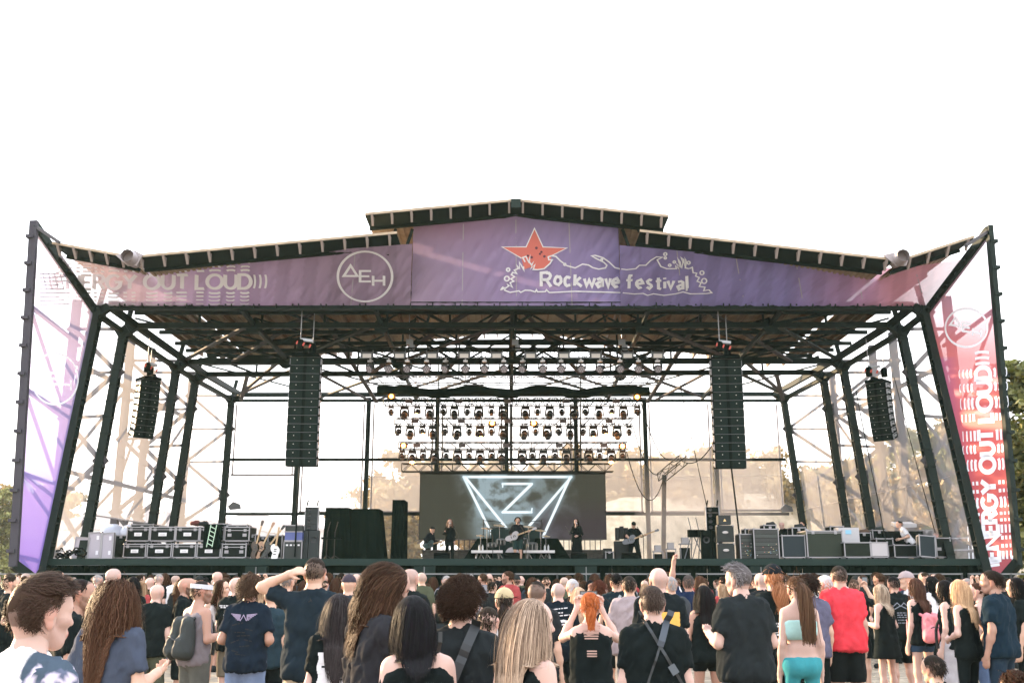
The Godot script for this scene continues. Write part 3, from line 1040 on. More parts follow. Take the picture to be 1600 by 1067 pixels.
func moving_light(big: bool, lit: int, label: String) -> Node3D:      # hangs from its origin
	var k := .8 if big else .58
	var black := mat("lamp_black", Color(0.0054, 0.0066, 0.0060), .45, 0.0, {"metallic_specular": .2})
	var t := thing("stage_light", label, "stage light", Vector3.ZERO, 0.0, "moving stage lights on the rig")
	var s := Shape.new()
	s.box(Vector3(0, -.1, 0) * k, Vector3(.42, .16, .3) * k)
	s.tube([Vector3(-.1, 0, 0) * k, Vector3(-.1, .1, 0)], .025, 5)
	s.tube([Vector3(.1, 0, 0) * k, Vector3(.1, .1, 0)], .025, 5)
	put("base", s, black, t)
	for g in [-1.0, 1.0]:
		s = Shape.new()
		s.prism(PackedVector2Array([Vector2(g * .16, -.18) * k, Vector2(g * .24, -.2) * k, Vector2(g * .27, -.55) * k, Vector2(g * .2, -.64) * k, Vector2(g * .19, -.3) * k]), Transform3D(Basis(), Vector3(0, 0, .07 * k)), .14 * k)
		put("yoke_arm", s, black, t)
	s = Shape.new()
	var ax := Vector3(0, -.82, .57).normalized()
	var c := Vector3(0, -.5, 0) * k
	s.lathe([Vector2(0, -.24) * k, Vector2(.13, -.24) * k, Vector2(.17, -.12) * k, Vector2(.175, .1) * k, Vector2(.15, .22) * k, Vector2(.15, .26) * k], c, ax, 14)
	put("head", s, black, t)
	s = Shape.new()
	s.lathe([Vector2(.178, -.02) * k, Vector2(.185, .0) * k, Vector2(.185, .05) * k, Vector2(.178, .07) * k], c, ax, 14)
	put("collar", s, mat("lamp_collar", Color(.1, .095, .095), .5), t)
	s = Shape.new()
	s.lathe([Vector2(.15, .235) * k, Vector2(.1, .25) * k, Vector2(0, .255) * k], c, ax, 14)
	var lens: Material = mat("lens", Color(.12, .13, .14), .08, .2)
	if lit > 0:
		lens = mat("lens_lit", Color(.9, .7, .5), .4, 0.0, {"emission_enabled": true, "emission": Color(1.0, .72, .42), "emission_energy_multiplier": 4.0})
	put("lens_light" if lit else "lens", s, lens, t)
	return t

func glow(o: Node3D, at_: Vector3, big := 1.0) -> void:
	var l := OmniLight3D.new()
	l.name = "lamp"
	o.add_child(l, true)
	l.position = at_
	l.light_color = Color(1.0, .62, .3)
	l.light_energy = .2 * big
	l.light_size = .1
	l.omni_range = 30.0
	l.omni_attenuation = 2.0
	l.shadow_enabled = true

func guitar(called: String, label: String, cat: String, where: Transform3D, col: Color, long: float) -> Node3D:      # the body about the origin, the neck along +x
	var t := thing(called, label, cat, where.origin)
	t.transform = where
	var o := PackedVector2Array()
	for k in 28:
		var a := TAU * k / 28
		var r := .17 + .035 * cos(2 * a) + .03 * sin(2 * a + .6) - .035 * cos(3 * a + .4)
		o.append(Vector2(cos(a) * r * 1.25, sin(a) * r))
	var s := Shape.new()
	s.prism(o, Transform3D(Basis(), Vector3(0, 0, .02)), .045)
	put("body", s, mat("guitar_%s" % col.to_html(), col, .3), t)
	s = Shape.new()
	s.box(Vector3(.2 + long * .5, 0, .03), Vector3(long, .05, .025))
	put("neck", s, mat("maple", Color(.42, .28, .15), .5), t)
	s = Shape.new()
	s.prism(PackedVector2Array([Vector2(0, -.03), Vector2(.16, -.05), Vector2(.19, .0), Vector2(.15, .05), Vector2(0, .035)]), Transform3D(Basis(), Vector3(.2 + long, 0, .04)), .025)
	put("headstock", s, mat("guitar_%s" % col.to_html(), col, .3), t)
	s = Shape.new()
	s.box(Vector3(-.06, 0, .028), Vector3(.03, .09, .015))
	s.box(Vector3(.04, 0, .028), Vector3(.03, .09, .015))
	s.box(Vector3(.1, 0, .028), Vector3(.03, .09, .015))
	put("pickup", s, mat("pickup", Color(.02, .02, .02), .4), t)
	return t

func line_array(label: String, top: Vector3, n: int, w: float, h: float, turn: float, bend: float) -> void:
	var t := thing("line_array", label, "speaker", top, turn)
	var black := mat("speaker_black", Color(0.0054, 0.0078, 0.0069), .9, 0.0, {"metallic_specular": .1})
	var grille := textured("grille", noise_tex(128, .25, Color(.006, .0095, .008), Color(.018, .026, .023), 21, 2), 4.0, .8, 0.0, {"metallic_specular": .08})
	var metal := mat("rigging_metal", Color(.3, .3, .31), .45, .5)
	var p := Vector3.ZERO
	var ang := 0.0
	var d := .55
	for i in n:
		var b := Basis(Vector3.RIGHT, ang)
		var c := p + b * Vector3(0, -h * .5, 0)
		var s := Shape.new()
		s.box(c + b * Vector3(0, 0, -d * .5), Vector3(w, h - .012, d), b)
		s.box(c + b * Vector3(0, 0, .012), Vector3(.05, h - .012, .02), b)
		var cab := put("cabinet", s, black, t)
		for g in [-1.0, 1.0]:
			s = Shape.new()
			s.box(c + b * Vector3(g * (w * .25 + .018), 0, .012), Vector3(w * .5 - .07, h - .03, .024), b)
			put("grille", s, grille, cab)
			s = Shape.new()
			s.box(c + b * Vector3(g * (w * .25 + .018), h * .12, .027), Vector3(.028, .022, .008), b)
			put("badge", s, mat("badge", Color(.55, .52, .45), .4), cab)
			s = Shape.new()
			s.box(c + b * Vector3(g * (w * .5 + .012), 0, -.1), Vector3(.02, h * .7, .09), b)
			s.box(c + b * Vector3(g * (w * .5 + .01), 0, -d * .55), Vector3(.02, h * .34, .2), b)
			s.box(c + b * Vector3(g * (w * .5 + .014), h * .36, -d * .55), Vector3(.02, .02, d * .7), b)
			put("rigging_plate", s, metal, cab)
		s = Shape.new()
		s.box(c + b * Vector3(0, h * .5, .02), Vector3(w * .96, .009, .014), b)
		put("joint", s, mat("joint_grey", Color(.12, .12, .12), .5), cab)
		p += b * Vector3(0, -h, 0)
		ang += bend * (1.0 if i < n * .6 else 2.4)
	var s := Shape.new()
	s.box(Vector3(0, .06, -d * .5), Vector3(w * .9, .1, d + .3))
	s.box(Vector3(0, .14, -d * .5), Vector3(.12, .1, d + .5))
	put("fly_frame", s, black, t)
	for z in [.0, -.55]:
		s = Shape.new()
		s.lathe([Vector2(0, 0), Vector2(.12, .02), Vector2(.12, .3), Vector2(.08, .36), Vector2(0, .38)], Vector3(.15 if z else -.2, .26, z), Vector3.UP, 10)
		put("hoist_motor", s, black, t)
		s = Shape.new()
		s.tube([Vector3(.15 if z else -.2, .6, z), Vector3(.15 if z else -.2, 1.7, z)], .018, 5)
		put("chain", s, metal, t)
	s = Shape.new()
	s.box(Vector3(0, .62, -.1), Vector3(.4, .09, .14), Basis(Vector3.FORWARD, .12))
	put("junction_box", s, mat("pale_box", Color(.45, .48, .52), .5), t)
	s = Shape.new()
	for k in 3: s.box(Vector3(-.3 + k * .22, .5 - .06 * k, .06), Vector3(.05, .12, .05), Basis(Vector3.FORWARD, .4))
	put("red_connector", s, mat("connector_red", Color(.6, .08, .05), .5), t)

func cable(called: String, label: String, pts: Array, sag: float, r := .02) -> void:
	var o := []
	for i in pts.size() - 1:
		for k in 12:
			var u := k / 12.0
			var p: Vector3 = pts[i].lerp(pts[i + 1], u)
			p.y -= sag * 4.0 * u * (1.0 - u)
			o.append(p)
	o.append(pts[-1])
	var s := Shape.new()
	s.tube(o, r, 5)
	tag(put(called, s, mat("cable", Color(0.0060, 0.0078, 0.0072), .7, 0.0, {"metallic_specular": .2})), label, "cable")

func build_rig() -> void:
	var dark := mat("truss_dark", Color(.014, .018, .017), .6, 0.0, {"metallic_specular": .2})
	var pale := mat("truss_pale", Color(.16, .16, .17), .45, .5)
	# the front lighting truss, its floodlights and its par lights
	var z := -36.5
	truss("lighting_truss", "front lighting truss with white floodlights along it", at(562, 553, z), at(1038, 553, z), .45, .36, dark, "lighting trusses")
	truss("lighting_truss", "bare truss hanging just behind the front lighting truss", at(574, 594, z - 2.0), at(1034, 594, z - 2.0), .4, .3, pale, "lighting trusses")
	var nth := ["first", "second", "third", "fourth", "fifth", "sixth", "seventh", "eighth", "ninth", "tenth", "eleventh", "twelfth", "thirteenth", "fourteenth", "fifteenth", "sixteenth", "seventeenth", "eighteenth", "nineteenth", "twentieth"]
	var floods := [573, 624, 675, 725, 776, 829, 881, 931, 981, 1028]
	var proto: Node3D
	for i in floods.size():
		var lb := "grey floodlight box on the front truss, %s of ten from the left" % nth[i]
		if i == 0:
			proto = thing("floodlight", lb, "floodlight", Vector3.ZERO, 0, "floodlights on the front truss")
			var s := Shape.new()
			s.box(Vector3(0, 0, -.1), Vector3(.4, .24, .22))
			put("housing", s, mat("flood_grey", Color(.1, .11, .12), .5), proto)
			s = Shape.new()
			s.box(Vector3(0, -.02, .016), Vector3(.32, .15, .02))
			put("pane", s, mat("flood_pane", Color(.75, .73, .7), .3), proto)
			for g in [-1.0, 1.0]:
				s = Shape.new()
				s.box(Vector3(g * .22, .06, -.06), Vector3(.03, .26, .06))
				put("bracket", s, mat("flood_grey", Color.BLACK), proto)
		var f := proto if i == 0 else copy_of(proto, lb)
		f.position = at(floods[i], 555, z + .32)
		f.rotation.x = .25
	var pars := [578, 607, 636, 666, 696, 727, 757, 787, 817, 848, 877, 908, 938, 969, 998, 1028]
	var par: Node3D
	for i in pars.size():
		var lb := "round multi lens light under the front truss, %s of sixteen from the left" % nth[i]
		if i == 0:
			par = thing("par_light", lb, "stage light", Vector3.ZERO, 0, "round lights under the front truss")
			var s := Shape.new()
			s.box(Vector3(0, .26, 0), Vector3(.16, .07, .14))
			s.box(Vector3(0, .34, 0), Vector3(.05, .12, .05))
			put("clamp", s, mat("clamp_pale", Color(.5, .5, .5), .4, .3), par)
			for g in [-1.0, 1.0]:
				s = Shape.new()
				s.prism(PackedVector2Array([Vector2(g * .1, .24), Vector2(g * .17, .18), Vector2(g * .19, -.04), Vector2(g * .15, -.06), Vector2(g * .14, .14)]), Transform3D(Basis(), Vector3(0, 0, .04)), .08)
				put("yoke_arm", s, mat("lamp_black", Color.BLACK), par)
			var ax := Vector3(0, -.5, .86).normalized()
			s = Shape.new()
			s.lathe([Vector2(0, -.16), Vector2(.1, -.15), Vector2(.145, -.04), Vector2(.15, .08), Vector2(.14, .1)], Vector3(0, -.02, 0), ax, 14)
			put("head", s, mat("par_grey", Color(.06, .06, .065), .4), par)
			s = Shape.new()
			s.lathe([Vector2(.14, .085), Vector2(0, .09)], Vector3(0, -.02, 0), ax, 14)
			put("face", s, mat("par_face", Color(.22, .19, .2), .3), par)
			var x := Vector3.RIGHT
			var y := ax.cross(x)
			for k in 7:
				s = Shape.new()
				var o := Vector3.ZERO if k == 6 else (x * cos(k * TAU / 6) + y * sin(k * TAU / 6)) * .085
				s.lathe([Vector2(.035, .09), Vector2(.03, .105), Vector2(0, .11)], Vector3(0, -.02, 0) + o, ax, 8)
				put("lens", s, mat("par_lens", Color(.5, .46, .48), .12), par)
		var f := par if i == 0 else copy_of(par, lb)
		f.position = at(pars[i], 575, z + .1)
		f.rotation.y = [-.5, .1, -.1, .15][i % 4]
	# the black cloth roll over the moving lights
	z = -43.2
	var s := Shape.new()
	var ps := []
	for k in 33:
		var px := lerpf(589, 1015, k / 32.0)
		ps.append(at(px, 612 + 3.2 * sin(k * .75 + 2.6) - (4 if k > 29 else 0) + (-3 if k < 2 else 0), -42.6))
	for g in 32:
		for e in 10:
			var q := []
			for c in [[g, e], [g + 1, e], [g + 1, e + 1], [g, e + 1]]:
				var a: float = TAU * c[1] / 10
				var r := .2 + .03 * sin(c[0] * 1.7 + c[1])
				q.append(ps[c[0]] + Vector3(0, sin(a) * r, cos(a) * r * .8))
			s.quad(q[0], q[1], q[2], q[3])
	tag(put("cloth_roll", s, mat("roll_cloth", Color(.011, .019, .015), .95, 0.0, {"metallic_specular": .05})), "long sagging roll of black cloth over the rows of stage lights", "drape")
	# three rows of moving lights and the bare truss below them
	var rows := [[628, 600, 1002, [611, 632, 652, 671, 693, 710, 730, 748, 768, 786, 821, 840, 859, 878, 897, 915, 936, 956, 974, 996], [632, 671, 710, 748, 786, 821, 859, 897, 936, 974], [652, 956]],
		[659, 617, 990, [622, 641, 660, 676, 695, 714, 733, 750, 768, 786, 819, 837, 855, 873, 891, 911, 927, 945, 964, 983], [641, 676, 714, 750, 786, 819, 855, 891, 927, 964], [660, 945, 750, 927]],
		[697, 623, 980, [628, 644, 661, 679, 697, 715, 733, 750, 768, 784, 816, 832, 849, 867, 885, 903, 920, 937, 955, 973], [644, 679, 715, 750, 784, 816, 849, 885, 920, 955], [644, 955]]]
	var row_words := ["top", "middle", "bottom"]
	var protos := {}
	for r in 3:
		var y: float = rows[r][0]
		truss("lighting_truss", "black lighting truss carrying the %s row of moving lights" % row_words[r], at(rows[r][1], y, z), at(rows[r][2], y, z), .4, .3, dark, "lighting trusses")
		var xs: Array = rows[r][3]
		for i in xs.size():
			var big: bool = xs[i] in rows[r][4]
			var lit: bool = xs[i] in rows[r][5]
			var lb := "%s black moving light %sin the %s row, %s from the left" % ["large" if big else "small", "glowing warm " if lit else "", row_words[r], nth[i]]
			var key := "%s%s" % [big, lit]
			var o: Node3D
			if protos.has(key): o = copy_of(protos[key], lb)
			else:
				o = moving_light(big, 1 if lit else 0, lb)
				protos[key] = o
			o.position = at(xs[i], y + 6, z + .12)
			o.rotation.y = [.15, -.2, .3, -.1, .0][(i * 3 + r) % 5]
			if lit and not o.has_node("lamp"): glow(o, Vector3(0, -.78, .26) * (.8 if big else .58))
		for i in range(1, xs.size(), 4):      # small power boxes on the truss
			var b := Shape.new()
			b.box(at(xs[i] + 7, y - 1, z + .26), Vector3(.3, .15, .12))
			var tone := mat("power_box", Color(.09, .075, .075), .6) if i % 4 else mat("power_box_pale", Color(.14, .11, .11), .6)
			tag(put("power_box", b, tone), "small power box on the %s light truss beside its %s lamp" % [row_words[r], nth[i]], "power box", "power boxes on the rig")
		# blinders that glow at the truss ends
		for q in ([[611, 619], [996, 620]] if r == 0 else [[769, 661], [834, 661]] if r == 1 else [[630, 696], [973, 697]]):
			var b := thing("blinder_light", "glowing orange blinder lamp on the %s truss, %s one" % [row_words[r], "left" if q[0] < 800 else "right"], "stage light", at(q[0], q[1], z + .42), 0, "glowing blinders")
			var g := Shape.new()
			g.box(Vector3(0, 0, -.1), Vector3(.34, .2, .12))
			put("housing", g, mat("lamp_black", Color.BLACK), b)
			g = Shape.new()
			g.lathe([Vector2(.1, 0), Vector2(.09, .03), Vector2(0, .05)], Vector3(0, 0, -.04), Vector3(0, 0, 1), 12)
			put("glowing_lamp", g, mat("blinder_lit", Color(1, .6, .3), .4, 0.0, {"emission_enabled": true, "emission": Color(1.0, .55, .2), "emission_energy_multiplier": 5.0}), b)
			glow(b, Vector3(0, 0, .08), .8)
	truss("lighting_truss", "lowest bare black truss just above the screen", at(628, 731, z), at(958, 731, z), .4, .34, dark, "lighting trusses")
	for px in [685, 797, 800, 907]:
		var b := Shape.new()
		b.tube([at(px, 560, z), at(px, 725, z)], .03, 5)
		tag(put("hoist_chain", b, dark), "chain down the lighting rig at its %s" % ("left third" if px < 700 else "right third" if px > 880 else "middle, %s strand" % ("left" if px == 797 else "right")), "chain")
	for px in [640, 805, 972]:
		var b := thing("chain_hoist", "grey chain hoist over the front lighting truss, %s one" % {640: "left", 805: "middle", 972: "right"}[px], "hoist", at(px, 535, -36.5), 0, "chain hoists")
		var g := Shape.new()
		g.box(Vector3.ZERO, Vector3(.24, .2, .22))
		g.lathe([Vector2(.07, -.2), Vector2(.11, -.16), Vector2(.11, .0), Vector2(0, .02)], Vector3(.1, -.12, .05), Vector3.UP, 8)
		put("motor", g, mat("hoist_grey", Color(.3, .33, .36), .5), b)
		g = Shape.new()
		g.tube([Vector3(0, .1, 0), Vector3(-.05, 1.2, 0)], .015, 4)
		g.tube([Vector3(-.05, 1.2, 0), Vector3(-.2, 1.8, 0)], .015, 4)
		g.tube([Vector3(-.05, 1.2, 0), Vector3(.12, 1.8, 0)], .015, 4)
		put("chain", g, mat("chain_steel", Color(.4, .4, .42), .4, .5), b)
	# line arrays
	line_array("tall black speaker column hanging at the left of the stage front", at(477, 558, -33.4), 13, 1.02, .288, .05, .004)
	line_array("tall black speaker column hanging at the right of the stage front", at(1135, 561, -33.4), 13, 1.02, .288, -.05, .004)
	line_array("short black speaker column hanging in the left side bay", at(236, 594, -36.0), 9, .72, .24, .75, .03)
	line_array("short black speaker column hanging in the right side bay", at(1368, 598, -36.0), 9, .72, .24, -.75, .03)
	# the slanting truss on the right and its cables
	truss("lighting_truss", "short slanting truss on a black post at the right back", at(1034, 746, -44.5), at(1068, 718, -42.5), .35, .35, dark, "lighting trusses")
	s = Shape.new()
	s.beam(Vector3(deck_x(1036, -44.6), DECK, -44.6), at(1038, 742, -44.6), .18)
	tag(put("truss_post", s, dark), "black post under the slanting truss at the right back", "post")
	cable("cable", "black cable hanging from the top light row to the slanting truss", [at(1002, 630, -43), at(1045, 718, -43.5)], .6)
	cable("cable", "black cable hanging from the middle light row to the slanting truss", [at(989, 665, -43), at(1036, 735, -44)], .9)
	cable("cable", "black cable hanging from the bottom light row to the slanting truss", [at(979, 705, -43), at(1036, 752, -44)], 1.4)
	cable("cable", "black cable from the slanting truss up to the right speaker column", [at(1066, 720, -42.6), at(1120, 684, -34.2)], .4)
	cable("cable", "thin cable falling from the roof to the right speaker stack", [at(1042, 500, -40), at(1106, 797, -37)], .12, .015)
	cable("cable", "cable falling from the left speaker column to the deck", [at(468, 726, -33.7), at(460, 870, -33.9)], 0, .03)
	cable("cable", "cable falling from the right speaker column to the deck", [at(1143, 728, -33.7), at(1160, 870, -33.9)], 0, .03)
	cable("cable", "cable falling from the right side speaker to the deck", [at(1338, 610, -35.5), at(1372, 780, -34.6), at(1390, 870, -33)], .1, .018)
	cable("cable", "pair of thin cables falling through the right side bay", [at(1398, 590, -34.4), at(1462, 832, -33.6)], .1, .014)
	for g in [[365, 791, "left"], [1230, 795, "right"]]:
		var t := thing("floodlight", "small dark floodlight hanging in the %s corner of the back wall" % g[2], "floodlight", at(g[0], g[1], -47.4))
		var b := Shape.new()
		b.prism(PackedVector2Array([Vector2(-.3, 0), Vector2(-.05, .22), Vector2(.25, .1), Vector2(.3, -.12), Vector2(-.2, -.16)]), Transform3D(), .2)
		put("housing", b, mat("flood_dark", Color(.07, .075, .08), .5), t)
		b = Shape.new()
		b.tube([Vector3(0, .1, -.1), Vector3(0, .1, -.6)], .03, 5)
		put("arm", b, mat("flood_dark", Color.BLACK), t)

func screen_texture() -> ImageTexture:
	var w := 580
	var h := 204
	var im := Image.create(w, h, false, Image.FORMAT_RGB8)
	var fn := FastNoiseLite.new()
	fn.seed = 31; fn.frequency = .011; fn.fractal_octaves = 5
	# the lines of the picture on the screen, in its own pixels (two per photograph pixel)
	var lines := [[135, 8, 474, 8, 4.0], [135, 8, 228, 196, 4.0], [141, 10, 272, 172, 4.0], [474, 8, 333, 172, 4.0], [470, 10, 384, 196, 4.0], [258, 30, 350, 30, 4.0], [258, 30, 258, 40, 2.2], [348, 32, 260, 119, 4.5], [258, 120, 348, 120, 4.0], [348, 120, 350, 108, 2.2]]
	for y in h:
		for x in w:
			var n := fn.get_noise_2d(x, y * 1.25) * .5 + .5
			var nn := smoothstep(.32, .68, n)
			var m := pow(clampf(1.0 - absf(x - 285.0 - (y - 90) * .1) / 215.0, 0, 1), .6) * (.12 + .85 * nn)
			var left := clampf(1.0 - absf(x - 185.0 - (y - 20) * .55) / 80.0, 0, 1)
			m = clampf(m + left * (.25 + nn * .5), 0, 1) * clampf((x - 85 - y * .25) / 50.0, 0, 1)
			var c := Color(.25, .245, .21).lerp(Color(.60, .67, .70), clampf(m, 0, 1) * .9)
			c = c.lerp(Color(.24, .19, .23), clampf((x - 330) / 90.0, 0, .6) * clampf((y - 70) / 90.0, 0, 1))
			if (x % 29 == 0) or (y % 29 == 0): c = c * .93
			for l in lines:
				var p := Vector2(x - l[0], y - l[1])
				var d := Vector2(l[2] - l[0], l[3] - l[1])
				var t := clampf(p.dot(d) / d.length_squared(), 0, 1)
				var k := (p - d * t).length()
				if k < l[4] + 12:
					c = c.lerp(Color(.93, .98, 1), clampf(l[4] - k + .5, 0, 1))
					if k > l[4]: c = c.lerp(Color(.6, .7, .75), clampf(1.0 - (k - l[4]) / 12.0, 0, 1) * .3)
			im.set_pixel(x, y, c)
	return ImageTexture.create_from_image(im)

func build_backline() -> void:
	# the big screen
	var z := -44.6
	var a := at(655, 842, z)
	var b := at(945, 741, z)
	var t := thing("led_screen", "wide led screen showing white angular lines over pale smoke", "screen", Vector3((a.x + b.x) * .5, (a.y + b.y) * .5, z))
	var w := b.x - a.x
	var h := b.y - a.y
	var s := Shape.new()
	s.box(Vector3(0, 0, -.1), Vector3(w + .06, h + .06, .18))
	put("cabinet", s, mat("lamp_black", Color.BLACK), t)
	var quad := QuadMesh.new()
	quad.size = Vector2(w, h)
	var sm := mat("screen_face", Color(.01, .01, .01), .8, 0.0, {"metallic_specular": .1, "emission_enabled": true, "emission_energy_multiplier": .30})
	sm.emission_texture = screen_texture()
	sm.emission = Color.BLACK
	var face := put("led_screen_face", quad, sm, t)
	face.position.z = .004
	var al := AreaLight3D.new()
	al.name = "screen_light"
	t.add_child(al)
	al.position.z = .05
	al.rotation.y = PI
	al.area_size = Vector2(w, h)
	al.light_energy = .12
	al.light_color = Color(.85, .95, 1)
	al.shadow_enabled = true
	s = Shape.new()
	s.box(Vector3(0, h * .5 + .05, -.05), Vector3(w + .1, .06, .2))
	put("top_bar", s, mat("truss_dark", Color.BLACK), t)
	# the low riser, its fence and the black ramps
	t = thing("riser_fence", "dark fence of upright bars under the led screen", "fence")
	for k in 34:
		s = Shape.new()
		var px := 668 + k * 8.2
		s.beam(Vector3(deck_x(px, -44.2), DECK, -44.2), Vector3(deck_x(px, -44.2), top_y(842, -44.2), -44.2), .035)
		put("bar", s, mat("fence_bar", Color(.05, .045, .04), .6), t)
	s = Shape.new()
	s.beam(Vector3(deck_x(664, -44.2), top_y(843, -44.2), -44.2), Vector3(deck_x(942, -44.2), top_y(843, -44.2), -44.2), .06)
	put("top_rail", s, mat("fence_bar", Color.BLACK), t)
	var wood := textured("brown_board", noise_tex(128, .05, Color(.035, .03, .024), Color(.07, .058, .045), 41), .8, .7)
	for g in [[660, 735, "left"], [862, 943, "right"]]:
		t = thing("riser_platform", "low brown board platform on the %s half of the stage" % g[2], "platform", Vector3(0, DECK, -42.2))
		var x0 := deck_x(g[0], -42.2)
		var x1 := deck_x(g[1], -42.2)
		for k in 3:
			s = Shape.new()
			s.box(Vector3((x0 + x1) * .5, .14 + k * .17, -.3), Vector3(x1 - x0, .155, .8))
			put("board", s, wood, t)
		s = Shape.new()
		s.box(Vector3((x0 + x1) * .5, .56, -.28), Vector3(x1 - x0 + .06, .05, .9))
		put("platform_top", s, mat("fence_bar", Color.BLACK), t)
	for g in [[[720, 746, 768, 768], "left"], [[836, 836, 872, 896], "right"]]:
		var x: Array = g[0]
		var zz := -40.6
		t = thing("draped_ramp", "black cloth covered ramp on the %s side of the drum kit" % g[1], "ramp", Vector3(0, DECK, zz))
		var y1 := top_y(841, zz) - DECK
		s = Shape.new()
		s.prism(PackedVector2Array([Vector2(deck_x(x[0], zz), 0), Vector2(deck_x(x[1], zz), y1), Vector2(deck_x(x[2], zz), y1), Vector2(deck_x(x[3], zz), 0)]), Transform3D(), 1.6)
		put("cloth", s, mat("drape_black", Color(.0045, .008, .0062), .95, 0.0, {"metallic_specular": .05}), t)
	# big black draped things on the left
	for g in [[502, 548, 793, 506, 542, -36.0, "left of the two big black draped stacks left of the screen"], [545, 600, 795, 547, 590, -36.3, "right of the two big black draped stacks, with a slanting edge"], [610, 631, 781, 611, 630, -37.0, "tall narrow black draped pillar left of the screen"]]:
		var zz: float = g[5]
		t = thing("draped_stack", g[6], "draped stack", Vector3(0, DECK, zz))
		var y1 := top_y(g[2], zz) - DECK
		s = Shape.new()
		var x0 := deck_x(g[0], zz)
		var x1 := deck_x(g[1], zz)
		var u0 := deck_x(g[3], zz)
		var u1 := deck_x(g[4], zz)
		var ring := func(v: float) -> Array:
			var o := []
			for k in 40:
				var u := k / 40.0 * 4.0
				var side := int(u)
				var f := u - side
				var xa := lerpf(x0, u0, v)
				var xb := lerpf(x1, u1, v)
				var rip := .035 * sin(k * 2.1 + v * 1.5) * (1.0 - v * .6)
				match side:
					0: o.append(Vector3(lerpf(xa, xb, f), v * y1, rip))
					1: o.append(Vector3(xb + rip, v * y1, lerpf(0, -1.2, f)))
					2: o.append(Vector3(lerpf(xb, xa, f), v * y1, -1.2 + rip))
					_: o.append(Vector3(xa + rip, v * y1, lerpf(-1.2, 0, f)))
			return o
		var rows := 10
		for j in rows:
			var p: Array = ring.call(float(j) / rows)
			var q: Array = ring.call(float(j + 1) / rows)
			for k in 40: s.quad(p[k], p[(k + 1) % 40], q[(k + 1) % 40], q[k])
		var top: Array = ring.call(1.0)
		for k in 40: s.tri(Vector3((u0 + u1) * .5, y1 + .03, -.6), top[k], top[(k + 1) % 40])
		put("drape", s, mat("drape_black", Color.BLACK), t)
	# flight cases, left: two rows of five
	var fz := -33.6
	var order := ["first", "second", "third", "fourth", "fifth"]
	var low := [[191, 228], [228, 268], [268, 306], [306, 345], [345, 385]]
	var mid := top_y(849, fz)
	for r in 2:
		for i in 5:
			var x: Array = low[i]
			var o := {"plate": i < 4, "lid": .2, "d": .8}
			if i == 4: o = {"handles": 2, "lid": .25, "d": .9}
			var lb := "black flight case with pale edges in the %s row, %s from the left" % ["upper" if r else "lower", order[i]]
			if r: flight_case(x[0] + 3.5, x[1] + 3, 823, fz - .1, mid, lb, o)
			else: flight_case(x[0] + .6, x[1] - .6, 849.5, fz, DECK, lb, o)
	# the black cloth with pale hatching
	t = thing("hatched_cloth", "black cloth with pale green ladder stripes hung over the flight cases", "cloth", Vector3(0, 0, fz + .06))
	s = Shape.new()
	var p0 := at(316, 857, fz + .06)
	var p1 := at(347, 819, fz + .06)
	for k in 8:
		var xa := lerpf(p0.x, p1.x, k / 8.0)
		var xb := lerpf(p0.x, p1.x, (k + 1) / 8.0)
		var za := .015 * sin(k * 1.9)
		var zb := .015 * sin((k + 1) * 1.9)
		s.quad(Vector3(xa, p0.y, za), Vector3(xb, p0.y, zb), Vector3(xb, p1.y, zb), Vector3(xa, p1.y, za))
		s.quad(Vector3(xa, p1.y, za), Vector3(xb, p1.y, zb), Vector3(xb, p1.y, -.6), Vector3(xa, p1.y, -.6))
	put("cloth", s, mat("drape_black", Color(.0045, .008, .0062), .95, 0.0, {"metallic_specular": .05}), t)
	s = Shape.new()
	var m := func(u: float, v: float) -> Vector3: return Vector3(lerpf(p0.x, p1.x, u), lerpf(p0.y, p1.y, v), .03)
	s.ribbon([m.call(.22, .06), m.call(.38, .97)], .028, Vector3(0, 0, 1))
	s.ribbon([m.call(.52, .06), m.call(.7, .97)], .028, Vector3(0, 0, 1))
	for k in 5: s.ribbon([m.call(.25 + k * .033, .22 + k * .17), m.call(.56 + k * .033, .1 + k * .17)], .024, Vector3(0, 0, 1))
	put("stripe", s, mat("pale_green", Color(.45, .62, .45), .6), t)
	# grey lids leaning
	var lid := mat("lid_grey", Color(.33, .30, .34), .5)
	for g in [[112, 136, 840, "left and lowest of three grey case lids leaning at the stage's left end", 2], [137, 158, 832, "middle of three grey case lids leaning at the stage's left end", 1], [158, 177, 833, "right of three grey case lids leaning at the stage's left end", 1]]:
		var zz := -33.0
		var x0 := deck_x(g[0], zz)
		var x1 := deck_x(g[1], zz)
		var hh := top_y(g[2], zz) - DECK
		t = thing("case_lid", g[3], "case lid", Vector3((x0 + x1) * .5, DECK + .02, zz))
		t.rotation = Vector3(-.12, .0, .07 if g[4] == 1 else -.07)
		s = Shape.new()
		s.box(Vector3(0, hh * .5, 0), Vector3(x1 - x0 - .06, hh - .06, .1))
		put("panel", s, lid, t)
		s = Shape.new()
		for k in [-1.0, 1.0]:
			s.box(Vector3(k * (x1 - x0 - .04) * .5, hh * .5, 0), Vector3(.04, hh, .14))
			s.box(Vector3(0, hh * .5 + k * (hh - .04) * .5, 0), Vector3(x1 - x0 - .08, .04, .14))
		put("edge_trim", s, mat("aluminium", Color.WHITE), t)
		for k in [-1.0, 1.0]:
			s = Shape.new()
			if g[4] == 2: s.box(Vector3(k * (x1 - x0) * .27, hh * .38, .055), Vector3(.12, .12, .02))
			else: s.box(Vector3((x1 - x0) * .22, hh * (.5 + k * .28), .055), Vector3(.08, .13, .02))
			put("handle", s, mat("handle_pale", Color(.6, .58, .62), .4), t)
	flight_case(177, 196, 836, -34.2, DECK, "plain dark case between the grey lids and the flight case rows", {"d": .8, "latches": 1})
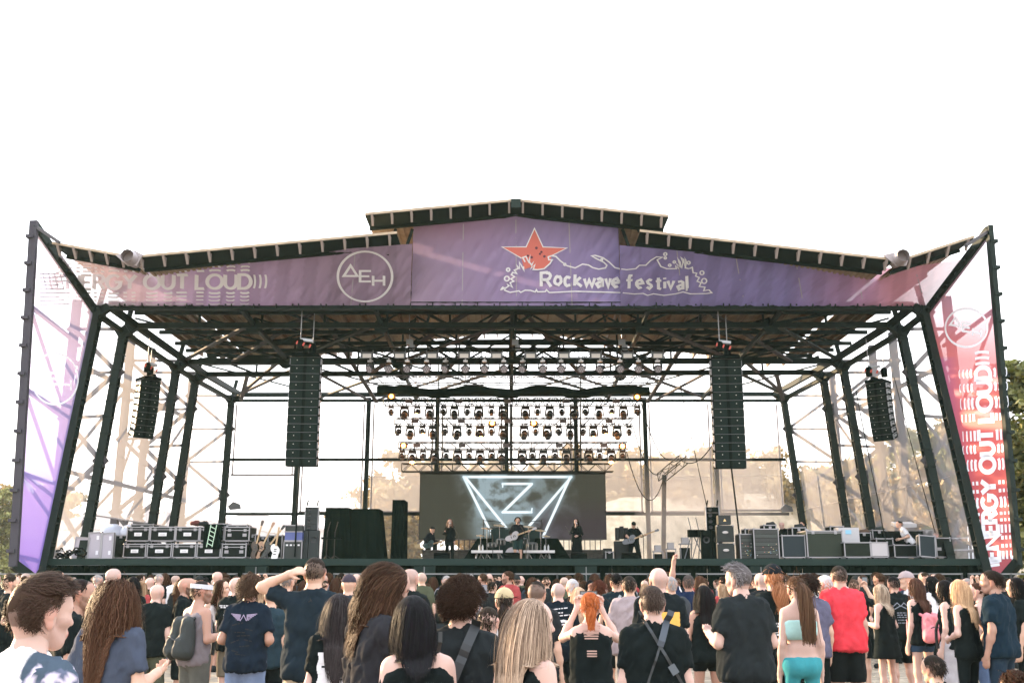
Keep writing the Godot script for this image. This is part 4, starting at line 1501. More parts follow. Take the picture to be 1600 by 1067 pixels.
	# things wrapped in clear film
	t = thing("wrapped_bundle", "rounded bundles wrapped in clear film behind the flight cases", "bundle", Vector3(deck_x(187, -36), DECK, -36))
	for k in 2:
		s = Shape.new()
		var rr := RandomNumberGenerator.new()
		rr.seed = 5 + k
		s.sphere(Vector3(-.3 + k * .66, .95, 0), Vector3(.46, .34, .4), 10, 14)
		for i in s.v.size(): s.v[i] += s.n[i] * rr.randf_range(-.03, .03)
		put("film", s, mat("film", Color(.42, .44, .52), .2), t)
	s = Shape.new()
	s.box(Vector3(0, .4, 0), Vector3(1.5, .62, .7))
	put("crate", s, mat("case_black", Color.BLACK), t)
	t = thing("board_stack", "low stack of brown boards at the left end of the stage", "boards", Vector3(deck_x(150, -36), DECK, -36))
	for k in 3:
		s = Shape.new()
		s.box(Vector3(.02 * k, .62 + k * .09, 0), Vector3(1.3, .07, .6))
		put("board", s, mat("board_brown", Color(.12, .09, .06), .7), t)
	s = Shape.new()
	s.box(Vector3(0, .3, 0), Vector3(1.2, .58, .5))
	put("crate", s, mat("case_black", Color.BLACK), t)
	# a heap of cable
	t = thing("cable_heap", "heap of coiled black cable at the left end of the deck", "cable", Vector3(deck_x(95, -32.2), DECK, -32.2))
	var rc := RandomNumberGenerator.new()
	rc.seed = 8
	for k in 10:
		s = Shape.new()
		var c := Vector3(rc.randf_range(-.5, .6), .06 + rc.randf() * .18, rc.randf_range(-.2, .2))
		var ring := []
		var tilt := Basis.from_euler(Vector3(rc.randf_range(-.6, .6), rc.randf() * 6, rc.randf_range(-.6, .6)))
		for i in 17: ring.append(c + tilt * Vector3(cos(i * TAU / 16) * .2, sin(i * 2.1) * .03, sin(i * TAU / 16) * .2))
		s.tube(ring, .026, 5)
		put("coil", s, mat("cable", Color.BLACK), t)
	# speaker stacks beside the drapes
	for g in [[-1.0, 481, 466, "left"], [1.0, 1112, 1126, "right"]]:
		var zz := -34.5
		t = thing("speaker_stack", "stack of small speakers standing on dark monitors on the %s side" % g[3], "speakers", Vector3(deck_x(g[1], zz), DECK, zz), g[0] * -.12)
		var tone := mat("speaker_grey", Color(.02, .024, .024), .8) if g[0] < 0 else mat("speaker_black", Color.BLACK)
		for k in 2:
			s = Shape.new()
			s.box(Vector3(-.17 + k * .36, .5, 0), Vector3(.34, 1.0, .5))
			put("monitor", s, tone, t)
			s = Shape.new()
			s.lathe([Vector2(.12, 0), Vector2(.11, .015), Vector2(.0, -.02)], Vector3(-.17 + k * .36, .68, .25), Vector3(0, 0, 1), 12)
			put("cone", s, mat("cone", Color(.01, .01, .01), .5), t)
		for k in 4:
			s = Shape.new()
			s.box(Vector3(.08, 1.1 + k * .2, 0), Vector3(.4, .18, .4), Basis(Vector3.RIGHT, (k - 1.5) * .05))
			var cab := put("cabinet", s, tone, t)
			s = Shape.new()
			s.lathe([Vector2(.07, 0), Vector2(.06, .015), Vector2(.0, .0)], Vector3(.0, 1.1 + k * .2, .205), Vector3(0, 0, 1), 10)
			put("cone", s, mat("cone", Color.BLACK), cab)
			s = Shape.new()
			s.box(Vector3(-.14, 1.1 + k * .2, .0), Vector3(.02, .2, .46))
			s.box(Vector3(.3, 1.1 + k * .2, .0), Vector3(.02, .2, .46))
			put("rigging_plate", s, mat("rigging_metal", Color.WHITE), cab)
		for k in 2:
			s = Shape.new()
			s.beam(Vector3(-.1 + k * .34, 1.82, .1), Vector3(-.06 + k * .34, 2.02, .1), .045)
			put("lifting_eye", s, tone, t)
	# amplifiers, left
	t = thing("amp_rack", "amplifier rack with a blue panel beside the white guitar", "amplifier", Vector3(deck_x(457, -34), DECK, -34))
	for k in [[.02, .62, Color(.012, .016, .014)], [.64, .3, Color(.07, .09, .25)], [.95, .2, Color(.012, .016, .014)]]:
		s = Shape.new()
		s.box(Vector3(0, k[0] + k[1] * .5, -.3), Vector3(.58, k[1] - .02, .6))
		put("unit", s, mat("unit_%s" % (k[2] as Color).to_html(), k[2], .5), t)
	s = Shape.new()
	for y in [.02, .62, .65, .94, 1.15]: s.box(Vector3(0, y, .0), Vector3(.62, .03, .04))
	for x in [-.3, .3]: s.box(Vector3(x, .34, .0), Vector3(.03, .6, .04))
	put("edge_trim", s, mat("aluminium", Color.WHITE), t)
	s = Shape.new()
	for k in 4: s.box(Vector3(-.2 + k * .13, .5, .005), Vector3(.07, .05, .02))
	put("control", s, mat("label_plate", Color.WHITE), t)
	guitar("white_guitar", "white electric guitar on a stand at the left front of the deck", "guitar", Transform3D(Basis(Vector3(0, 0, 1), 1.45) * Basis(Vector3.RIGHT, -.15), Vector3(deck_x(429.5, -33.2), DECK + .24, -33.2)), Color(.72, .7, .66), .62)
	for k in 3:
		guitar("rack_guitar", ["dark guitar leftmost in the rack beside the flight cases", "pale wooden guitar in the middle of the rack beside the flight cases", "black guitar at the right of the rack"][k], "guitar", Transform3D(Basis(Vector3(0, 0, 1), 1.35 - k * .2), Vector3(deck_x(398 + k * 9, -33.9), DECK + .35, -33.9)), [Color(.05, .03, .02), Color(.3, .17, .1), Color(.01, .012, .012)][k], .6)
	for g in [[386, 398, 835, -34.0, "tall open dark case beside the flight case rows"], [400, 418, 838, -34.6, "black case behind the guitar rack"], [418, 440, 836, -35.0, "dark cabinet behind the white guitar"]]: flight_case(g[0], g[1], g[2], g[3], DECK, g[4], {"d": .6, "latches": 1})
	for g in [[510, 0], [522, 1]]:
		t = thing("mic_stand", "thin black microphone stand by the left draped stacks, %s one" % ("left" if g[1] == 0 else "right"), "stand", Vector3(deck_x(g[0], -34.6), DECK, -34.6), 0, "microphone stands")
		s = Shape.new()
		s.tube([Vector3(0, 0, 0), Vector3(0, .95, 0), Vector3(.1, 1.3, .05)], .016, 5)
		put("pole", s, mat("lamp_black", Color.BLACK), t)
		for k in 3:
			s = Shape.new()
			s.tube([Vector3(0, .18, 0), Vector3(cos(k * 2.1) * .28, 0, sin(k * 2.1) * .28)], .014, 5)
			put("leg", s, mat("lamp_black", Color.BLACK), t)
		s = Shape.new()
		s.box(Vector3(.02, .75, .02), Vector3(.4, .06, .2))
		put("tray", s, mat("speaker_black", Color.BLACK), t)
	# right side
	var cab := mat("cab_black", Color(.012, .014, .013), .7)
	for k in 2:
		t = thing("guitar_cabinet", "%s black speaker cabinet of the pair by the right speaker stack" % ["lower", "upper"][k], "amplifier", Vector3(deck_x(1135, -33.6), DECK + k * .58, -33.6), -.1, "guitar cabinets")
		s = Shape.new()
		s.box(Vector3(0, .28, -.2), Vector3(.56, .54, .4))
		put("cabinet", s, cab, t)
		s = Shape.new()
		s.box(Vector3(0, .27, .006), Vector3(.5, .46, .012))
		put("grille", s, mat("grille_plain", Color(.02, .022, .02), .9), t)
		s = Shape.new()
		s.sphere(Vector3(0, .32, .015), Vector3(.1, .045, .012), 6, 12)
		put("oval_badge", s, mat("badge_pale", Color(.4, .36, .34), .4), t)
		for x in [-1.0, 1.0]:
			s = Shape.new()
			s.sphere(Vector3(x * .26, .53, -.01), Vector3.ONE * .035, 4, 6)
			put("corner", s, mat("aluminium", Color.WHITE), t)
	t = thing("warning_head", "black amplifier head with a yellow warning triangle on the cabinets", "amplifier", Vector3(deck_x(1135, -33.6), DECK + 1.16, -33.6))
	s = Shape.new()
	s.box(Vector3(0, .15, -.16), Vector3(.42, .3, .32))
	put("housing", s, cab, t)
	s = Shape.new()
	s.prism(PackedVector2Array([Vector2(-.05, .1), Vector2(.05, .1), Vector2(0, .19)]), Transform3D(Basis(), Vector3(0, 0, .012)), .01)
	put("warning_triangle", s, mat("warning_yellow", Color(.75, .5, .2), .5), t)
	for g in [[1157, 1178, 834, -33.8, "narrower open rack full of coloured plugs"], [1179, 1219, 826, -33.5, "wider open equipment rack with rows of coloured lights and knobs"]]:
		var x0 := deck_x(g[0], g[3])
		var x1 := deck_x(g[1], g[3])
		var hh := top_y(g[2], g[3]) - DECK
		var ww := x1 - x0
		t = thing("equipment_rack", g[4], "equipment rack", Vector3((x0 + x1) * .5, DECK, g[3]), 0, "equipment racks")
		case_shape(t, ww, hh, .7, {"latches": 0})
		var units := 7
		for k in units:
			s = Shape.new()
			s.box(Vector3(0, .06 + (k + .5) * (hh - .1) / units, .004), Vector3(ww - .09, (hh - .1) / units - .015, .02))
			put("unit", s, mat("unit_a", Color(.018, .024, .021), .4) if k % 2 else mat("unit_b", Color(.009, .011, .01), .4), t)
		var rr := RandomNumberGenerator.new()
		rr.seed = int(g[0])
		for k in 14:
			s = Shape.new()
			var y := .12 + rr.randf() * hh * (.5 if k < 20 else .9)
			s.box(Vector3(rr.randf_range(-.4, .4) * ww, y, .02), Vector3(.026, .02, .02))
			put("knob", s, mat("knob_%d" % (k % 6), [Color(.4, .28, .18), Color(.1, .2, .3), Color(.35, .1, .08), Color(.35, .34, .34), Color(.14, .26, .13), Color(.4, .3, .08)][k % 6], .4), t)
	flight_case(1223, 1260, 836, -33.4, DECK, "dark grey flat fronted case beside the wider rack", {"mat": mat("case_slate", Color(.025, .032, .036), .7, 0.0, {"metallic_specular": .25}), "d": .7, "latches": 0})
	flight_case(1262, 1319, 829, -33.3, DECK, "biggest olive grey flight case on the right of the deck", {"mat": mat("case_olive", Color(.03, .036, .027), .7, 0.0, {"metallic_specular": .25}), "d": 1.1, "lid": .08})
	flight_case(1320, 1362, 847, -33.0, DECK, "long low dark case beside the big olive case", {"mat": mat("case_dark_olive", Color(.014, .018, .013), .7, 0.0, {"metallic_specular": .25}), "d": .8, "latches": 0, "plate": false})
	flight_case(1362, 1389, 847, -33.0, DECK, "low case with a white front beside the long dark case", {"mat": mat("case_white", Color(.42, .39, .39), .6), "d": .8, "latches": 0})
	flight_case(1371, 1398, 841, -34.2, DECK, "open black frame case behind the white fronted case", {"d": .6, "latches": 0})
	var lean := flight_case(1437, 1463, 836, -32.6, DECK, "slate grey case lid leaning near the right end of the deck", {"mat": mat("case_slate", Color.BLACK), "d": .25, "latches": 0})
	lean.rotation.z = -.09
	lean.rotation.x = -.1
	flight_case(1464, 1488, 840, -33.0, DECK, "black case with two pale handles at the right end of the deck", {"d": .5, "latches": 0, "handles": 2})
	flight_case(1398, 1436, 851, -33.2, DECK, "low black table box in front of the man in white", {"d": .5, "latches": 0})
	# a second, darker row behind, with odds and ends on top
	for q in [[1240, 1262, 824, "behind the slate case"], [1300, 1322, 822, "behind the right end of the big olive case"], [1342, 1364, 832, "behind the long low case"], [1366, 1388, 828, "behind the white fronted case"], [1440, 1462, 828, "behind the leaning slate lid"], [1196, 1216, 820, "behind the wider rack"], [1166, 1182, 826, "behind the narrower rack"], [200, 236, 819, "behind the left end of the upper case row"], [330, 352, 818, "behind the hatched cloth"], [352, 384, 820, "behind the right end of the upper case row"]]:
		flight_case(q[0], q[1], q[2], -35.4, DECK, "dark case in the rear row, %s" % q[3], {"d": .6, "latches": 1, "mat": mat("case_rear", Color(.006, .009, .008), .8, 0.0, {"metallic_specular": .15})})
	for q in [[1206, 818, "on the case behind the wider rack", Color(.02, .022, .024)], [1250, 821, "on the case behind the slate case", Color(.012, .014, .016)], [1352, 829, "on the case behind the long low case", Color(.1, .06, .04)], [1376, 825, "on the case behind the white fronted case", Color(.015, .02, .018)], [1450, 825, "on the case behind the leaning lid", Color(.16, .15, .03)], [305, 816, "above the third upper flight case", Color(.12, .03, .025)], [318, 817, "beside the dark red bag", Color(.01, .012, .012)]]:
		var bag := Shape.new()
		bag.sphere(Vector3.ZERO, Vector3(.19, .09, .14), 6, 10)
		for i in bag.v.size(): bag.v[i] += bag.n[i] * .03 * sin(bag.v[i].x * 31 + bag.v[i].z * 17)
		var bo := put("kit_bag", bag, mat("kit_" + (q[3] as Color).to_html(false), q[3], .85))
		bo.position = at(q[0], q[1] + 1.5, -35.6)
		tag(bo, "small soft kit bag lying %s" % q[2], "bag", "kit bags")
	t = thing("mixing_desk", "small white mixing desk behind the right flight cases", "mixing desk", Vector3(deck_x(1412, -35.2), DECK, -35.2))
	s = Shape.new()
	s.box(Vector3(0, .5, 0), Vector3(1.2, 1.0, .7))
	put("table", s, mat("case_black", Color.BLACK), t)
	s = Shape.new()
	s.box(Vector3(.1, 1.24, 0), Vector3(.7, .12, .5), Basis(Vector3.RIGHT, .2))
	put("desk_top", s, mat("paper_white", Color(.45, .44, .45), .7), t)
	t = thing("paper_box", "white box with a pale blue print behind the big olive case", "box", Vector3(deck_x(1330, -34.4), DECK, -34.4))
	s = Shape.new()
	s.box(Vector3(0, .55, -.3), Vector3(.7, 1.1, .5))
	put("box_side", s, mat("paper_white", Color.WHITE), t)
	s = Shape.new()
	s.box(Vector3(-.02, .95, -.04), Vector3(.2, .14, .01))
	put("blue_print", s, mat("pale_blue", Color(.25, .5, .65), .6), t)
	t = thing("deck_railing", "pale metal railing at the right end of the deck", "railing")
	for k in [[at(1486, 842, -33.2), at(1529, 840, -33.2)], [at(1490, 860, -33.2), at(1529, 859, -33.2)], [at(1528, 838, -33.2), at(1534, 872, -33.2)]]:
		s = Shape.new()
		s.tube(k, .035, 6)
		put("rail", s, mat("aluminium", Color.WHITE), t)
	# keyboards, stands and boxes of the bass side, half lost in smoke
	for g in [[1020, 1036, 862, "left"], [1040, 1056, 858, "middle"], [1062, 1080, 850, "right"]]:
		var zz := -38.5
		t = thing("gear_table", "small pale table with boxes on the bass side, %s one" % g[3], "table", Vector3(deck_x((g[0] + g[1]) * .5, zz), DECK, zz), 0, "gear tables")
		var hh := top_y(g[2], zz) - DECK
		var ww := deck_x(g[1], zz) - deck_x(g[0], zz)
		s = Shape.new()
		s.box(Vector3(0, hh, 0), Vector3(ww, .04, .4))
		put("table_top", s, mat("aluminium", Color.WHITE), t)
		for x in [-1.0, 1.0]:
			s = Shape.new()
			s.tube([Vector3(x * ww * .45, 0, .15), Vector3(x * ww * .45, hh, .15)], .02, 5)
			put("leg", s, mat("aluminium", Color.WHITE), t)
		s = Shape.new()
		s.box(Vector3(.0, hh + .13, 0), Vector3(ww * .6, .22, .3))
		put("equipment_box", s, mat("pale_gear", Color(.32, .3, .3), .6), t)
		s = Shape.new()
		s.box(Vector3(.0, hh * .45, -.1), Vector3(ww * .8, hh * .7, .3))
		put("lower_box", s, mat("case_black", Color.BLACK), t)
	for g in [[1083, 0], [1095, 1]]:
		t = thing("tripod_stand", "tripod stand beside the right speaker stack, %s one" % ("left" if g[1] == 0 else "right"), "stand", Vector3(deck_x(g[0], -35.5), DECK, -35.5), 0, "tripod stands")
		for k in 3:
			s = Shape.new()
			s.tube([Vector3(0, 1.0, 0), Vector3(cos(k * 2.1 + .5) * .42, 0, sin(k * 2.1 + .5) * .42)], .02, 5)
			put("leg", s, mat("stand_grey", Color(.1, .11, .12), .5), t)
		s = Shape.new()
		s.tube([Vector3(0, .9, 0), Vector3(-.12, 1.5, 0)], .016, 5)
		put("pole", s, mat("stand_grey", Color.BLACK), t)
		s = Shape.new()
		s.box(Vector3(0, .95, 0), Vector3(.3, .25, .25))
		put("head_box", s, mat("speaker_black", Color.BLACK), t)
	for q in [[716, 39.4, "in front of the left singer"], [822, 38.8, "in front of the curly haired guitarist"], [893, 39.0, "in front of the singer in the long dress"], [1006, 39.6, "in front of the bass player"], [770, 40.0, "at the left of the drum kit"]]:
		t = thing("mic_stand", "thin black microphone stand %s" % q[2], "stand", Vector3(deck_x(q[0], -q[1]), DECK, -q[1]), 0, "microphone stands")
		s = Shape.new()
		s.tube([Vector3(0, 0, 0), Vector3(0, 1.05, 0), Vector3(-.22, 1.4, -.1)], .014, 5)
		put("pole", s, mat("lamp_black", Color.BLACK), t)
		s = Shape.new()
		s.lathe([Vector2(0, 0), Vector2(.14, 0), Vector2(.13, .025), Vector2(0, .03)], Vector3.ZERO, Vector3.UP, 12)
		put("foot", s, mat("lamp_black", Color.BLACK), t)
	for q in [[690, "left singer"], [800, "curly haired guitarist"], [905, "singer in the long dress"], [985, "bass player"]]:
		t = thing("floor_monitor", "low black wedge speaker at the feet of the %s" % q[1], "speaker", Vector3(deck_x(q[0], -38.2), DECK, -38.2), 0, "wedge speakers on the deck")
		s = Shape.new()
		s.prism(PackedVector2Array([Vector2(0, 0), Vector2(.5, 0), Vector2(.5, .1), Vector2(.16, .36), Vector2(0, .3)]), Transform3D(Basis(Vector3(0, 0, -1), Vector3(0, 1, 0), Vector3(1, 0, 0)), Vector3(.3, 0, 0)), .6)
		put("cabinet", s, mat("speaker_black", Color.BLACK), t)
		s = Shape.new()
		s.box(Vector3(0, .26, -.34), Vector3(.5, .02, .38), Basis(Vector3.RIGHT, -.65))
		put("grille", s, mat("grille_plain", Color(.02, .022, .02), .9), t)
	# the bass rig
	t = thing("bass_amp", "tall black bass amplifier with a small head at the bassist's side", "amplifier", Vector3(deck_x(973, -41), DECK, -41))
	s = Shape.new()
	s.box(Vector3(0, .45, -.2), Vector3(.62, .9, .45))
	put("cabinet", s, cab, t)
	s = Shape.new()
	for k in 3: s.box(Vector3(-.18 + k * .18, 1.18 + .06 * (k % 2), -.2), Vector3(.15, .5, .3))
	put("head_unit", s, cab, t)
	s = Shape.new()
	s.box(Vector3(-.62, .3, .1), Vector3(.34, .6, .4))
	put("side_box", s, cab, t)
	flight_case(946, 959, 862, -40.6, DECK, "small pale edged case at the bassist's feet", {"d": .5, "latches": 1})
	# small floor speakers under the deck edge
	for g in [403, 664, 915, 1186]:
		t = thing("front_fill", "small pair of grey speakers under the deck edge, %s" % {403: "leftmost of four", 664: "second of four from the left", 915: "third of four from the left", 1186: "rightmost of four"}[g], "speaker", Vector3(deck_x(g, -31.25), DECK - .42, -31.25), 0, "speakers under the deck edge")
		for x in [-1.0, 1.0]:
			for y in [0, 1]:
				s = Shape.new()
				s.box(Vector3(x * .17, .06 - y * .28, 0), Vector3(.31, .27, .3))
				put("cabinet", s, mat("front_fill", Color(.016, .024, .021), .8, 0.0, {"metallic_specular": .1}), t)
		s = Shape.new()
		s.box(Vector3(0, -.1, .02), Vector3(.03, .54, .3))
		put("divider", s, mat("joint_grey", Color.WHITE), t)
	# barrier in front of the stage
	for k in 12:
		t = thing("crowd_barrier", "pale metal crowd barrier before the stage, %s from the left" % nth_word(k), "barrier", Vector3(-14.3 + k * 2.6, 0, -29.3), 0, "barriers before the stage")
		s = Shape.new()
		s.box(Vector3(0, 1.84, 0), Vector3(2.45, .04, .05))
		put("top_rail", s, mat("barrier_rail", Color(.16, .16, .16), .5, .3), t)
		for x in [-1.2, 0.0, 1.2]:
			s = Shape.new()
			s.beam(Vector3(x, 0, 0), Vector3(x, 1.84, 0), .05)
			put("post", s, mat("barrier_post", Color(.02, .022, .022), .6), t)
		s = Shape.new()
		s.box(Vector3(0, .8, -.02), Vector3(2.4, 1.4, .02))
		put("panel", s, mat("barrier_panel", Color(.004, .006, .005), .8, 0.0, {"metallic_specular": .05}), t)

func nth_word(k: int) -> String: return ["first", "second", "third", "fourth", "fifth", "sixth", "seventh", "eighth", "ninth", "tenth", "eleventh", "twelfth"][k]

func build_drums() -> void:
	var z := -40.5
	var t := thing("drum_riser", "low drum platform with a white front edge", "platform", Vector3(deck_x(802, z), DECK, z))
	var chrome := mat("chrome", Color(.62, .6, .58), .2, .8)
	for g in [[-1.02, .62], [1.0, .62]]:
		var s := Shape.new()
		s.box(Vector3(g[0] as float * 1.02, .46, .1), Vector3(g[1] as float * 2, .1, .6))
		put("platform_edge", s, mat("white_edge", Color(.66, .63, .62), .5), t)
		for x in [-.5, .5]:
			s = Shape.new()
			s.tube([Vector3(g[0] + x, 0, .3), Vector3(g[0] + x * .8, .44, .1)], .04, 6)
			put("leg", s, chrome, t)
	t = thing("drum_kit", "drum kit with a pale round bass drum at the centre of the stage", "drum kit", Vector3(deck_x(802, z), DECK, z))
	var shell := mat("drum_shell", Color(.03, .035, .035), .3)
	var skin := mat("drum_skin", Color(.5, .48, .52), .5)
	var s := Shape.new()
	s.lathe([Vector2(.3, -.45), Vector2(.3, 0), Vector2(.285, .02), Vector2(.285, .0)], Vector3(-.04, .34, .5), Vector3(0, 0, 1), 24)
	put("bass_drum", s, shell, t)
	s = Shape.new()
	s.lathe([Vector2(.285, .0), Vector2(0.09, .012), Vector2(0, .012)], Vector3(-.04, .34, .5), Vector3(0, 0, 1), 24)
	put("bass_skin", s, skin, t)
	s = Shape.new()
	for k in 7: s.sphere(Vector3(-.04 + .06 * cos(k * .9), .34 + .06 * sin(k * .9), .515), Vector3(.035, .035, .006), 4, 8)
	put("skin_print", s, mat("print_dark", Color(.03, .03, .035), .6), t)
	for g in [[-.5, .95, .17, .22], [.02, 1.0, .15, .18], [.4, .98, .15, .2], [.75, .8, .2, .35], [-.85, .8, .17, .16]]:
		s = Shape.new()
		var o := Vector3(g[0], g[1], .1)
		s.lathe([Vector2(0, 0), Vector2(g[2], 0), Vector2(g[2], -g[3]), Vector2(0, -g[3])], o, Vector3(0, 1, .25), 14)
		var d := put("drum", s, shell, t)
		s = Shape.new()
		for k in 8:
			var a := k * TAU / 8
			s.tube([o + Vector3(cos(a) * (g[2] + .012), -.02, sin(a) * (g[2] + .012)), o + Vector3(cos(a) * (g[2] + .012), -g[3] + .02, sin(a) * (g[2] + .012))], .009, 4)
		put("lugs", s, chrome, d)
	for g in [[-1.05, 1.38, .22], [-.55, 1.5, .24], [.62, 1.45, .24], [1.1, 1.3, .22], [-1.3, 1.1, .17], [1.3, 1.08, .18]]:
		s = Shape.new()
		s.tube([Vector3(g[0], 0, -.1), Vector3(g[0], g[1], .05)], .016, 5)
		for k in 3: s.tube([Vector3(g[0], .4, -.1), Vector3(g[0] + cos(k * 2.1) * .24, 0, -.1 + sin(k * 2.1) * .24)], .014, 5)
		var d := put("cymbal_stand", s, chrome, t)
		s = Shape.new()
		s.lathe([Vector2(0, .03), Vector2(.04, .025), Vector2(.05, .01), Vector2(g[2], -.012), Vector2(g[2], -.016), Vector2(0, .0)], Vector3(g[0], g[1], .05), Vector3(.1, 1, .2), 18)
		put("cymbal", s, mat("bronze", Color(.35, .24, .1), .3, .7), d)
	s = Shape.new()
	for x in [-1.2, 1.15]:
		s.tube([Vector3(x, 0, -.2), Vector3(x, 1.75, -.2)], .02, 5)
		s.tube([Vector3(x, 1.7, -.2), Vector3(x * .4, 1.62, .1)], .014, 5)
	put("boom_stand", s, mat("lamp_black", Color.BLACK), t)
	t = thing("drum_screen", "dark cloth screen standing behind the drum kit", "screen", Vector3(deck_x(805, -41.6), DECK, -41.6))
	s = Shape.new()
	for k in 10:
		var xa := -1.0 + k * .2
		s.quad(Vector3(xa, .2, .03 * sin(k * 1.4)), Vector3(xa + .2, .2, .03 * sin((k + 1) * 1.4)), Vector3(xa + .2, 1.42, .03 * sin((k + 1) * 1.4)), Vector3(xa, 1.42 + .02 * sin(k), .03 * sin(k * 1.4)))
	put("cloth", s, mat("teal_black", Color(.012, .028, .026), .9), t)
	s = Shape.new()
	s.tube([Vector3(-1.05, 0, 0), Vector3(-1.05, 1.45, 0), Vector3(1.05, 1.45, 0), Vector3(1.05, 0, 0)], .025, 5)
	put("frame", s, mat("lamp_black", Color.BLACK), t)
	for g in [[760, "left"], [852, "right"]]:
		var k := 0
		for x in [0, 1]:
			s = Shape.new()
			s.lathe([Vector2(0, 0), Vector2(.035, 0), Vector2(.035, .16), Vector2(.014, .2), Vector2(.014, .23), Vector2(0, .23)], Vector3(deck_x(g[0], -39.8) + x * .14 - (.3 if g[0] < 800 else .0), DECK + .5, -40.3), Vector3.UP, 8)
			tag(put("water_bottle", s, mat("bottle", Color(.55, .58, .6), .25)), "small clear bottle on the %s drum platform edge, %s one" % [g[1], ["left", "right"][x]], "bottle", "bottles")

# ---------------------------------------------------------------- surroundings
func tree_mesh(t: Node3D, h: float, spread: float, sd: int, leaf: Material, n: int, pine: bool) -> void:
	var r := RandomNumberGenerator.new()
	r.seed = sd
	var s := Shape.new()
	var bend := Vector3(r.randf_range(-.3, .3), 0, r.randf_range(-.3, .3))
	var pts := []
	for k in 7: pts.append(Vector3(0, h * .85 * k / 6.0, 0) + bend * sin(k * .9) * .6)
	s.tube(pts, h * .022, 7, h * .006)
	put("trunk", s, mat("bark", Color(.09, .065, .05), .9), t)
	var tips := []
	s = Shape.new()
	var limbs := 26 if pine else 18
	for k in limbs:
		var v := lerpf(.22 if pine else .3, .96, float(k) / limbs)
		var a := r.randf() * TAU
		var reach := spread * (sin(PI * clampf((v - .12) / .95, 0, 1)) * .8 + .25) * r.randf_range(.65, 1.15)
		if pine: reach = spread * clampf(1.15 - v * .95, .18, 1.0) * r.randf_range(.7, 1.15)
		var p := Vector3(0, h * v * .86, 0) + bend * .5
		var q := p + Vector3(cos(a) * reach, reach * (.1 if pine else .45) + r.randf() * .4, sin(a) * reach)
		var m := p.lerp(q, .5) + Vector3(0, .15 * reach, 0)
		s.tube([p, m, q], h * .007, 4, h * .002)
		for j in 4: tips.append([p.lerp(q, .35 + .22 * j) + Vector3(0, .1 * reach * sin(j * 1.0), 0), reach * (.5 - .05 * j), r.randf_range(.5, 1.5)])
	put("limbs", s, mat("bark", Color.BLACK), t).set_meta("kind", "stuff")
	s = Shape.new()
	for k in n:
		var c = tips[r.randi() % tips.size()]
		var rad: float = maxf(c[1], spread * .16)
		var o := Vector3(r.randfn(), r.randfn() * .6, r.randfn()) * rad * .42
		var p: Vector3 = c[0] + o
		var b := Basis.from_euler(Vector3(r.randf() * 6.3, r.randf() * 6.3, r.randf() * 6.3))
		var w := r.randf_range(.07, .2) * (h / 10.0 + .35) * (.55 if pine else 1.0)
		var tone: float = c[2] * r.randf_range(.75, 1.25)
		s.tint = Color(tone * r.randf_range(.9, 1.15), tone, tone * r.randf_range(.7, 1.0))
		s.quad(p - b.x * w - b.y * w * .5, p + b.x * w - b.y * w * .4, p + b.x * w * .8 + b.y * w * .5, p - b.x * w * .7 + b.y * w * .5)
	put("crown", s, leaf, t).set_meta("kind", "stuff")

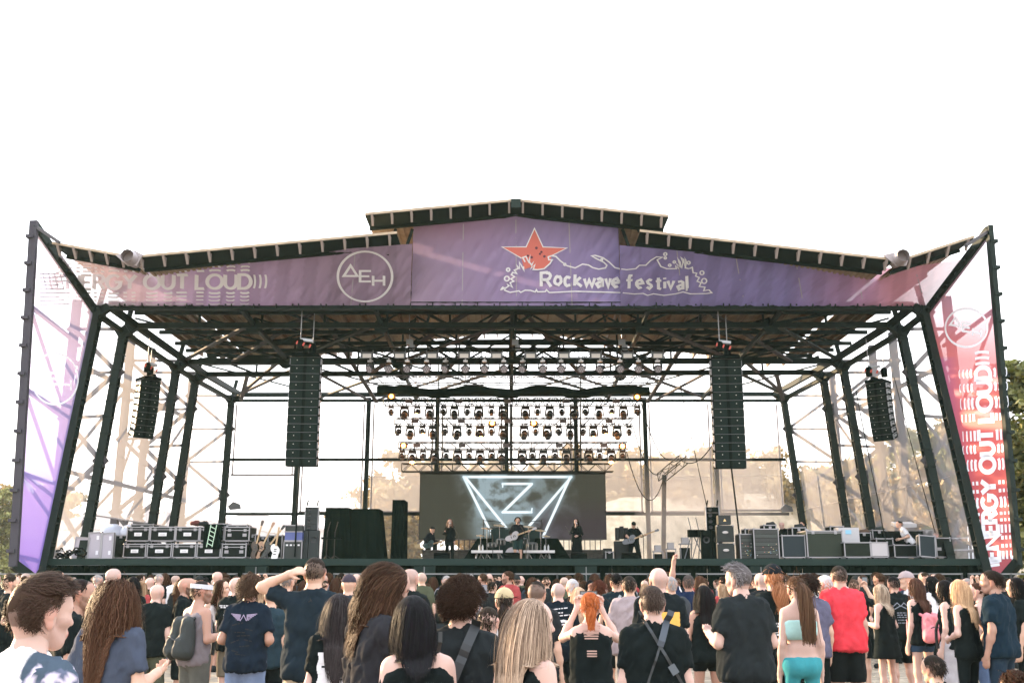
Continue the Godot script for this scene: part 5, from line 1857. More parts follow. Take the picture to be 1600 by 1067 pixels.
func build_surroundings() -> void:
	var s := Shape.new()
	s.quad(Vector3(-300, 0, 60), Vector3(300, 0, 60), Vector3(300, 0, -420), Vector3(-300, 0, -420))
	var straw := noise_tex(512, .02, Color(.17, .135, .095), Color(.44, .36, .26), 7, 6)
	var gm := textured("dry_ground", straw, .22, .95, 0.0, {"heightmap_enabled": false})
	gm.detail_enabled = true
	gm.detail_albedo = noise_tex(256, .12, Color(.55, .52, .5), Color(1, 1, 1), 17, 3)
	gm.detail_blend_mode = BaseMaterial3D.BLEND_MODE_MUL
	tag(put("ground", s, gm), "dry straw coloured trampled ground under the crowd", "", "", "structure")
	# loose straw and litter near enough to be seen
	s = Shape.new()
	var r := RandomNumberGenerator.new()
	r.seed = 3
	for k in 5000:
		var z := -r.randf_range(9, 24)
		var p := Vector3(r.randf_range(-.55, .55) * -z, .006, z)
		var a := r.randf() * TAU
		var d := Vector3(cos(a), r.randf_range(0, .25), sin(a)) * r.randf_range(.04, .13)
		var e := Vector3(-sin(a), 0, cos(a)) * .006
		s.tint = Color(.5, .4, .26) * r.randf_range(.5, 1.2)
		s.quad(p - d * .5 - e, p + d * .5 - e, p + d * .5 + e, p - d * .5 + e)
	tag(put("dry_grass", s, mat("straw", Color.WHITE, .9, 0.0, {"vertex_color_use_as_albedo": true})), "loose dry straw scattered over the ground", "grass", "", "stuff")
	var warm := mat("leaf_warm", Color(.3, .22, .1), .8, 0.0, {"vertex_color_use_as_albedo": true, "backlight_enabled": true, "backlight": Color(.6, .55, .3)})
	var green := mat("leaf_green", Color(.22, .22, .08), .8, 0.0, {"vertex_color_use_as_albedo": true, "backlight_enabled": true, "backlight": Color(.5, .55, .25)})
	var protos := []
	for k in 3:
		var t := thing("tree", "x", "tree", Vector3.ZERO, 0, "trees behind the stage")
		tree_mesh(t, 10.0, [3.4, 3.0, 3.8][k], 100 + k, [warm, green, warm][k], 17000 if k == 1 else 8000, k == 1)
		protos.append(t)
	var used := {}
	var spots := [[1596, 480, -38, 1, "tall green pine at the right edge, outside the red wing"], [1640, 520, -34, 1, "green tree cut by the right edge of the photo"], [1480, 590, -52, 1, "tall dark pine seen through the net beside the right wing"], [1405, 610, -58, 1, "dark pine seen between the two front right columns"], [1532, 640, -50, 0, "broad sunlit tree behind the red wing"],
		[1350, 700, -62, 0, "sunlit tree behind the short right speaker column"], [1290, 705, -66, 2, "pale round tree behind the third right column"], [1235, 720, -64, 0, "tree behind the right back corner of the stage"], [1185, 690, -70, 2, "tree behind the foot of the tall right speaker column"], [1120, 712, -66, 0, "tree behind the right speaker stack"],
		[1060, 685, -72, 2, "tree behind the slanting truss"], [1000, 700, -68, 0, "tree just right of the led screen"], [940, 690, -74, 2, "tree behind the right end of the led screen"], [880, 700, -76, 0, "tree behind the lights above the screen's right half"], [740, 705, -76, 2, "tree behind the lights above the screen's left half"], [655, 690, -72, 0, "tree just left of the led screen"], [620, 735, -75, 2, "small tree behind the black draped pillar"],
		[8, 725, -60, 1, "sunlit tree at the left edge outside the violet wing"], [62, 740, -66, 2, "tree seen through the violet wing"], [-30, 745, -58, 1, "tree cut by the left edge of the photo"], [118, 790, -80, 2, "low tree far behind the first left bay"], [1430, 745, -56, 2, "low sunlit tree behind the front right bay"], [1380, 770, -54, 0, "low bush-like tree behind the right flight cases"], [1500, 760, -46, 2, "low tree beside the shed at the right"]]
	for i in spots.size():
		var q: Array = spots[i]
		var o: Node3D
		if used.has(q[3]): o = copy_of(protos[q[3]], q[4])
		else:
			o = protos[q[3]]
			used[q[3]] = true
			o.set_meta("label", q[4])
		var p := at(q[0], q[1], q[2])
		var k := p.y / 10.2
		o.position = Vector3(p.x, 0, q[2])
		o.rotation.y = i * 1.7
		o.scale = Vector3(clampf(k, .7, 2.0), k, clampf(k, .7, 2.0))
	# hedge and a tent on the left, a shed on the right
	s = Shape.new()
	var bank := FastNoiseLite.new()
	bank.seed = 4; bank.frequency = .12
	for i in 44:
		for j in 8:
			var q := []
			for e in [[i, j], [i + 1, j], [i + 1, j + 1], [i, j + 1]]:
				var x: float = -12.0 + e[0] * 1.6
				var v: float = e[1] / 8.0
				var high := smoothstep(-10.0, 8.0, x) * 6.8
				q.append(Vector3(x, .01 + high * smoothstep(0, 1, v) + bank.get_noise_2d(x, v * 12) * .7 * v * minf(1.0, high), -54.0 - v * 11.0))
			s.quad(q[0], q[1], q[2], q[3])
	tag(put("hill", s, textured("bank_earth", noise_tex(256, .03, Color(.22, .17, .1), Color(.58, .47, .33), 51, 5), .16, .95)), "dry beige earth bank rising behind the right of the stage", "", "", "structure")
	for k in 9:
		var t := thing("bush", "pale green bush behind the %s of the stage, %s" % ["left side" if k < 5 else "right side", ["nearest the violet wing", "behind the grey lids", "behind the left flight cases", "behind the white guitar", "behind the draped stacks", "behind the bassist", "behind the right speaker stack", "behind the big olive case", "by the right wing"][k]], "bush", Vector3([-33, -27, -21, -15, -9, 9, 15, 21, 27][k], 0, -72 if k < 5 else -58), k, "bushes behind the stage")
		var b := Shape.new()
		for j in 900:
			var o := Vector3(r.randfn() * 1.5, absf(r.randfn()) * .8 + .1, r.randfn() * .8)
			var bb := Basis.from_euler(Vector3(r.randf() * 6, r.randf() * 6, r.randf() * 6))
			var tone := r.randf_range(.6, 1.3)
			b.tint = Color(tone, tone, tone * .8)
			b.quad(o - bb.x * .16 - bb.y * .1, o + bb.x * .16 - bb.y * .1, o + bb.x * .16 + bb.y * .1, o - bb.x * .16 + bb.y * .1)
		put("leaves", b, warm, t).set_meta("kind", "stuff")
	var tent := mat("tent_white", Color(.72, .69, .68), .7)
	for g in [[215, 789, -62, 7.5, "wide white marquee tent behind the left side bay"], [395, 800, -75, 6.5, "farther white marquee behind the left back corner"]]:
		var p := at(g[0], g[1], g[2])
		var t := thing("marquee_tent", g[4], "tent", Vector3(p.x, 0, g[2]))
		var e := p.y - 1.5
		for sg in [-1.0, 1.0]:
			var b := Shape.new()
			b.beam(Vector3(0, p.y, -3), Vector3(sg * g[3], e, -3), 6.0, .06, Vector3(0, 1, 0))
			b = Shape.new()
			if sg < 0: b.quad(Vector3(-g[3], e, 0), Vector3(0, p.y, 0), Vector3(0, p.y, -6), Vector3(-g[3], e, -6))
			else: b.quad(Vector3(0, p.y, 0), Vector3(g[3], e, 0), Vector3(g[3], e, -6), Vector3(0, p.y, -6))
			put("roof_side", b, tent, t)
		var b := Shape.new()
		b.tri(Vector3(-g[3], e, .01), Vector3(g[3], e, .01), Vector3(0, p.y, .01))
		put("gable", b, mat("tent_gable", Color(.6, .54, .53), .7), t)
		b = Shape.new()
		b.box(Vector3(0, e * .5, -3), Vector3(g[3] * 2 - .1, e, 5.9))
		put("wall", b, tent, t)
	var p := at(1505, 818, -44)
	var t := thing("shed", "low shed with a reddish roof behind the right end of the stage", "shed", Vector3(p.x, 0, -44))
	s = Shape.new()
	for k in 16: s.box(Vector3(-1.5 + k * .2, 1.6, .02 * (k % 2)), Vector3(.195, 3.2, 2.0))
	put("wall", s, mat("shed_wall", Color(.35, .3, .27), .8), t)
	s = Shape.new()
	for k in 9: s.box(Vector3(-1.7 + k * .42, 3.35 + .02 * (k % 2), 0), Vector3(.4, .45, 2.5), Basis(Vector3.RIGHT, .1))
	put("roof", s, mat("shed_roof", Color(.35, .13, .1), .8), t)

# ---------------------------------------------------------------- people
var cloth_mats := {}
var weave: Texture2D
func cloth(c: Color) -> StandardMaterial3D:
	var k := "cloth_" + c.to_html(false)
	if not cloth_mats.has(k):
		var m := mat(k, c * 1.12, .92, 0.0, {"metallic_specular": .12, "rim_enabled": true, "rim": .12})
		if weave == null: weave = noise_tex(256, .02, Color(.68, .68, .68), Color(1.0, 1.0, 1.0), 61, 6)
		m.albedo_texture = weave
		m.uv1_triplanar = true
		m.uv1_world_triplanar = true
		m.uv1_scale = Vector3.ONE * 1.3
		cloth_mats[k] = m
	return cloth_mats[k]

const INK := Color(.0085, .0115, .0115)
const SLATE := Color(.03, .036, .042)
const TAN := Color(.42, .35, .27)
const DENIM := Color(.075, .11, .19)
const SKIN := Color(.41, .25, .195)
const SKIN2 := Color(.34, .195, .145)
const SKIN3 := Color(.46, .30, .25)
const DARKHAIR := Color(.016, .011, .008)
const BROWN := Color(.036, .02, .012)
const BLACKHAIR := Color(.008, .007, .007)
const GREYHAIR := Color(.22, .2, .19)

func back_point(s: Shape, x: float, y: float) -> Vector3:      # the hindmost point of a garment at that place
	var best := Vector3(x, y, -9)
	for p in s.v:
		if absf(p.x - x) < .02 and absf(p.y - y) < .02 and p.z > best.z: best = Vector3(x, y, p.z)
	if best.z < -5: best.z = .1
	return best

func on_back(garment: Shape, lines: Array, w: float, off := .004) -> Shape:      # strokes lying on the back of a garment: each a list of Vector2
	var g := Shape.new()
	for l in lines:
		var o := []
		for i in l.size() - 1:
			var n := maxi(1, int(l[i].distance_to(l[i + 1]) / .03))
			for k in n:
				var q: Vector2 = l[i].lerp(l[i + 1], float(k) / n)
				o.append(back_point(garment, q.x, q.y) + Vector3(0, 0, off))
		o.append(back_point(garment, l[-1].x, l[-1].y) + Vector3(0, 0, off))
		g.ribbon(o, w, Vector3(0, 0, 1))
	return g

func text_lines(rows: Array) -> Array:      # short dashes standing for rows of small print: [y, x0, x1, slant]
	var o := []
	var r := RandomNumberGenerator.new()
	r.seed = rows.size()
	for q in rows:
		var x: float = q[1]
		while x < q[2]:
			var e := minf(q[2], x + r.randf_range(.012, .05))
			o.append([Vector2(x, q[0] + (x - q[1]) * q[3]), Vector2(e, q[0] + (e - q[1]) * q[3])])
			x = e + .01
	return o

func assemble(res: Dictionary, q: Dictionary, label: String, where: Vector3, yaw: float, group := "") -> Node3D:
	var t := thing("person", label, "person", where, yaw, group)
	var skin := mat("skin", Color.WHITE, .55, 0.0, {"vertex_color_use_as_albedo": true, "metallic_specular": .35, "subsurf_scatter_enabled": true, "subsurf_scatter_strength": .12})
	var hair := mat("hair", Color.WHITE, .5, 0.0, {"vertex_color_use_as_albedo": true, "metallic_specular": .12})
	put("body", res.body, skin, t)
	var topc: Material = cloth(q.get("topc", INK))
	if q.has("paint"):
		for i in res.top.v.size(): res.top.c[i] = q.paint.call(res.top.v[i])
		topc = mat("painted_cloth", Color.WHITE, .92, 0.0, {"vertex_color_use_as_albedo": true, "metallic_specular": .12})
	var names := {"tee": "t_shirt", "tank": "tank_top", "polo": "polo_shirt", "crop": "crop_top", "long": "shirt", "dress": "dress_top", "shorts": "shorts", "mini": "shorts", "jeans": "trousers", "long_": "trousers", "wide": "trousers", "tights": "leggings", "skirt": "skirt"}
	if res.has("top"): put(names.get(q.get("top", "tee"), "shirt"), res.top, topc, t)
	if res.has("bottom"): put(names.get(q.get("bottom", "shorts"), "trousers"), res.bottom, cloth(q.get("botc", INK)), t)
	var shoe := cloth(q.get("shoec", Color(.02, .022, .022)))
	put("shoe", res.shoe, shoe, t)
	put("shoe", res.shoe_, shoe, t)
	if res.has("hair"): put("hair", res.hair, hair, t)
	var bigh: float = q.get("h", 1.75) / 1.75
	if q.has("cap"):
		var c := put("cap", _headwear("cap", Vector3.ZERO, Basis(), q.get("capback", false)), cloth(q.cap), t)
		c.transform = Transform3D(res.head_basis * bigh, res.head_at)
	if q.has("band"):
		var s := Shape.new()
		var o := []
		for k in 25: o.append(Vector3(cos(k * TAU / 24) * .1, .062 + .012 * sin(k * TAU / 24), sin(k * TAU / 24) * .122 + .006))
		for k in 24: s.quad(o[k] + Vector3(0, -.022, 0), o[k] + Vector3(0, .026, 0), o[k + 1] + Vector3(0, .026, 0), o[k + 1] + Vector3(0, -.022, 0))
		var c := put("headband", s, cloth(q.band), t)
		c.transform = Transform3D(res.head_basis * bigh, res.head_at)
	return t

func people_list() -> Array:
	var near := {"cell": .016, "hcell": .0068, "fcell": .0088, "strands": 1500, "strandw": .0045, "crease": .02}
	var mid := {"cell": .0205, "hcell": .0108, "fcell": .0112, "strands": 520, "strandw": .008, "crease": .018}
	var l := []
	var add := func(px: float, top: float, d: float, yaw: float, o: Dictionary, label: String) -> void:
		var base := (near if d < 6.9 else mid).duplicate()
		base.merge(o, true)
		var p := at(px, top, -d)
		base.h = o.get("h", p.y - o.get("lift", .012))
		base.seed = l.size() + 11
		base.where = Vector3(p.x, o.get("y", 0.0), -d)
		base.yaw = deg_to_rad(yaw)
		base.label = label
		l.append(base)
	# the nearest
	add.call(60, 884, 3.45, -24, {"hair": "mess", "hairc": Color(.03, .018, .012), "tipc": Color(.07, .045, .034), "comb": Vector3(.15, .3, -.75), "skin": SKIN3, "hp": -.02, "hy": -.2, "strands": 5200, "strandw": .0024, "hairlen": .72, "shade_scalp": .75, "lift": .035, "beard": .12, "cell": .014, "hcell": .0055,
		"paint": func(p: Vector3) -> Color: return Color(.72, .68, .67) if p.x < .1 + .05 * sin(p.y * 34 + p.z * 20) + .03 * sin(p.z * 61 + p.y * 47) else (Color(.055, .075, .1) if p.y > 1.36 + .025 * sin(p.x * 90 + p.z * 50) else (Color(.5, .44, .52) if sin(p.x * 83 + p.y * 60) * sin(p.z * 70 + p.y * 91) > -.1 else Color(.1, .11, .16)))}, "man at the left edge with tousled brown hair and a white and dark dyed tee")
	add.call(590, 869, 5.3, -62, {"hair": "wavy", "hairc": Color(.018, .011, .008), "tipc": Color(.085, .048, .03), "comb": Vector3(0, .1, .9), "hp": -.3, "hy": -.05, "hr": -.1, "ra": "hug", "la": "hold", "top": "polo", "topc": Color(.022, .022, .025), "bottom": "jeans", "botc": INK, "strands": 4000, "strandw": .0034, "hairlen": .8, "beard": .6, "lift": .02, "skin": SKIN}, "tall man with wavy shoulder length hair leaning to kiss a dark haired woman")
	add.call(655, 921, 4.7, 12, {"fem": true, "hair": "bob", "hairlen": .82, "hairc": BLACKHAIR, "tipc": Color(.02, .02, .022), "top": "tank", "topc": INK, "bottom": "jeans", "hr": .18, "strands": 3800, "strandw": .003, "skin": SKIN3, "lift": .02}, "woman with a glossy black bob and a black strappy top in the man's arms")
	add.call(721, 891, 5.25, -8, {"hair": "curly", "hairc": Color(.018, .01, .007), "tipc": Color(.045, .028, .02), "strands": 4400, "strandw": .004, "bottom": "jeans", "topc": Color(.016, .019, .02), "hy": -.3, "lift": .04, "skin": SKIN3, "hairlen": .6}, "man with a mass of short dark curls, black tee and a diagonal bag strap")
	add.call(823, 926, 4.7, -42, {"fem": true, "hair": "long", "hairc": Color(.06, .034, .024), "tipc": Color(.6, .44, .32), "ombre": .5, "top": "tank", "bottom": "jeans", "hy": -.55, "strands": 4600, "strandw": .0034, "hairlen": 1.12, "skin": SKIN3, "lift": .02, "la": "hold", "ra": "hold"}, "young woman with long blonde streaked hair and a black strap top in front")
	add.call(1019, 909, 6.5, 0, {"hair": "short", "hairc": Color(.02, .014, .011), "tipc": Color(.07, .05, .04), "shade_scalp": .85, "strands": 1700, "strandw": .005, "hairlen": .7, "bottom": "jeans", "skin": SKIN3, "lift": .015, "fat": 1.08}, "man with short dark hair in a black tee crossed by camera straps")
	add.call(182, 899, 6.0, -14, {"hair": "curlylong", "hairc": Color(.028, .014, .009), "tipc": Color(.11, .058, .036), "strands": 3200, "strandw": .0042, "topc": Color(.05, .06, .085), "ra": "hold", "la": "hold", "bottom": "jeans", "lift": .03, "hairlen": 1.02, "crease": .014}, "person with very long curly brown hair in a faded blue tee")
	add.call(530, 922, 6.7, 8, {"fem": true, "hair": "long", "hairc": BLACKHAIR, "tipc": Color(.06, .05, .05), "strands": 2400, "strandw": .0034, "hairlen": .95, "bottom": "jeans", "skin": SKIN3, "lift": .015}, "woman with long black hair in a black tee with a big white print")
	# the second rank
	add.call(492, 867, 8.4, 0, {"hair": "short", "hairc": Color(.022, .016, .013), "shade_scalp": .85, "la": "scratch", "bottom": "long", "botc": TAN, "lift": .01, "fat": 1.03, "topc": Color(.013, .02, .026), "hairlen": .5}, "tall man in a black tee scratching the back of his head with his left hand")
	add.call(1156, 875, 8.5, 14, {"hair": "quiff", "hairc": Color(.05, .042, .04), "tipc": Color(.2, .18, .18), "shade_scalp": .7, "comb": Vector3(-.15, .25, -.8), "bottom": "jeans", "botc": DENIM, "ra": "hold", "la": "hold", "hy": .45, "skin": SKIN3, "fat": 1.18, "lift": .03, "topc": Color(.016, .019, .019), "beard": .3}, "broad man with a greying quiff in a plain black tee and blue jeans")
	add.call(922, 922, 8.0, -2, {"fem": true, "hair": "pony", "hairc": Color(.22, .045, .012), "tipc": Color(.4, .12, .04), "tail": .2, "taily": .0, "strands": 800, "top": "tank", "la": "phone", "ra": "phone", "bottom": "skirt", "skirt": .2, "skin": SKIN3, "lift": .01}, "red haired woman in a slashed black top raising a camera with both hands")
	add.call(313, 904, 10.6, -38, {"hair": "short", "hairc": Color(.02, .014, .011), "band": Color(.5, .5, .54), "top": "tank", "topc": Color(.16, .14, .15), "bottom": "shorts", "botc": Color(.085, .085, .075), "ra": "hold", "la": "down", "hy": -.35, "skin": SKIN2, "lift": .015, "beard": .4}, "man in a grey tank top and pale bandana carrying a black backpack")
	add.call(392, 891, 9.9, -8, {"hair": "curly", "hairc": Color(.022, .014, .01), "tipc": Color(.1, .06, .04), "strands": 900, "strandw": .009, "bottom": "shorts", "botc": Color(.13, .17, .26), "ra": "front", "la": "front", "topc": Color(.011, .017, .026), "lift": .05, "hairlen": .9, "skin": SKIN2}, "curly haired man in a navy tee with a winged print and red tour dates")
	add.call(424, 914, 11.0, -10, {"hair": "buzz", "hairc": Color(.02, .015, .012), "shade_scalp": .6, "topc": Color(.02, .035, .045), "bottom": "long", "lift": .005}, "man with a mohawk strip and a dark teal tee beside the winged print tee")
	add.call(245, 911, 12.4, -6, {"hair": "bald", "bottom": "long", "botc": Color(.06, .065, .045), "skin": SKIN3, "lift": .0}, "bald man in a black tee and olive trousers seen from behind")
	add.call(290, 901, 12.6, -75, {"hair": "bald", "beard": .75, "hy": -.15, "skin": SKIN2, "lift": .0}, "bald bearded man in a black tee smiling towards the right")
	add.call(344, 904, 13.2, -150, {"fem": true, "hair": "long", "hairc": Color(.03, .016, .01), "bottom": "mini", "botc": TAN, "topc": Color(.5, .46, .45), "hy": .9, "top": "tank", "lift": .01, "shoec": Color(.5, .5, .5)}, "woman with long dark hair and beige shorts facing back to the left")
	add.call(369, 900, 12.8, -20, {"hair": "bald", "topc": INK, "bottom": "shorts", "botc": Color(.13, .11, .08), "lift": 0.0, "skin": SKIN3}, "bald man in a black tee with a line of white print and camouflage shorts")
	add.call(122, 900, 7.6, -62, {"hair": "short", "hairc": Color(.014, .01, .008), "shade_scalp": .7, "topc": INK, "hy": -.1, "beard": .35, "skin": SKIN2, "lift": .015}, "dark haired man in profile behind the man with tousled hair")
	add.call(208, 899, 14.5, 30, {"fem": true, "hair": "long", "hairc": BLACKHAIR, "lift": .01}, "woman with straight black hair behind the long curly hair")
	add.call(176, 886, 13.5, -10, {"hair": "bald", "skin": SKIN3, "shade_scalp": .35, "hairc": GREYHAIR, "topc": SLATE, "lift": .0}, "man with close cropped grey hair below the black deck at the left")
	add.call(762, 944, 7.0, -12, {"hair": "short", "topc": Color(.68, .67, .68), "bottom": "jeans", "lift": .01, "skin": SKIN3}, "man in a white tee half hidden by the dark curls")
	add.call(788, 919, 9.0, 0, {"fem": true, "hair": "pony", "hairc": Color(.02, .014, .011), "tail": .5, "taily": -.02, "cap": Color(.4, .32, .19), "capback": false, "topc": Color(.66, .64, .66), "bottom": "jeans", "lift": .0, "skin": SKIN3}, "woman in a tan cap with a long ponytail over a white top")
	add.call(838, 905, 9.2, -20, {"hair": "buzz", "hairc": Color(.03, .024, .02), "shade_scalp": .8, "topc": Color(.018, .02, .022), "bottom": "long", "lift": .006, "fat": 1.1}, "man with a shaved fade haircut just behind the blonde woman")
	add.call(874, 908, 12.2, 10, {"hair": "bald", "skin": SKIN3, "hairc": GREYHAIR, "shade_scalp": .5, "bottom": "shorts", "legs": "wide", "fat": 1.15, "hem": -.06, "lean": .12, "shoec": Color(.02, .02, .02), "lift": .0, "topc": Color(.008, .012, .016)}, "grey haired man in a long black tee with a round white target print")
	add.call(983, 897, 12.0, -4, {"hair": "short", "hairc": Color(.02, .015, .012), "shade_scalp": .75, "top": "polo", "topc": Color(.29, .235, .24), "bottom": "long", "botc": Color(.2, .19, .19), "lift": .012, "ra": "hold", "la": "hold"}, "dark haired man in a greyish pink polo shirt")
	add.call(1029, 884, 9.6, 2, {"hair": "bald", "skin": SKIN3, "bottom": "shorts", "fat": 1.12, "lift": 0.0, "hairc": GREYHAIR, "shade_scalp": .15, "topc": Color(.01, .013, .014)}, "big bald man in a black tee with a yellow block printed on its back")
	add.call(1100, 912, 11.2, 2, {"fem": true, "hair": "long", "hairc": BLACKHAIR, "tipc": Color(.02, .018, .018), "top": "tank", "bottom": "mini", "skin": SKIN2, "lift": .01, "strands": 800, "la": "front", "ra": "down"}, "woman with long straight black hair in a black top and black shorts")
	add.call(1208, 882, 10.3, 4, {"fem": false, "hair": "pony", "hairc": Color(.14, .05, .02), "tipc": Color(.36, .17, .09), "tail": .34, "tailcurl": .014, "taily": -.03, "cap": Color(.012, .014, .016), "bottom": "shorts", "lift": .0, "topc": INK, "hem": -.05}, "person in a black cap with a wavy ginger ponytail and a printed black tee")
	add.call(1244, 897, 9.5, 2, {"fem": true, "hair": "pony", "hairc": Color(.03, .016, .01), "tipc": Color(.11, .06, .035), "tail": .62, "taily": .06, "strands": 900, "crease": .003, "loose": .006, "top": "crop", "topc": Color(.36, .55, .52), "bottom": "tights", "botc": Color(.045, .24, .27), "skin": SKIN3, "lift": .01, "shoec": Color(.5, .5, .5)}, "woman in teal leggings and a pale green crop top with a very long ponytail")
	add.call(1262, 892, 11.6, 6, {"hair": "curly", "hairc": Color(.02, .013, .01), "topc": Color(.1, .095, .14), "bottom": "long", "lift": .05, "strands": 700}, "person with a dark afro in a grey violet tee behind the teal leggings")
	add.call(1291, 896, 12.4, 24, {"hair": "short", "hairc": Color(.4, .38, .38), "tipc": Color(.55, .53, .53), "topc": Color(.06, .065, .08), "bottom": "shorts", "botc": DENIM, "hy": .3, "lift": .01, "shoec": Color(.3, .3, .3), "beard": .4}, "white haired man in a grey tee and denim shorts beside the red polo shirt")
	add.call(1311, 881, 11.8, -6, {"hair": "short", "hairc": Color(.02, .015, .012), "shade_scalp": .8, "hairlen": .6, "top": "polo", "topc": Color(.6, .045, .06), "bottom": "shorts", "botc": Color(.01, .012, .012), "fat": 1.2, "lift": .01, "hy": .15, "skin": SKIN, "shoec": Color(.02, .02, .02)}, "heavy man in a bright red polo shirt and black shorts")
	add.call(1377, 910, 14.2, 32, {"fem": true, "hair": "long", "hairc": Color(.11, .075, .05), "tipc": Color(.5, .4, .3), "hairlen": .62, "top": "tank", "bottom": "skirt", "skirt": .68, "botc": INK, "ra": "hold", "la": "hold", "skin": SKIN3, "lift": .015}, "blonde woman with shoulder length hair in a short black dress")
	add.call(1397, 898, 15.0, 8, {"hair": "short", "hairc": BLACKHAIR, "shade_scalp": .7, "bottom": "shorts", "botc": INK, "skin": SKIN, "lift": .012, "legs": "contra", "shoec": Color(.55, .5, .5)}, "young man in a black tee with a white back print and side striped shorts")
	add.call(1432, 901, 13.6, 20, {"fem": true, "hair": "long", "hairc": Color(.025, .014, .01), "tipc": Color(.1, .05, .035), "hairlen": .7, "top": "tank", "bottom": "mini", "botc": Color(.035, .06, .1), "skin": SKIN3, "lift": .012}, "woman with dark hair and denim shorts carrying a pink backpack")
	add.call(1457, 898, 16.2, 15, {"fem": true, "hair": "long", "hairc": BLACKHAIR, "hairlen": .6, "topc": Color(.66, .64, .66), "bottom": "jeans", "lift": .01}, "woman in a white tee with black marks behind the pink backpack")
	add.call(1478, 904, 12.9, 40, {"fem": true, "hair": "long", "hairc": BLACKHAIR, "hairlen": .62, "top": "tank", "bottom": "wide", "botc": Color(.4, .38, .4), "skin": SKIN3, "lift": .012, "ra": "down", "la": "down"}, "woman in pale grey wide trousers with a small black bag")
	add.call(1501, 903, 11.5, 34, {"fem": true, "hair": "long", "hairc": Color(.3, .17, .09), "tipc": Color(.68, .45, .27), "hairlen": .78, "strands": 1000, "top": "tank", "bottom": "tights", "botc": INK, "skin": SKIN3, "ra": "pocket", "la": "front", "lift": .012, "legs": "contra"}, "woman with straight strawberry blonde hair in a black jumpsuit")
	add.call(1528, 909, 13.4, 45, {"fem": true, "hair": "pony", "hairc": Color(.035, .018, .012), "tail": .3, "taily": .06, "topc": INK, "top": "tank", "bottom": "jeans", "botc": DENIM, "skin": SKIN3, "lift": .01, "hy": .3}, "woman with a brown ponytail in blue jeans behind the strawberry blonde")
	add.call(1551, 887, 11.3, 38, {"hair": "quiff", "hairc": Color(.016, .011, .009), "shade_scalp": .6, "hy": .5, "topc": Color(.01, .02, .03), "bottom": "jeans", "botc": Color(.018, .03, .045), "skin": SKIN2, "fat": 1.08, "lift": .025, "legs": "contra", "ra": "hold"}, "dark haired man in a navy tee and navy jeans near the right edge")
	add.call(1590, 900, 12.6, 60, {"fem": true, "hair": "long", "hairc": BLACKHAIR, "topc": INK, "bottom": "shorts", "lift": .01, "ra": "hold"}, "dark haired person in black cut by the right edge of the photo")
	add.call(1462, 1038, 8.6, 25, {"hair": "short", "hairlen": 1.3, "hairc": Color(.016, .012, .01), "shade_scalp": .8, "topc": INK, "legs": "sit", "h": 1.62, "y": -.56, "bottom": "shorts", "lift": .02, "crease": .015}, "person sitting on the ground with a short dark hair")
	add.call(1588, 1055, 7.6, 25, {"hair": "curly", "hairc": Color(.03, .016, .01), "topc": INK, "legs": "sit", "h": 1.62, "y": -.62, "bottom": "shorts", "lift": .02, "strands": 700}, "curly head of someone sitting at the right bottom corner")
	add.call(1076, 896, 15.0, 0, {"hair": "short", "hairc": Color(.05, .04, .035), "shade_scalp": .6, "la": "fist", "topc": Color(.012, .02, .045), "lift": .01, "skin": SKIN2}, "man in a navy tee raising his left fist high")
	add.call(936, 903, 15.5, 0, {"hair": "curly", "hairc": Color(.06, .022, .014), "la": "phone", "ra": "phone", "strands": 500, "lift": .05, "topc": Color(.01, .02, .03), "skin": SKIN2}, "curly haired person filming with a phone held up in both hands")
	add.call(963, 893, 14.0, -10, {"hair": "pony", "hairc": BLACKHAIR, "tail": .1, "taily": .09, "topc": Color(.012, .02, .024), "lift": .02}, "dark haired man in a black tee with a grey shoulder strap and a topknot")
	add.call(1048, 898, 13.0, 6, {"hair": "short", "hairc": GREYHAIR, "topc": Color(.045, .05, .055), "lift": .012, "fat": 1.1, "bottom": "shorts", "botc": Color(.09, .09, .09)}, "grey haired man in a slate tee beside the yellow printed back")
	add.call(1190, 893, 14.0, 12, {"hair": "bald", "hairc": GREYHAIR, "shade_scalp": .4, "lift": .0, "skin": SKIN3, "topc": Color(.012, .014, .016)}, "round balding man with a grey fringe of hair beside the black cap")
	add.call(895, 902, 13.5, 15, {"hair": "short", "hairc": Color(.3, .28, .28), "lift": .012, "topc": INK}, "silver haired man right of the target print tee")
	add.call(904, 915, 12.8, -8, {"fem": true, "hair": "long", "hairc": Color(.32, .2, .12), "tipc": Color(.6, .42, .3), "top": "tank", "lift": .012}, "fair haired woman between the silver haired man and the redhead")
	add.call(640, 886, 11.0, -20, {"hair": "bald", "hairc": Color(.06, .05, .045), "shade_scalp": .35, "skin": SKIN3, "lift": .0, "fat": 1.1}, "tall balding man behind the kissing couple")
	add.call(545, 898, 12.6, 4, {"hair": "bald", "cap": Color(.05, .04, .05), "topc": SLATE, "lift": .0}, "man in a dark patterned cap between the scratching man and the couple")
	add.call(448, 893, 13.6, -20, {"hair": "short", "hairc": Color(.1, .09, .085), "shade_scalp": .5, "lift": .01}, "man with greying short hair in black left of the tall scratching man")
	add.call(1334, 903, 16.0, -30, {"hair": "short", "hairc": Color(.05, .03, .02), "lift": .012, "ra": "phone"}, "person holding up a phone just right of the red polo shirt")
	add.call(1418, 893, 15.6, 70, {"hair": "bald", "cap": Color(.3, .24, .24), "topc": Color(.6, .58, .6), "lift": .0, "hy": .2}, "man in a pinkish cap and a white tee right of the side striped shorts")
	add.call(16, 897, 14.0, -60, {"hair": "short", "lift": .01, "topc": INK, "beard": .5, "ra": "hold"}, "bearded man at the far left under the violet wing")
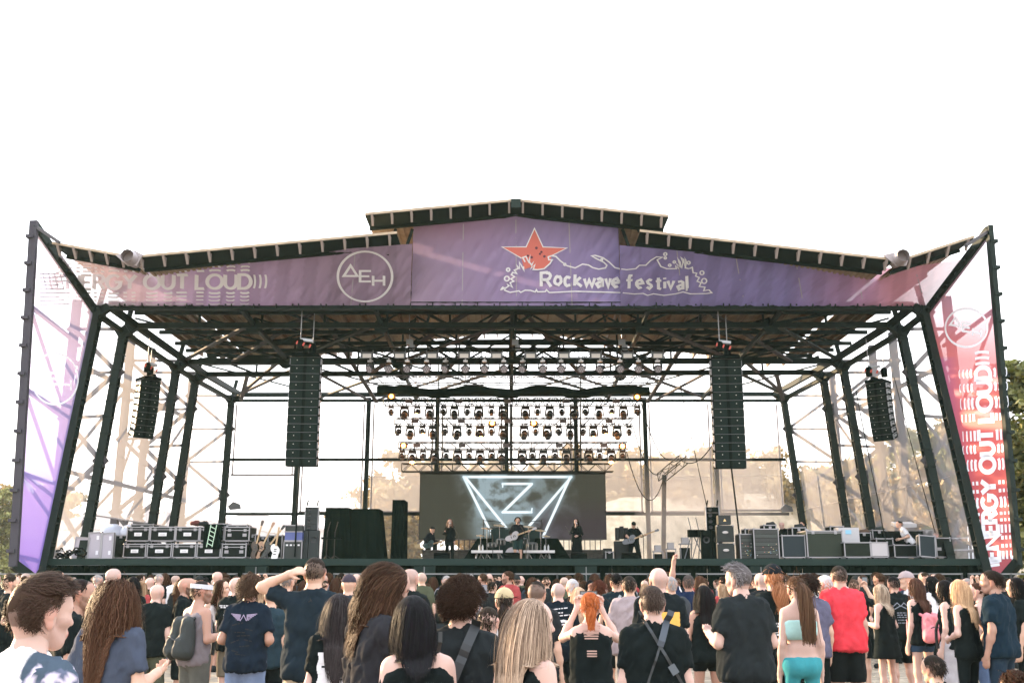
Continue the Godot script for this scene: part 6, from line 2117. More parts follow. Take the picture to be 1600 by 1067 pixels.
	# on the stage
	add.call(703, 808, 40.0, 180, {"fem": true, "hair": "long", "hairc": Color(.12, .06, .04), "tipc": Color(.35, .2, .14), "h": 1.72, "y": DECK, "top": "long", "hem": -.14, "topc": Color(.008, .011, .01), "bottom": "long", "ra": "mic", "la": "down", "skin": SKIN3, "strands": 250, "strandw": .014, "cell": .022, "hcell": .011, "hairlen": .9}, "singer with long wavy hair in a black coat holding a microphone")
	add.call(669, 824, 43.0, -120, {"hair": "bald", "cap": Color(.008, .009, .01), "h": 1.72, "y": DECK - .12, "topc": Color(.012, .016, .022), "top": "long", "legs": "step", "la": "fret", "ra": "strum", "lean": .35, "botc": INK, "bottom": "long", "cell": .022, "hcell": .011}, "guitarist in a black cap striding at the left of the singer")
	add.call(809, 808, 39.4, 178, {"hair": "curly", "hairc": BLACKHAIR, "h": 1.74, "y": DECK, "topc": Color(.01, .015, .014), "top": "long", "bottom": "shorts", "botc": Color(.02, .04, .04), "la": "fret", "ra": "strum", "beard": .7, "cell": .022, "hcell": .011, "strands": 300, "strandw": .014}, "curly haired guitarist in black before the drum kit")
	add.call(901, 812, 39.6, 172, {"fem": true, "hair": "long", "hairc": BLACKHAIR, "h": 1.7, "y": DECK, "topc": Color(.008, .012, .011), "top": "long", "bottom": "skirt", "skirt": .2, "la": "front", "ra": "mic", "skin": SKIN3, "hy": -.4, "hairlen": .6, "strands": 220, "strandw": .014, "cell": .022, "hcell": .011, "shoec": Color(.5, .45, .42)}, "singer in a long black dress right of the drum kit")
	add.call(990, 818, 40.4, 180, {"hair": "short", "cap": Color(.008, .01, .01), "h": 1.72, "y": DECK - .08, "topc": INK, "top": "tee", "bottom": "wide", "botc": Color(.008, .011, .01), "legs": "wide", "la": "fret", "ra": "strum", "hp": -.3, "cell": .022, "hcell": .011}, "bass player in black with a cap and a long slanting bass")
	add.call(1421, 832, 34.4, 80, {"hair": "short", "hairc": DARKHAIR, "h": 1.7, "y": DECK - .3, "topc": Color(.66, .65, .67), "ra": "hold", "la": "hold", "lean": .5, "cell": .024, "hcell": .012}, "technician in a white tee bending over the desk on the right")
	add.call(1224, 823, 37.0, 110, {"hair": "bald", "h": 1.7, "y": DECK - .25, "topc": INK, "hp": -.3, "cell": .024, "hcell": .012, "skin": SKIN3}, "bald technician in black behind the slate case")
	add.call(1254, 818, 38.0, 140, {"hair": "short", "hairc": BROWN, "h": 1.7, "y": DECK - .2, "topc": Color(.5, .48, .48), "cell": .024, "hcell": .012}, "technician in a pale shirt behind the big olive case")
	return l

func crowd_protos() -> Array:
	var far := {"cell": .028, "hcell": .0125, "fcell": .013, "strands": 110, "strandw": .02, "crease": .016}
	var l := []
	for o in [{"hair": "short"}, {"hair": "short", "hairc": BROWN, "hy": .4, "shade_scalp": .7}, {"hair": "bald", "skin": SKIN3}, {"hair": "bald", "shade_scalp": .5, "hairc": GREYHAIR, "hy": -.3}, {"hair": "curly", "hairc": BROWN}, {"hair": "mess", "hairc": DARKHAIR, "hy": -.5}, {"hair": "quiff", "hairc": BROWN, "hy": .7, "skin": SKIN2, "beard": .6},
		{"hair": "long", "fem": true, "hairc": BLACKHAIR}, {"hair": "long", "fem": true, "hairc": Color(.16, .09, .05), "tipc": Color(.4, .28, .18), "hy": .4}, {"hair": "pony", "fem": true, "hairc": BROWN, "tail": .4}, {"hair": "wavy", "fem": true, "hairc": Color(.06, .03, .018), "hy": -.6, "skin": SKIN3}, {"hair": "bob", "fem": true, "hairc": BLACKHAIR, "hy": .5},
		{"hair": "short", "cap": Color(.02, .022, .025), "skin": SKIN2}, {"hair": "short", "la": "phone", "ra": "phone"}, {"hair": "curlylong", "hairc": Color(.04, .02, .012), "strands": 200}, {"hair": "short", "hairc": GREYHAIR, "skin": SKIN3}]:
		var q := far.duplicate()
		q.merge(o, true)
		q.seed = l.size() + 300
		q.h = 1.75 if not o.get("fem", false) else 1.68
		q.bottom = ["shorts", "long", "jeans"][l.size() % 3]
		l.append(q)
	return l

func build_people() -> void:
	var list := people_list()
	var protos := crowd_protos()
	var all := list + protos
	var res := []
	res.resize(all.size())
	var job := WorkerThreadPool.add_group_task(func(i: int) -> void: res[i] = make_person(all[i]), all.size())
	WorkerThreadPool.wait_for_group_task_completion(job)
	var who := {}
	for i in list.size():
		var q: Dictionary = list[i]
		var t := assemble(res[i], q, q.label, q.where, q.yaw)
		who[int(i)] = t
		extras(t, res[i], q)
	# the rest of the audience: copies of sixteen people in other clothes
	var r := RandomNumberGenerator.new()
	r.seed = 2024
	var taken := []
	for q in list: taken.append(q.where)
	var base := []
	var looks := ["short dark hair", "short brown hair", "bald head", "close cropped grey hair", "brown curls", "messy dark hair", "brown quiff and beard", "long black hair", "long fair hair", "brown ponytail", "wavy brown hair", "black bob", "dark cap", "both arms raised", "very long curly hair", "short grey hair"]
	var tops := [[INK, "black"], [INK, "black"], [Color(.012, .016, .02), "black"], [SLATE, "slate"], [INK, "black"], [Color(.02, .03, .05), "navy"], [Color(.62, .6, .61), "white"], [Color(.2, .19, .2), "grey"], [Color(.02, .022, .022), "black"], [Color(.06, .065, .04), "olive"], [Color(.28, .05, .05), "dark red"], [INK, "black"]]
	var bottoms := [INK, SLATE, DENIM, Color(.1, .1, .085), TAN, Color(.02, .03, .05)]
	var places := [[-99, "below the violet wing"], [110, "below the grey case lids"], [190, "below the flight cases"], [390, "below the guitar rack"], [490, "below the draped stacks"], [610, "below screen's left half"], [720, "below the drum kit"], [880, "below screen's right half"], [970, "below the bassist"], [1060, "below right speaker column"], [1175, "below the equipment racks"], [1262, "below the big olive case"], [1350, "below the mixing desk"], [1440, "below the slate lid"], [1530, "below the red wing"]]
	var made := 0
	var told := {}
	var tries := 0
	var rows := [-28.3, -27.4, -26.5, -25.6, -24.6, -23.6, -22.5, -21.4, -20.3, -19.2, -18.1, -17.0]
	for z0 in rows:
		var half := absf(z0) * .53
		var x := -half + r.randf() * .5
		while x < half and made < 238:
			var p := Vector3(x, 0, z0 + r.randf_range(-.3, .3))
			x += r.randf_range(.62, 1.3) * (1.0 if z0 < -21 else 1.25)
			var ok := true
			for e in taken:
				if Vector2(e.x - p.x, e.z - p.z).length() < .55: ok = false
			if not ok: continue
			taken.append(p)
			var k := made if made < protos.size() else r.randi() % protos.size()
			var px := 800.0 + p.x / -p.z * LENS * 1.03
			var place := ""
			for e in places:
				if px > e[0]: place = e[1]
			var depth := "at the barrier" if z0 < -26.9 else "near the stage" if z0 < -24 else "in mid crowd" if z0 < -20 else "rear of crowd"
			var tc: Array = []
			var lb := ""
			for turn in 40:
				if made >= protos.size(): k = r.randi() % protos.size()
				if k == 13 and made > protos.size() and r.randf() < .6: k = 0
				tc = tops[r.randi() % tops.size()]
				lb = "person, %s, %s top, %s, %s" % [looks[k], tc[1], depth, place]
				if not told.has(lb): break
			told[lb] = true
			var o: Node3D
			if base.size() <= k:
				o = assemble(res[list.size() + k], protos[k], lb, p, 0.0, "people in the audience")
				base.append(o)
			else:
				o = copy_of(base[k], lb)
				o.position = p
			o.rotation.y = r.randfn() * .28 + p.x * .02
			o.scale = Vector3.ONE * r.randf_range(.93, 1.06)
			for c in o.get_children():
				var n := String(c.name)
				if n.begins_with("t_shirt") or n.begins_with("tank"): c.material_override = cloth(tc[0])
				elif n.begins_with("shorts") or n.begins_with("trousers"): c.material_override = cloth(bottoms[r.randi() % bottoms.size()])
			made += 1

func extras(t: Node3D, res: Dictionary, q: Dictionary) -> void:
	var k: float = q.h / 1.75
	var lb: String = q.label
	var white := mat("print_white", Color(.6, .58, .6), .8)
	var has := func(s: String) -> bool: return lb.contains(s)
	var part := func(called: String, s: Shape, m: Material) -> MeshInstance3D: return put(called, s, m, t)
	var mirror := func(a: Array) -> Array:
		var o := []
		for l in a:
			var m := []
			for p in l: m.append(Vector2(-p.x, p.y))
			o.append(m)
		return o
	if has.call("with a winged print"):
		var lines := []
		for i in 6: lines.append([Vector2(.03, 1.335 - i * .009), Vector2(.13 - i * .014, 1.345 - i * .011)])
		lines += mirror.call(lines)
		lines.append([Vector2(-.03, 1.28), Vector2(0, 1.335), Vector2(.03, 1.28)])
		part.call("winged_print", on_back(res.top, lines, .006), mat("print_lilac", Color(.32, .26, .38), .8))
		var red := []
		for i in 9: red.append([1.24 - i * .032, [-.1, .03, -.07, -.05, .02, -.11, -.02, -.09, -.05][i], [.0, .1, .03, .08, .1, -.03, .08, -.02, .05][i], [.25, -.2, .0, .05, -.2, .35, .1, -.3, -.15][i]])
		part.call("red_dates", on_back(res.top, text_lines(red), .009), mat("print_red", Color(.3, .055, .06), .8))
	elif has.call("big white print"):
		var lines := []
		for i in 17:
			var a := -.115 + .006 * sin(i * .9)
			var e := .115 + .006 * cos(i * .8)
			var g := .06 * sin(i * .8 + .5)
			lines.append([Vector2(a, 1.2 - i * .0155), Vector2(g - .02 - .014 * sin(i * 2.7), 1.2 - i * .0155)])
			lines.append([Vector2(g + .012 + .01 * cos(i * 2.2), 1.2 - i * .0155), Vector2(e, 1.2 - i * .0155)])
		part.call("white_print", on_back(res.top, lines, .019), white)
	elif has.call("round white target print"):
		var rings := []
		for rad in [.035, .065, .08]:
			var o := []
			for i in 17: o.append(Vector2(.02 + cos(i * TAU / 16) * rad, 1.12 + sin(i * TAU / 16) * rad))
			rings.append(o)
		part.call("target_print", on_back(res.top, rings, .016), white)
		part.call("small_print", on_back(res.top, text_lines([[1.32, -.12, .08, .1], [1.28, -.1, .02, .05], [1.25, -.02, .1, .1]]), .012), white)
	elif has.call("yellow block"):
		var lines := []
		for i in 16: lines.append([Vector2(-.03 + .006 * sin(i * 2.0), 1.36 - i * .02), Vector2(.16 + .008 * sin(i * 3.1), 1.36 - i * .02)])
		part.call("yellow_print", on_back(res.top, lines, .022), mat("print_yellow", Color(.72, .4, .08), .8))
	elif has.call("printed black tee"):
		part.call("white_print", on_back(res.top, text_lines([[1.24, -.12, .16, 0], [1.215, -.12, .16, 0], [1.16, -.14, .16, .0], [1.135, -.05, .1, .0]]), .016), white)
		part.call("round_marks", on_back(res.top, [[Vector2(-.12, 1.06), Vector2(-.1, 1.03)], [Vector2(.09, 1.06), Vector2(.1, 1.0)]], .035), white)
		part.call("red_line", on_back(res.top, text_lines([[.96, -.07, .06, 0]]), .012), mat("print_red", Color.BLACK))
	elif has.call("white back print"):
		part.call("white_print", on_back(res.top, [[Vector2(-.13, 1.28), Vector2(-.05, 1.34), Vector2(.0, 1.29), Vector2(.05, 1.34), Vector2(.13, 1.28)], [Vector2(-.1, 1.25), Vector2(0, 1.3), Vector2(.1, 1.25)]] + text_lines([[1.2, -.07, .07, 0], [1.17, -.07, .07, 0], [1.14, -.07, .07, 0], [1.1, -.07, .07, 0], [1.06, -.07, .07, 0]]), .011), mat("print_grey2", Color(.2, .22, .26), .8))
		for x in [-1.0, 1.0]:
			var s := Shape.new()
			s.beam(Vector3(x * .2, .9, .0) * k, Vector3(x * .2, .55, .01) * k, .012, .05, Vector3(1, 0, 0))
			part.call("side_stripe", s, white)
	elif has.call("line of white print"):
		part.call("white_print", on_back(res.top, text_lines([[1.35, -.14, .12, 0], [1.33, -.12, .1, 0], [1.24, -.06, .08, 0], [1.2, -.04, .08, 0]]), .014), white)
	elif has.call("black marks"):
		part.call("black_print", on_back(res.top, [[Vector2(-.02, 1.33), Vector2(.1, 1.33)], [Vector2(.02, 1.27), Vector2(.12, 1.25)], [Vector2(-.04, 1.21), Vector2(.06, 1.2)]], .03), mat("print_dark", Color.BLACK))
	elif has.call("tee scratching"):
		part.call("red_mark", on_back(res.top, [[Vector2(.0, 1.43 * k), Vector2(.012, 1.415 * k)], [Vector2(-.012, 1.405 * k), Vector2(.006, 1.418 * k), Vector2(.02, 1.405 * k)]], .007), mat("print_red", Color.BLACK))
	elif has.call("slashed"):
		var lines := []
		for i in 7: lines.append([Vector2(-.075 + i * .004, 1.33 - i * .018), Vector2(.075 - i * .004, 1.33 - i * .018)])
		for i in 3: lines.append([Vector2(-.035, 1.13 - i * .018), Vector2(.04, 1.13 - i * .018)])
		part.call("slash", on_back(res.top, lines, .01), cloth(SKIN3))
	var strap := mat("strap_black", Color(.012, .015, .017), .5)
	if has.call("camera straps"):
		part.call("strap", on_back(res.top, [[Vector2(-.1, 1.47), Vector2(.02, 1.26), Vector2(.17, 1.0)]], .018, .008), strap)
		part.call("strap", on_back(res.top, [[Vector2(.1, 1.47), Vector2(.02, 1.26)]], .042, .012), mat("strap_grey", Color(.035, .045, .06), .5))
		part.call("strap", on_back(res.top, [[Vector2(.02, 1.26), Vector2(-.1, .95)]], .014, .01), strap)
		part.call("buckle", on_back(res.top, [[Vector2(.08, 1.15), Vector2(.11, 1.1)]], .045, .014), mat("buckle", Color(.05, .06, .07), .4))
	elif has.call("diagonal bag strap"):
		part.call("strap", on_back(res.top, [[Vector2(.1, 1.46), Vector2(.0, 1.2), Vector2(-.12, .95)]], .05, .01), strap)
	elif has.call("grey shoulder strap"):
		part.call("strap", on_back(res.top, [[Vector2(.06, 1.46), Vector2(-.14, 1.15)]], .035, .01), mat("strap_pale", Color(.25, .27, .28), .6))
	elif has.call("strappy"):
		for x in [-.085, .085]: part.call("strap", on_back(res.body, [[Vector2(x, 1.43), Vector2(x, 1.34)]], .018, .012), strap)
	# things that people carry, each a thing of its own
	var bag := func(called: String, label: String, col: Color, w: float, h: float, y: float, x := 0.0) -> void:
		var b := thing(called, label, "backpack", t.position, t.rotation.y)
		var v := Vox.new(Vector3(-.25, .75, .0), Vector3(.25, 1.55, .5), .016)
		for u in [-1.0, 1.0]:
			v.cap(Vector3(x + u * w * .3, y - h * .3, .2), Vector3(x + u * w * .22, y + h * .28, .17), w * .26, w * .22, .05)
			v.cap(Vector3(x + u * w * .2, y - h * .28, .27), Vector3(x + u * w * .2, y - h * .1, .26), w * .2, w * .16, .05)
		var s := Shape.new()
		v.extract(s)
		folds(s, .01, 5)
		put("bag_body", s, mat("bag_" + col.to_html(false), col, .75), b)
		for u in [-1.0, 1.0]:
			s = Shape.new()
			var o := []
			for i in 9:
				var a := i / 8.0
				o.append(Vector3(x * .5 + u * (.1 + .02 * sin(a * PI)), y + h * .35 + .1 * sin(a * PI * .9) - a * a * .4, lerpf(.15, -.15, sin(a * PI * .55))))
			s.tube(o, .02, 5)
			put("strap", s, mat("bag_" + col.to_html(false), col), b)
		s = Shape.new()
		var zl := []
		for i in 7: zl.append(Vector3(x + lerpf(-w * .36, w * .36, i / 6.0), y - h * .02 + .02 * sin(i), .26 + w * .16 - absf(i - 3) * .012))
		s.tube(zl, .007, 4)
		put("zip", s, mat("zip_dark", Color(.03, .025, .025), .5), b)
		b.scale = Vector3.ONE * k
	if has.call("black backpack"): bag.call("backpack", "worn black backpack on the man with the pale bandana", Color(.014, .018, .017), .34, .5, 1.16)
	elif has.call("carrying a pink backpack"): bag.call("backpack", "pink backpack slung on the woman in denim shorts", Color(.62, .2, .22), .32, .42, 1.1, .04)
	elif has.call("small black bag"): bag.call("small_bag", "small black leather bag on the back of the woman in pale wide trousers", Color(.014, .013, .013), .2, .26, 1.15)
	elif has.call("half hidden by the dark curls"): bag.call("backpack", "grey backpack on the man in a white tee", Color(.09, .09, .11), .3, .45, 1.18)
	var held := func(called: String, label: String, cat: String, size: Vector3, lens: bool) -> void:
		var m: Vector3 = (res.wrists[0] + res.wrists[1]) * .5 + Vector3(0, .1, -.05) * k
		if q.get("la", "down") != "phone": m = res.wrists[1] + Vector3(-.02, .1, -.05)
		var b := thing(called, label, cat, t.position + Basis(Vector3.UP, t.rotation.y) * m, t.rotation.y)
		var s := Shape.new()
		s.box(Vector3.ZERO, size)
		put("housing", s, mat("phone_black", Color(.01, .011, .012), .3), b)
		s = Shape.new()
		s.box(Vector3(0, 0, size.z * .5 + .002), Vector3(size.x * .9, size.y * .86, .003))
		put("display", s, mat("phone_display", Color(.12, .14, .15), .15), b)
		if lens:
			s = Shape.new()
			s.lathe([Vector2(.035, 0), Vector2(.035, .08), Vector2(0, .08)], Vector3(0, 0, -size.z * .5), Vector3(0, 0, -1), 12)
			put("lens_barrel", s, mat("phone_black", Color.BLACK), b)
	if has.call("raising a camera"): held.call("camera_body", "black camera held up by the red haired woman", "camera", Vector3(.14, .1, .07), true)
	elif has.call("filming with a phone"): held.call("phone", "phone held up sideways by the curly haired person", "phone", Vector3(.17, .085, .012), false)
	elif has.call("holding up a phone"): held.call("phone", "phone held upright beside the red polo shirt", "phone", Vector3(.08, .16, .012), false)
	# instruments and microphones
	if has.call("guitarist in a black cap") or has.call("before the drum kit") or has.call("bass player"):
		var col := Color(.02, .06, .065) if has.call("black cap") else Color(.35, .32, .33) if has.call("drum kit") else Color(.08, .09, .11)
		var a: Vector3 = (res.wrists[1] as Vector3) + Vector3(0, -.0, -.05)
		var e: Vector3 = (res.wrists[0] as Vector3) + Vector3(0, .02, -.04)
		var xx := (e - a).normalized()
		var zz := Vector3(0, .1, -1).normalized()
		var yy := zz.cross(xx).normalized()
		zz = xx.cross(yy)
		var local := Transform3D(Basis(xx, yy, zz), a - xx * .08)
		var lab := "teal guitar played by the striding guitarist" if has.call("black cap") else "pale pointed guitar played before the drum kit" if has.call("drum kit") else "long dark bass held slanting by the bass player"
		guitar("electric_guitar", lab, "guitar", t.transform * local, col, .62 if not has.call("bass player") else .85)
	if has.call("holding a microphone") or has.call("long black dress"):
		var where: Vector3 = (res.wrists[1] as Vector3) + Vector3(-.06, .12, -.06)
		var b := thing("microphone", "microphone in the hand of the %s" % ("long haired singer" if has.call("coat") else "singer in the long dress"), "microphone", t.transform * where)
		var s := Shape.new()
		s.tube([Vector3(0, -.16, 0), Vector3(0, 0, .0)], .017, 8, .02)
		put("handle", s, mat("lamp_black", Color.BLACK), b)
		s = Shape.new()
		s.sphere(Vector3(0, .02, 0), Vector3.ONE * .032, 6, 8)
		put("mesh_head", s, mat("chrome", Color.WHITE), b)

# ---------------------------------------------------------------- bodies
class Vox:      # a field of tapered capsules, meshed as surface nets
	var o: Vector3
	var h: float
	var nx: int
	var ny: int
	var nz: int
	var f := PackedFloat32Array()
	func _init(lo: Vector3, hi: Vector3, cell: float) -> void:
		o = lo; h = cell
		nx = int((hi.x - lo.x) / cell) + 2
		ny = int((hi.y - lo.y) / cell) + 2
		nz = int((hi.z - lo.z) / cell) + 2
		f.resize(nx * ny * nz)
	func cap(a: Vector3, b: Vector3, ra: float, rb: float, m := 0.05, sq := Vector3.ONE, cut := []) -> void:
		m = maxf(m, h * 1.6)
		var r := maxf(ra, rb) + m
		var lo := ((a.min(b) - Vector3.ONE * r / sq) - o) / h
		var hi := ((a.max(b) + Vector3.ONE * r / sq) - o) / h
		var x0 := maxi(0, int(ceil(lo.x))); var x1 := mini(nx - 1, int(hi.x))
		var y0 := maxi(0, int(ceil(lo.y))); var y1 := mini(ny - 1, int(hi.y))
		var z0 := maxi(0, int(ceil(lo.z))); var z1 := mini(nz - 1, int(hi.z))
		var aa := a * sq
		var ab := (b - a) * sq
		var il := 1.0 / maxf(ab.length_squared(), 1e-8)
		var dr := rb - ra
		var im := 1.0 / m
		var nc := cut.size()
		for z in range(z0, z1 + 1):
			for y in range(y0, y1 + 1):
				var i := (z * ny + y) * nx + x0
				var w := Vector3(o.x + x0 * h, o.y + y * h, o.z + z * h)
				var p := w * sq - aa
				var step := h * sq.x
				for x in range(x0, x1 + 1):
					var t := clampf(p.dot(ab) * il, 0.0, 1.0)
					var d := (p - ab * t).length() - ra - dr * t
					if d < m:
						if nc:
							var k := 0
							while k < nc:
								d = maxf(d, (w - cut[k]).dot(cut[k + 1]))
								k += 2
						if d < m:
							var g := 1.0 - d * im
							f[i] += g * g * g
					i += 1
					p.x += step
					w.x += h
	func dig(a: Vector3, r: float) -> void:
		var lo := (a - Vector3.ONE * r - o) / h
		var hi := (a + Vector3.ONE * r - o) / h
		for z in range(maxi(0, int(ceil(lo.z))), mini(nz - 1, int(hi.z)) + 1):
			for y in range(maxi(0, int(ceil(lo.y))), mini(ny - 1, int(hi.y)) + 1):
				for x in range(maxi(0, int(ceil(lo.x))), mini(nx - 1, int(hi.x)) + 1):
					var d := (o + Vector3(x, y, z) * h - a).length() / r
					if d < 1.0: f[(z * ny + y) * nx + x] *= d
	func extract(s: Shape, xf := Transform3D()) -> void:
		var total := f.size()
		var sg := PackedByteArray()
		sg.resize(total)
		for i in total:
			if f[i] > 1.0: sg[i] = 1
		var sx := nx
		var sy := nx * ny
		var at := {}
		var cells := PackedInt32Array()
		var offs := [0, 1, sx, sx + 1, sy, sy + 1, sy + sx, sy + sx + 1]
		var edges := [[0, 1], [2, 3], [4, 5], [6, 7], [0, 2], [1, 3], [4, 6], [5, 7], [0, 4], [1, 5], [2, 6], [3, 7]]
		var corner := [Vector3(0, 0, 0), Vector3(1, 0, 0), Vector3(0, 1, 0), Vector3(1, 1, 0), Vector3(0, 0, 1), Vector3(1, 0, 1), Vector3(0, 1, 1), Vector3(1, 1, 1)]
		var base := s.v.size()
		for z in nz - 1:
			for y in ny - 1:
				var i := (z * ny + y) * nx
				for x in nx - 1:
					var k := sg[i] + sg[i + 1] + sg[i + sx] + sg[i + sx + 1] + sg[i + sy] + sg[i + sy + 1] + sg[i + sy + sx] + sg[i + sy + sx + 1]
					if k > 0 and k < 8:
						var sum := Vector3.ZERO
						var n := 0
						for e in edges:
							var ia: int = i + offs[e[0]]
							var ib: int = i + offs[e[1]]
							if sg[ia] != sg[ib]:
								var fa := f[ia]
								var fb := f[ib]
								sum += corner[e[0]].lerp(corner[e[1]], (1.0 - fa) / (fb - fa))
								n += 1
						at[i] = s.v.size() - base
						cells.append(i)
						s.v.append(xf * (o + (Vector3(x, y, z) + sum / n) * h))
						s.c.append(s.tint)
					i += 1
		var nn := PackedVector3Array()
		nn.resize(s.v.size() - base)
		for i in cells:
			for ax in 3:
				var st: int = [1, sx, sy][ax]
				if i + st < total and sg[i] != sg[i + st]:
					var u: int = [sx, sy, 1][ax]
					var w: int = [sy, 1, sx][ax]
					if at.has(i - u) and at.has(i - w) and at.has(i - u - w):
						var a: int = at[i]
						var b: int = at[i - u]
						var c2: int = at[i - u - w]
						var d: int = at[i - w]
						if sg[i + st]:
							var k := b
							b = d; d = k
						# a, b, c2, d now run counter-clockwise from outside
						var m: Vector3 = (s.v[base + c2] - s.v[base + a]).cross(s.v[base + d] - s.v[base + b])
						nn[a] += m; nn[b] += m; nn[c2] += m; nn[d] += m
						a += base; b += base; c2 += base; d += base
						s.ix.append_array([a, c2, b, a, d, c2])
		for m in nn: s.n.append(m.normalized())

static func folds(s: Shape, amount: float, sd: int, stretch := Vector3(8, 3.6, 8)) -> void:      # the creases of hanging cloth
	var fn := FastNoiseLite.new()
	fn.seed = sd; fn.frequency = 1.0; fn.fractal_octaves = 3
	var q := PackedVector3Array()
	q.resize(s.v.size())
	for i in s.v.size():
		var p := s.v[i]
		var w := p * stretch
		w.x += p.y * (3.0 if fn.get_noise_3d(p.x * 2, p.y * 2, 7.0) > 0.0 else -3.0)
		var k := fn.get_noise_3dv(w)
		s.v[i] = p + s.n[i] * (absf(k) * 2.0 - 0.45) * amount
	for i in range(0, s.ix.size(), 3):
		var a := s.ix[i]
		var b := s.ix[i + 1]
		var c := s.ix[i + 2]
		var m := (s.v[c] - s.v[a]).cross(s.v[b] - s.v[a])
		q[a] += m; q[b] += m; q[c] += m
	for i in q.size(): s.n[i] = q[i].normalized() if q[i].length_squared() > 0.0 else s.n[i]

const ARMS := {
	"down": [Vector3(.045, -.285, .02), Vector3(.055, -.53, -.05)],
	"front": [Vector3(.085, -.27, .03), Vector3(-.09, -.34, -.2)],
	"hold": [Vector3(.075, -.275, .02), Vector3(.02, -.22, -.24)],
	"pocket": [Vector3(.15, -.25, .08), Vector3(.06, -.47, .0)],
	"phone": [Vector3(.1, -.06, -.26), Vector3(-.03, .19, -.3)],
	"fist": [Vector3(.07, .25, -.1), Vector3(.03, .52, -.12)],
	"scratch": [Vector3(.25, .11, -.05), Vector3(.03, .2, .04)],
	"mic": [Vector3(.1, -.24, -.1), Vector3(-.1, -.0, -.22)],
	"neck": [Vector3(.05, -.2, -.2), Vector3(-.1, -.27, -.36)],
	"strum": [Vector3(.14, -.24, .02), Vector3(-.05, -.38, -.17)],
	"fret": [Vector3(.13, -.26, -.06), Vector3(.24, -.22, -.27)],
	"hug": [Vector3(.14, -.2, -.16), Vector3(-.12, -.22, -.3)],
	"back": [Vector3(.1, -.27, .1), Vector3(-.08, -.42, .14)],
}

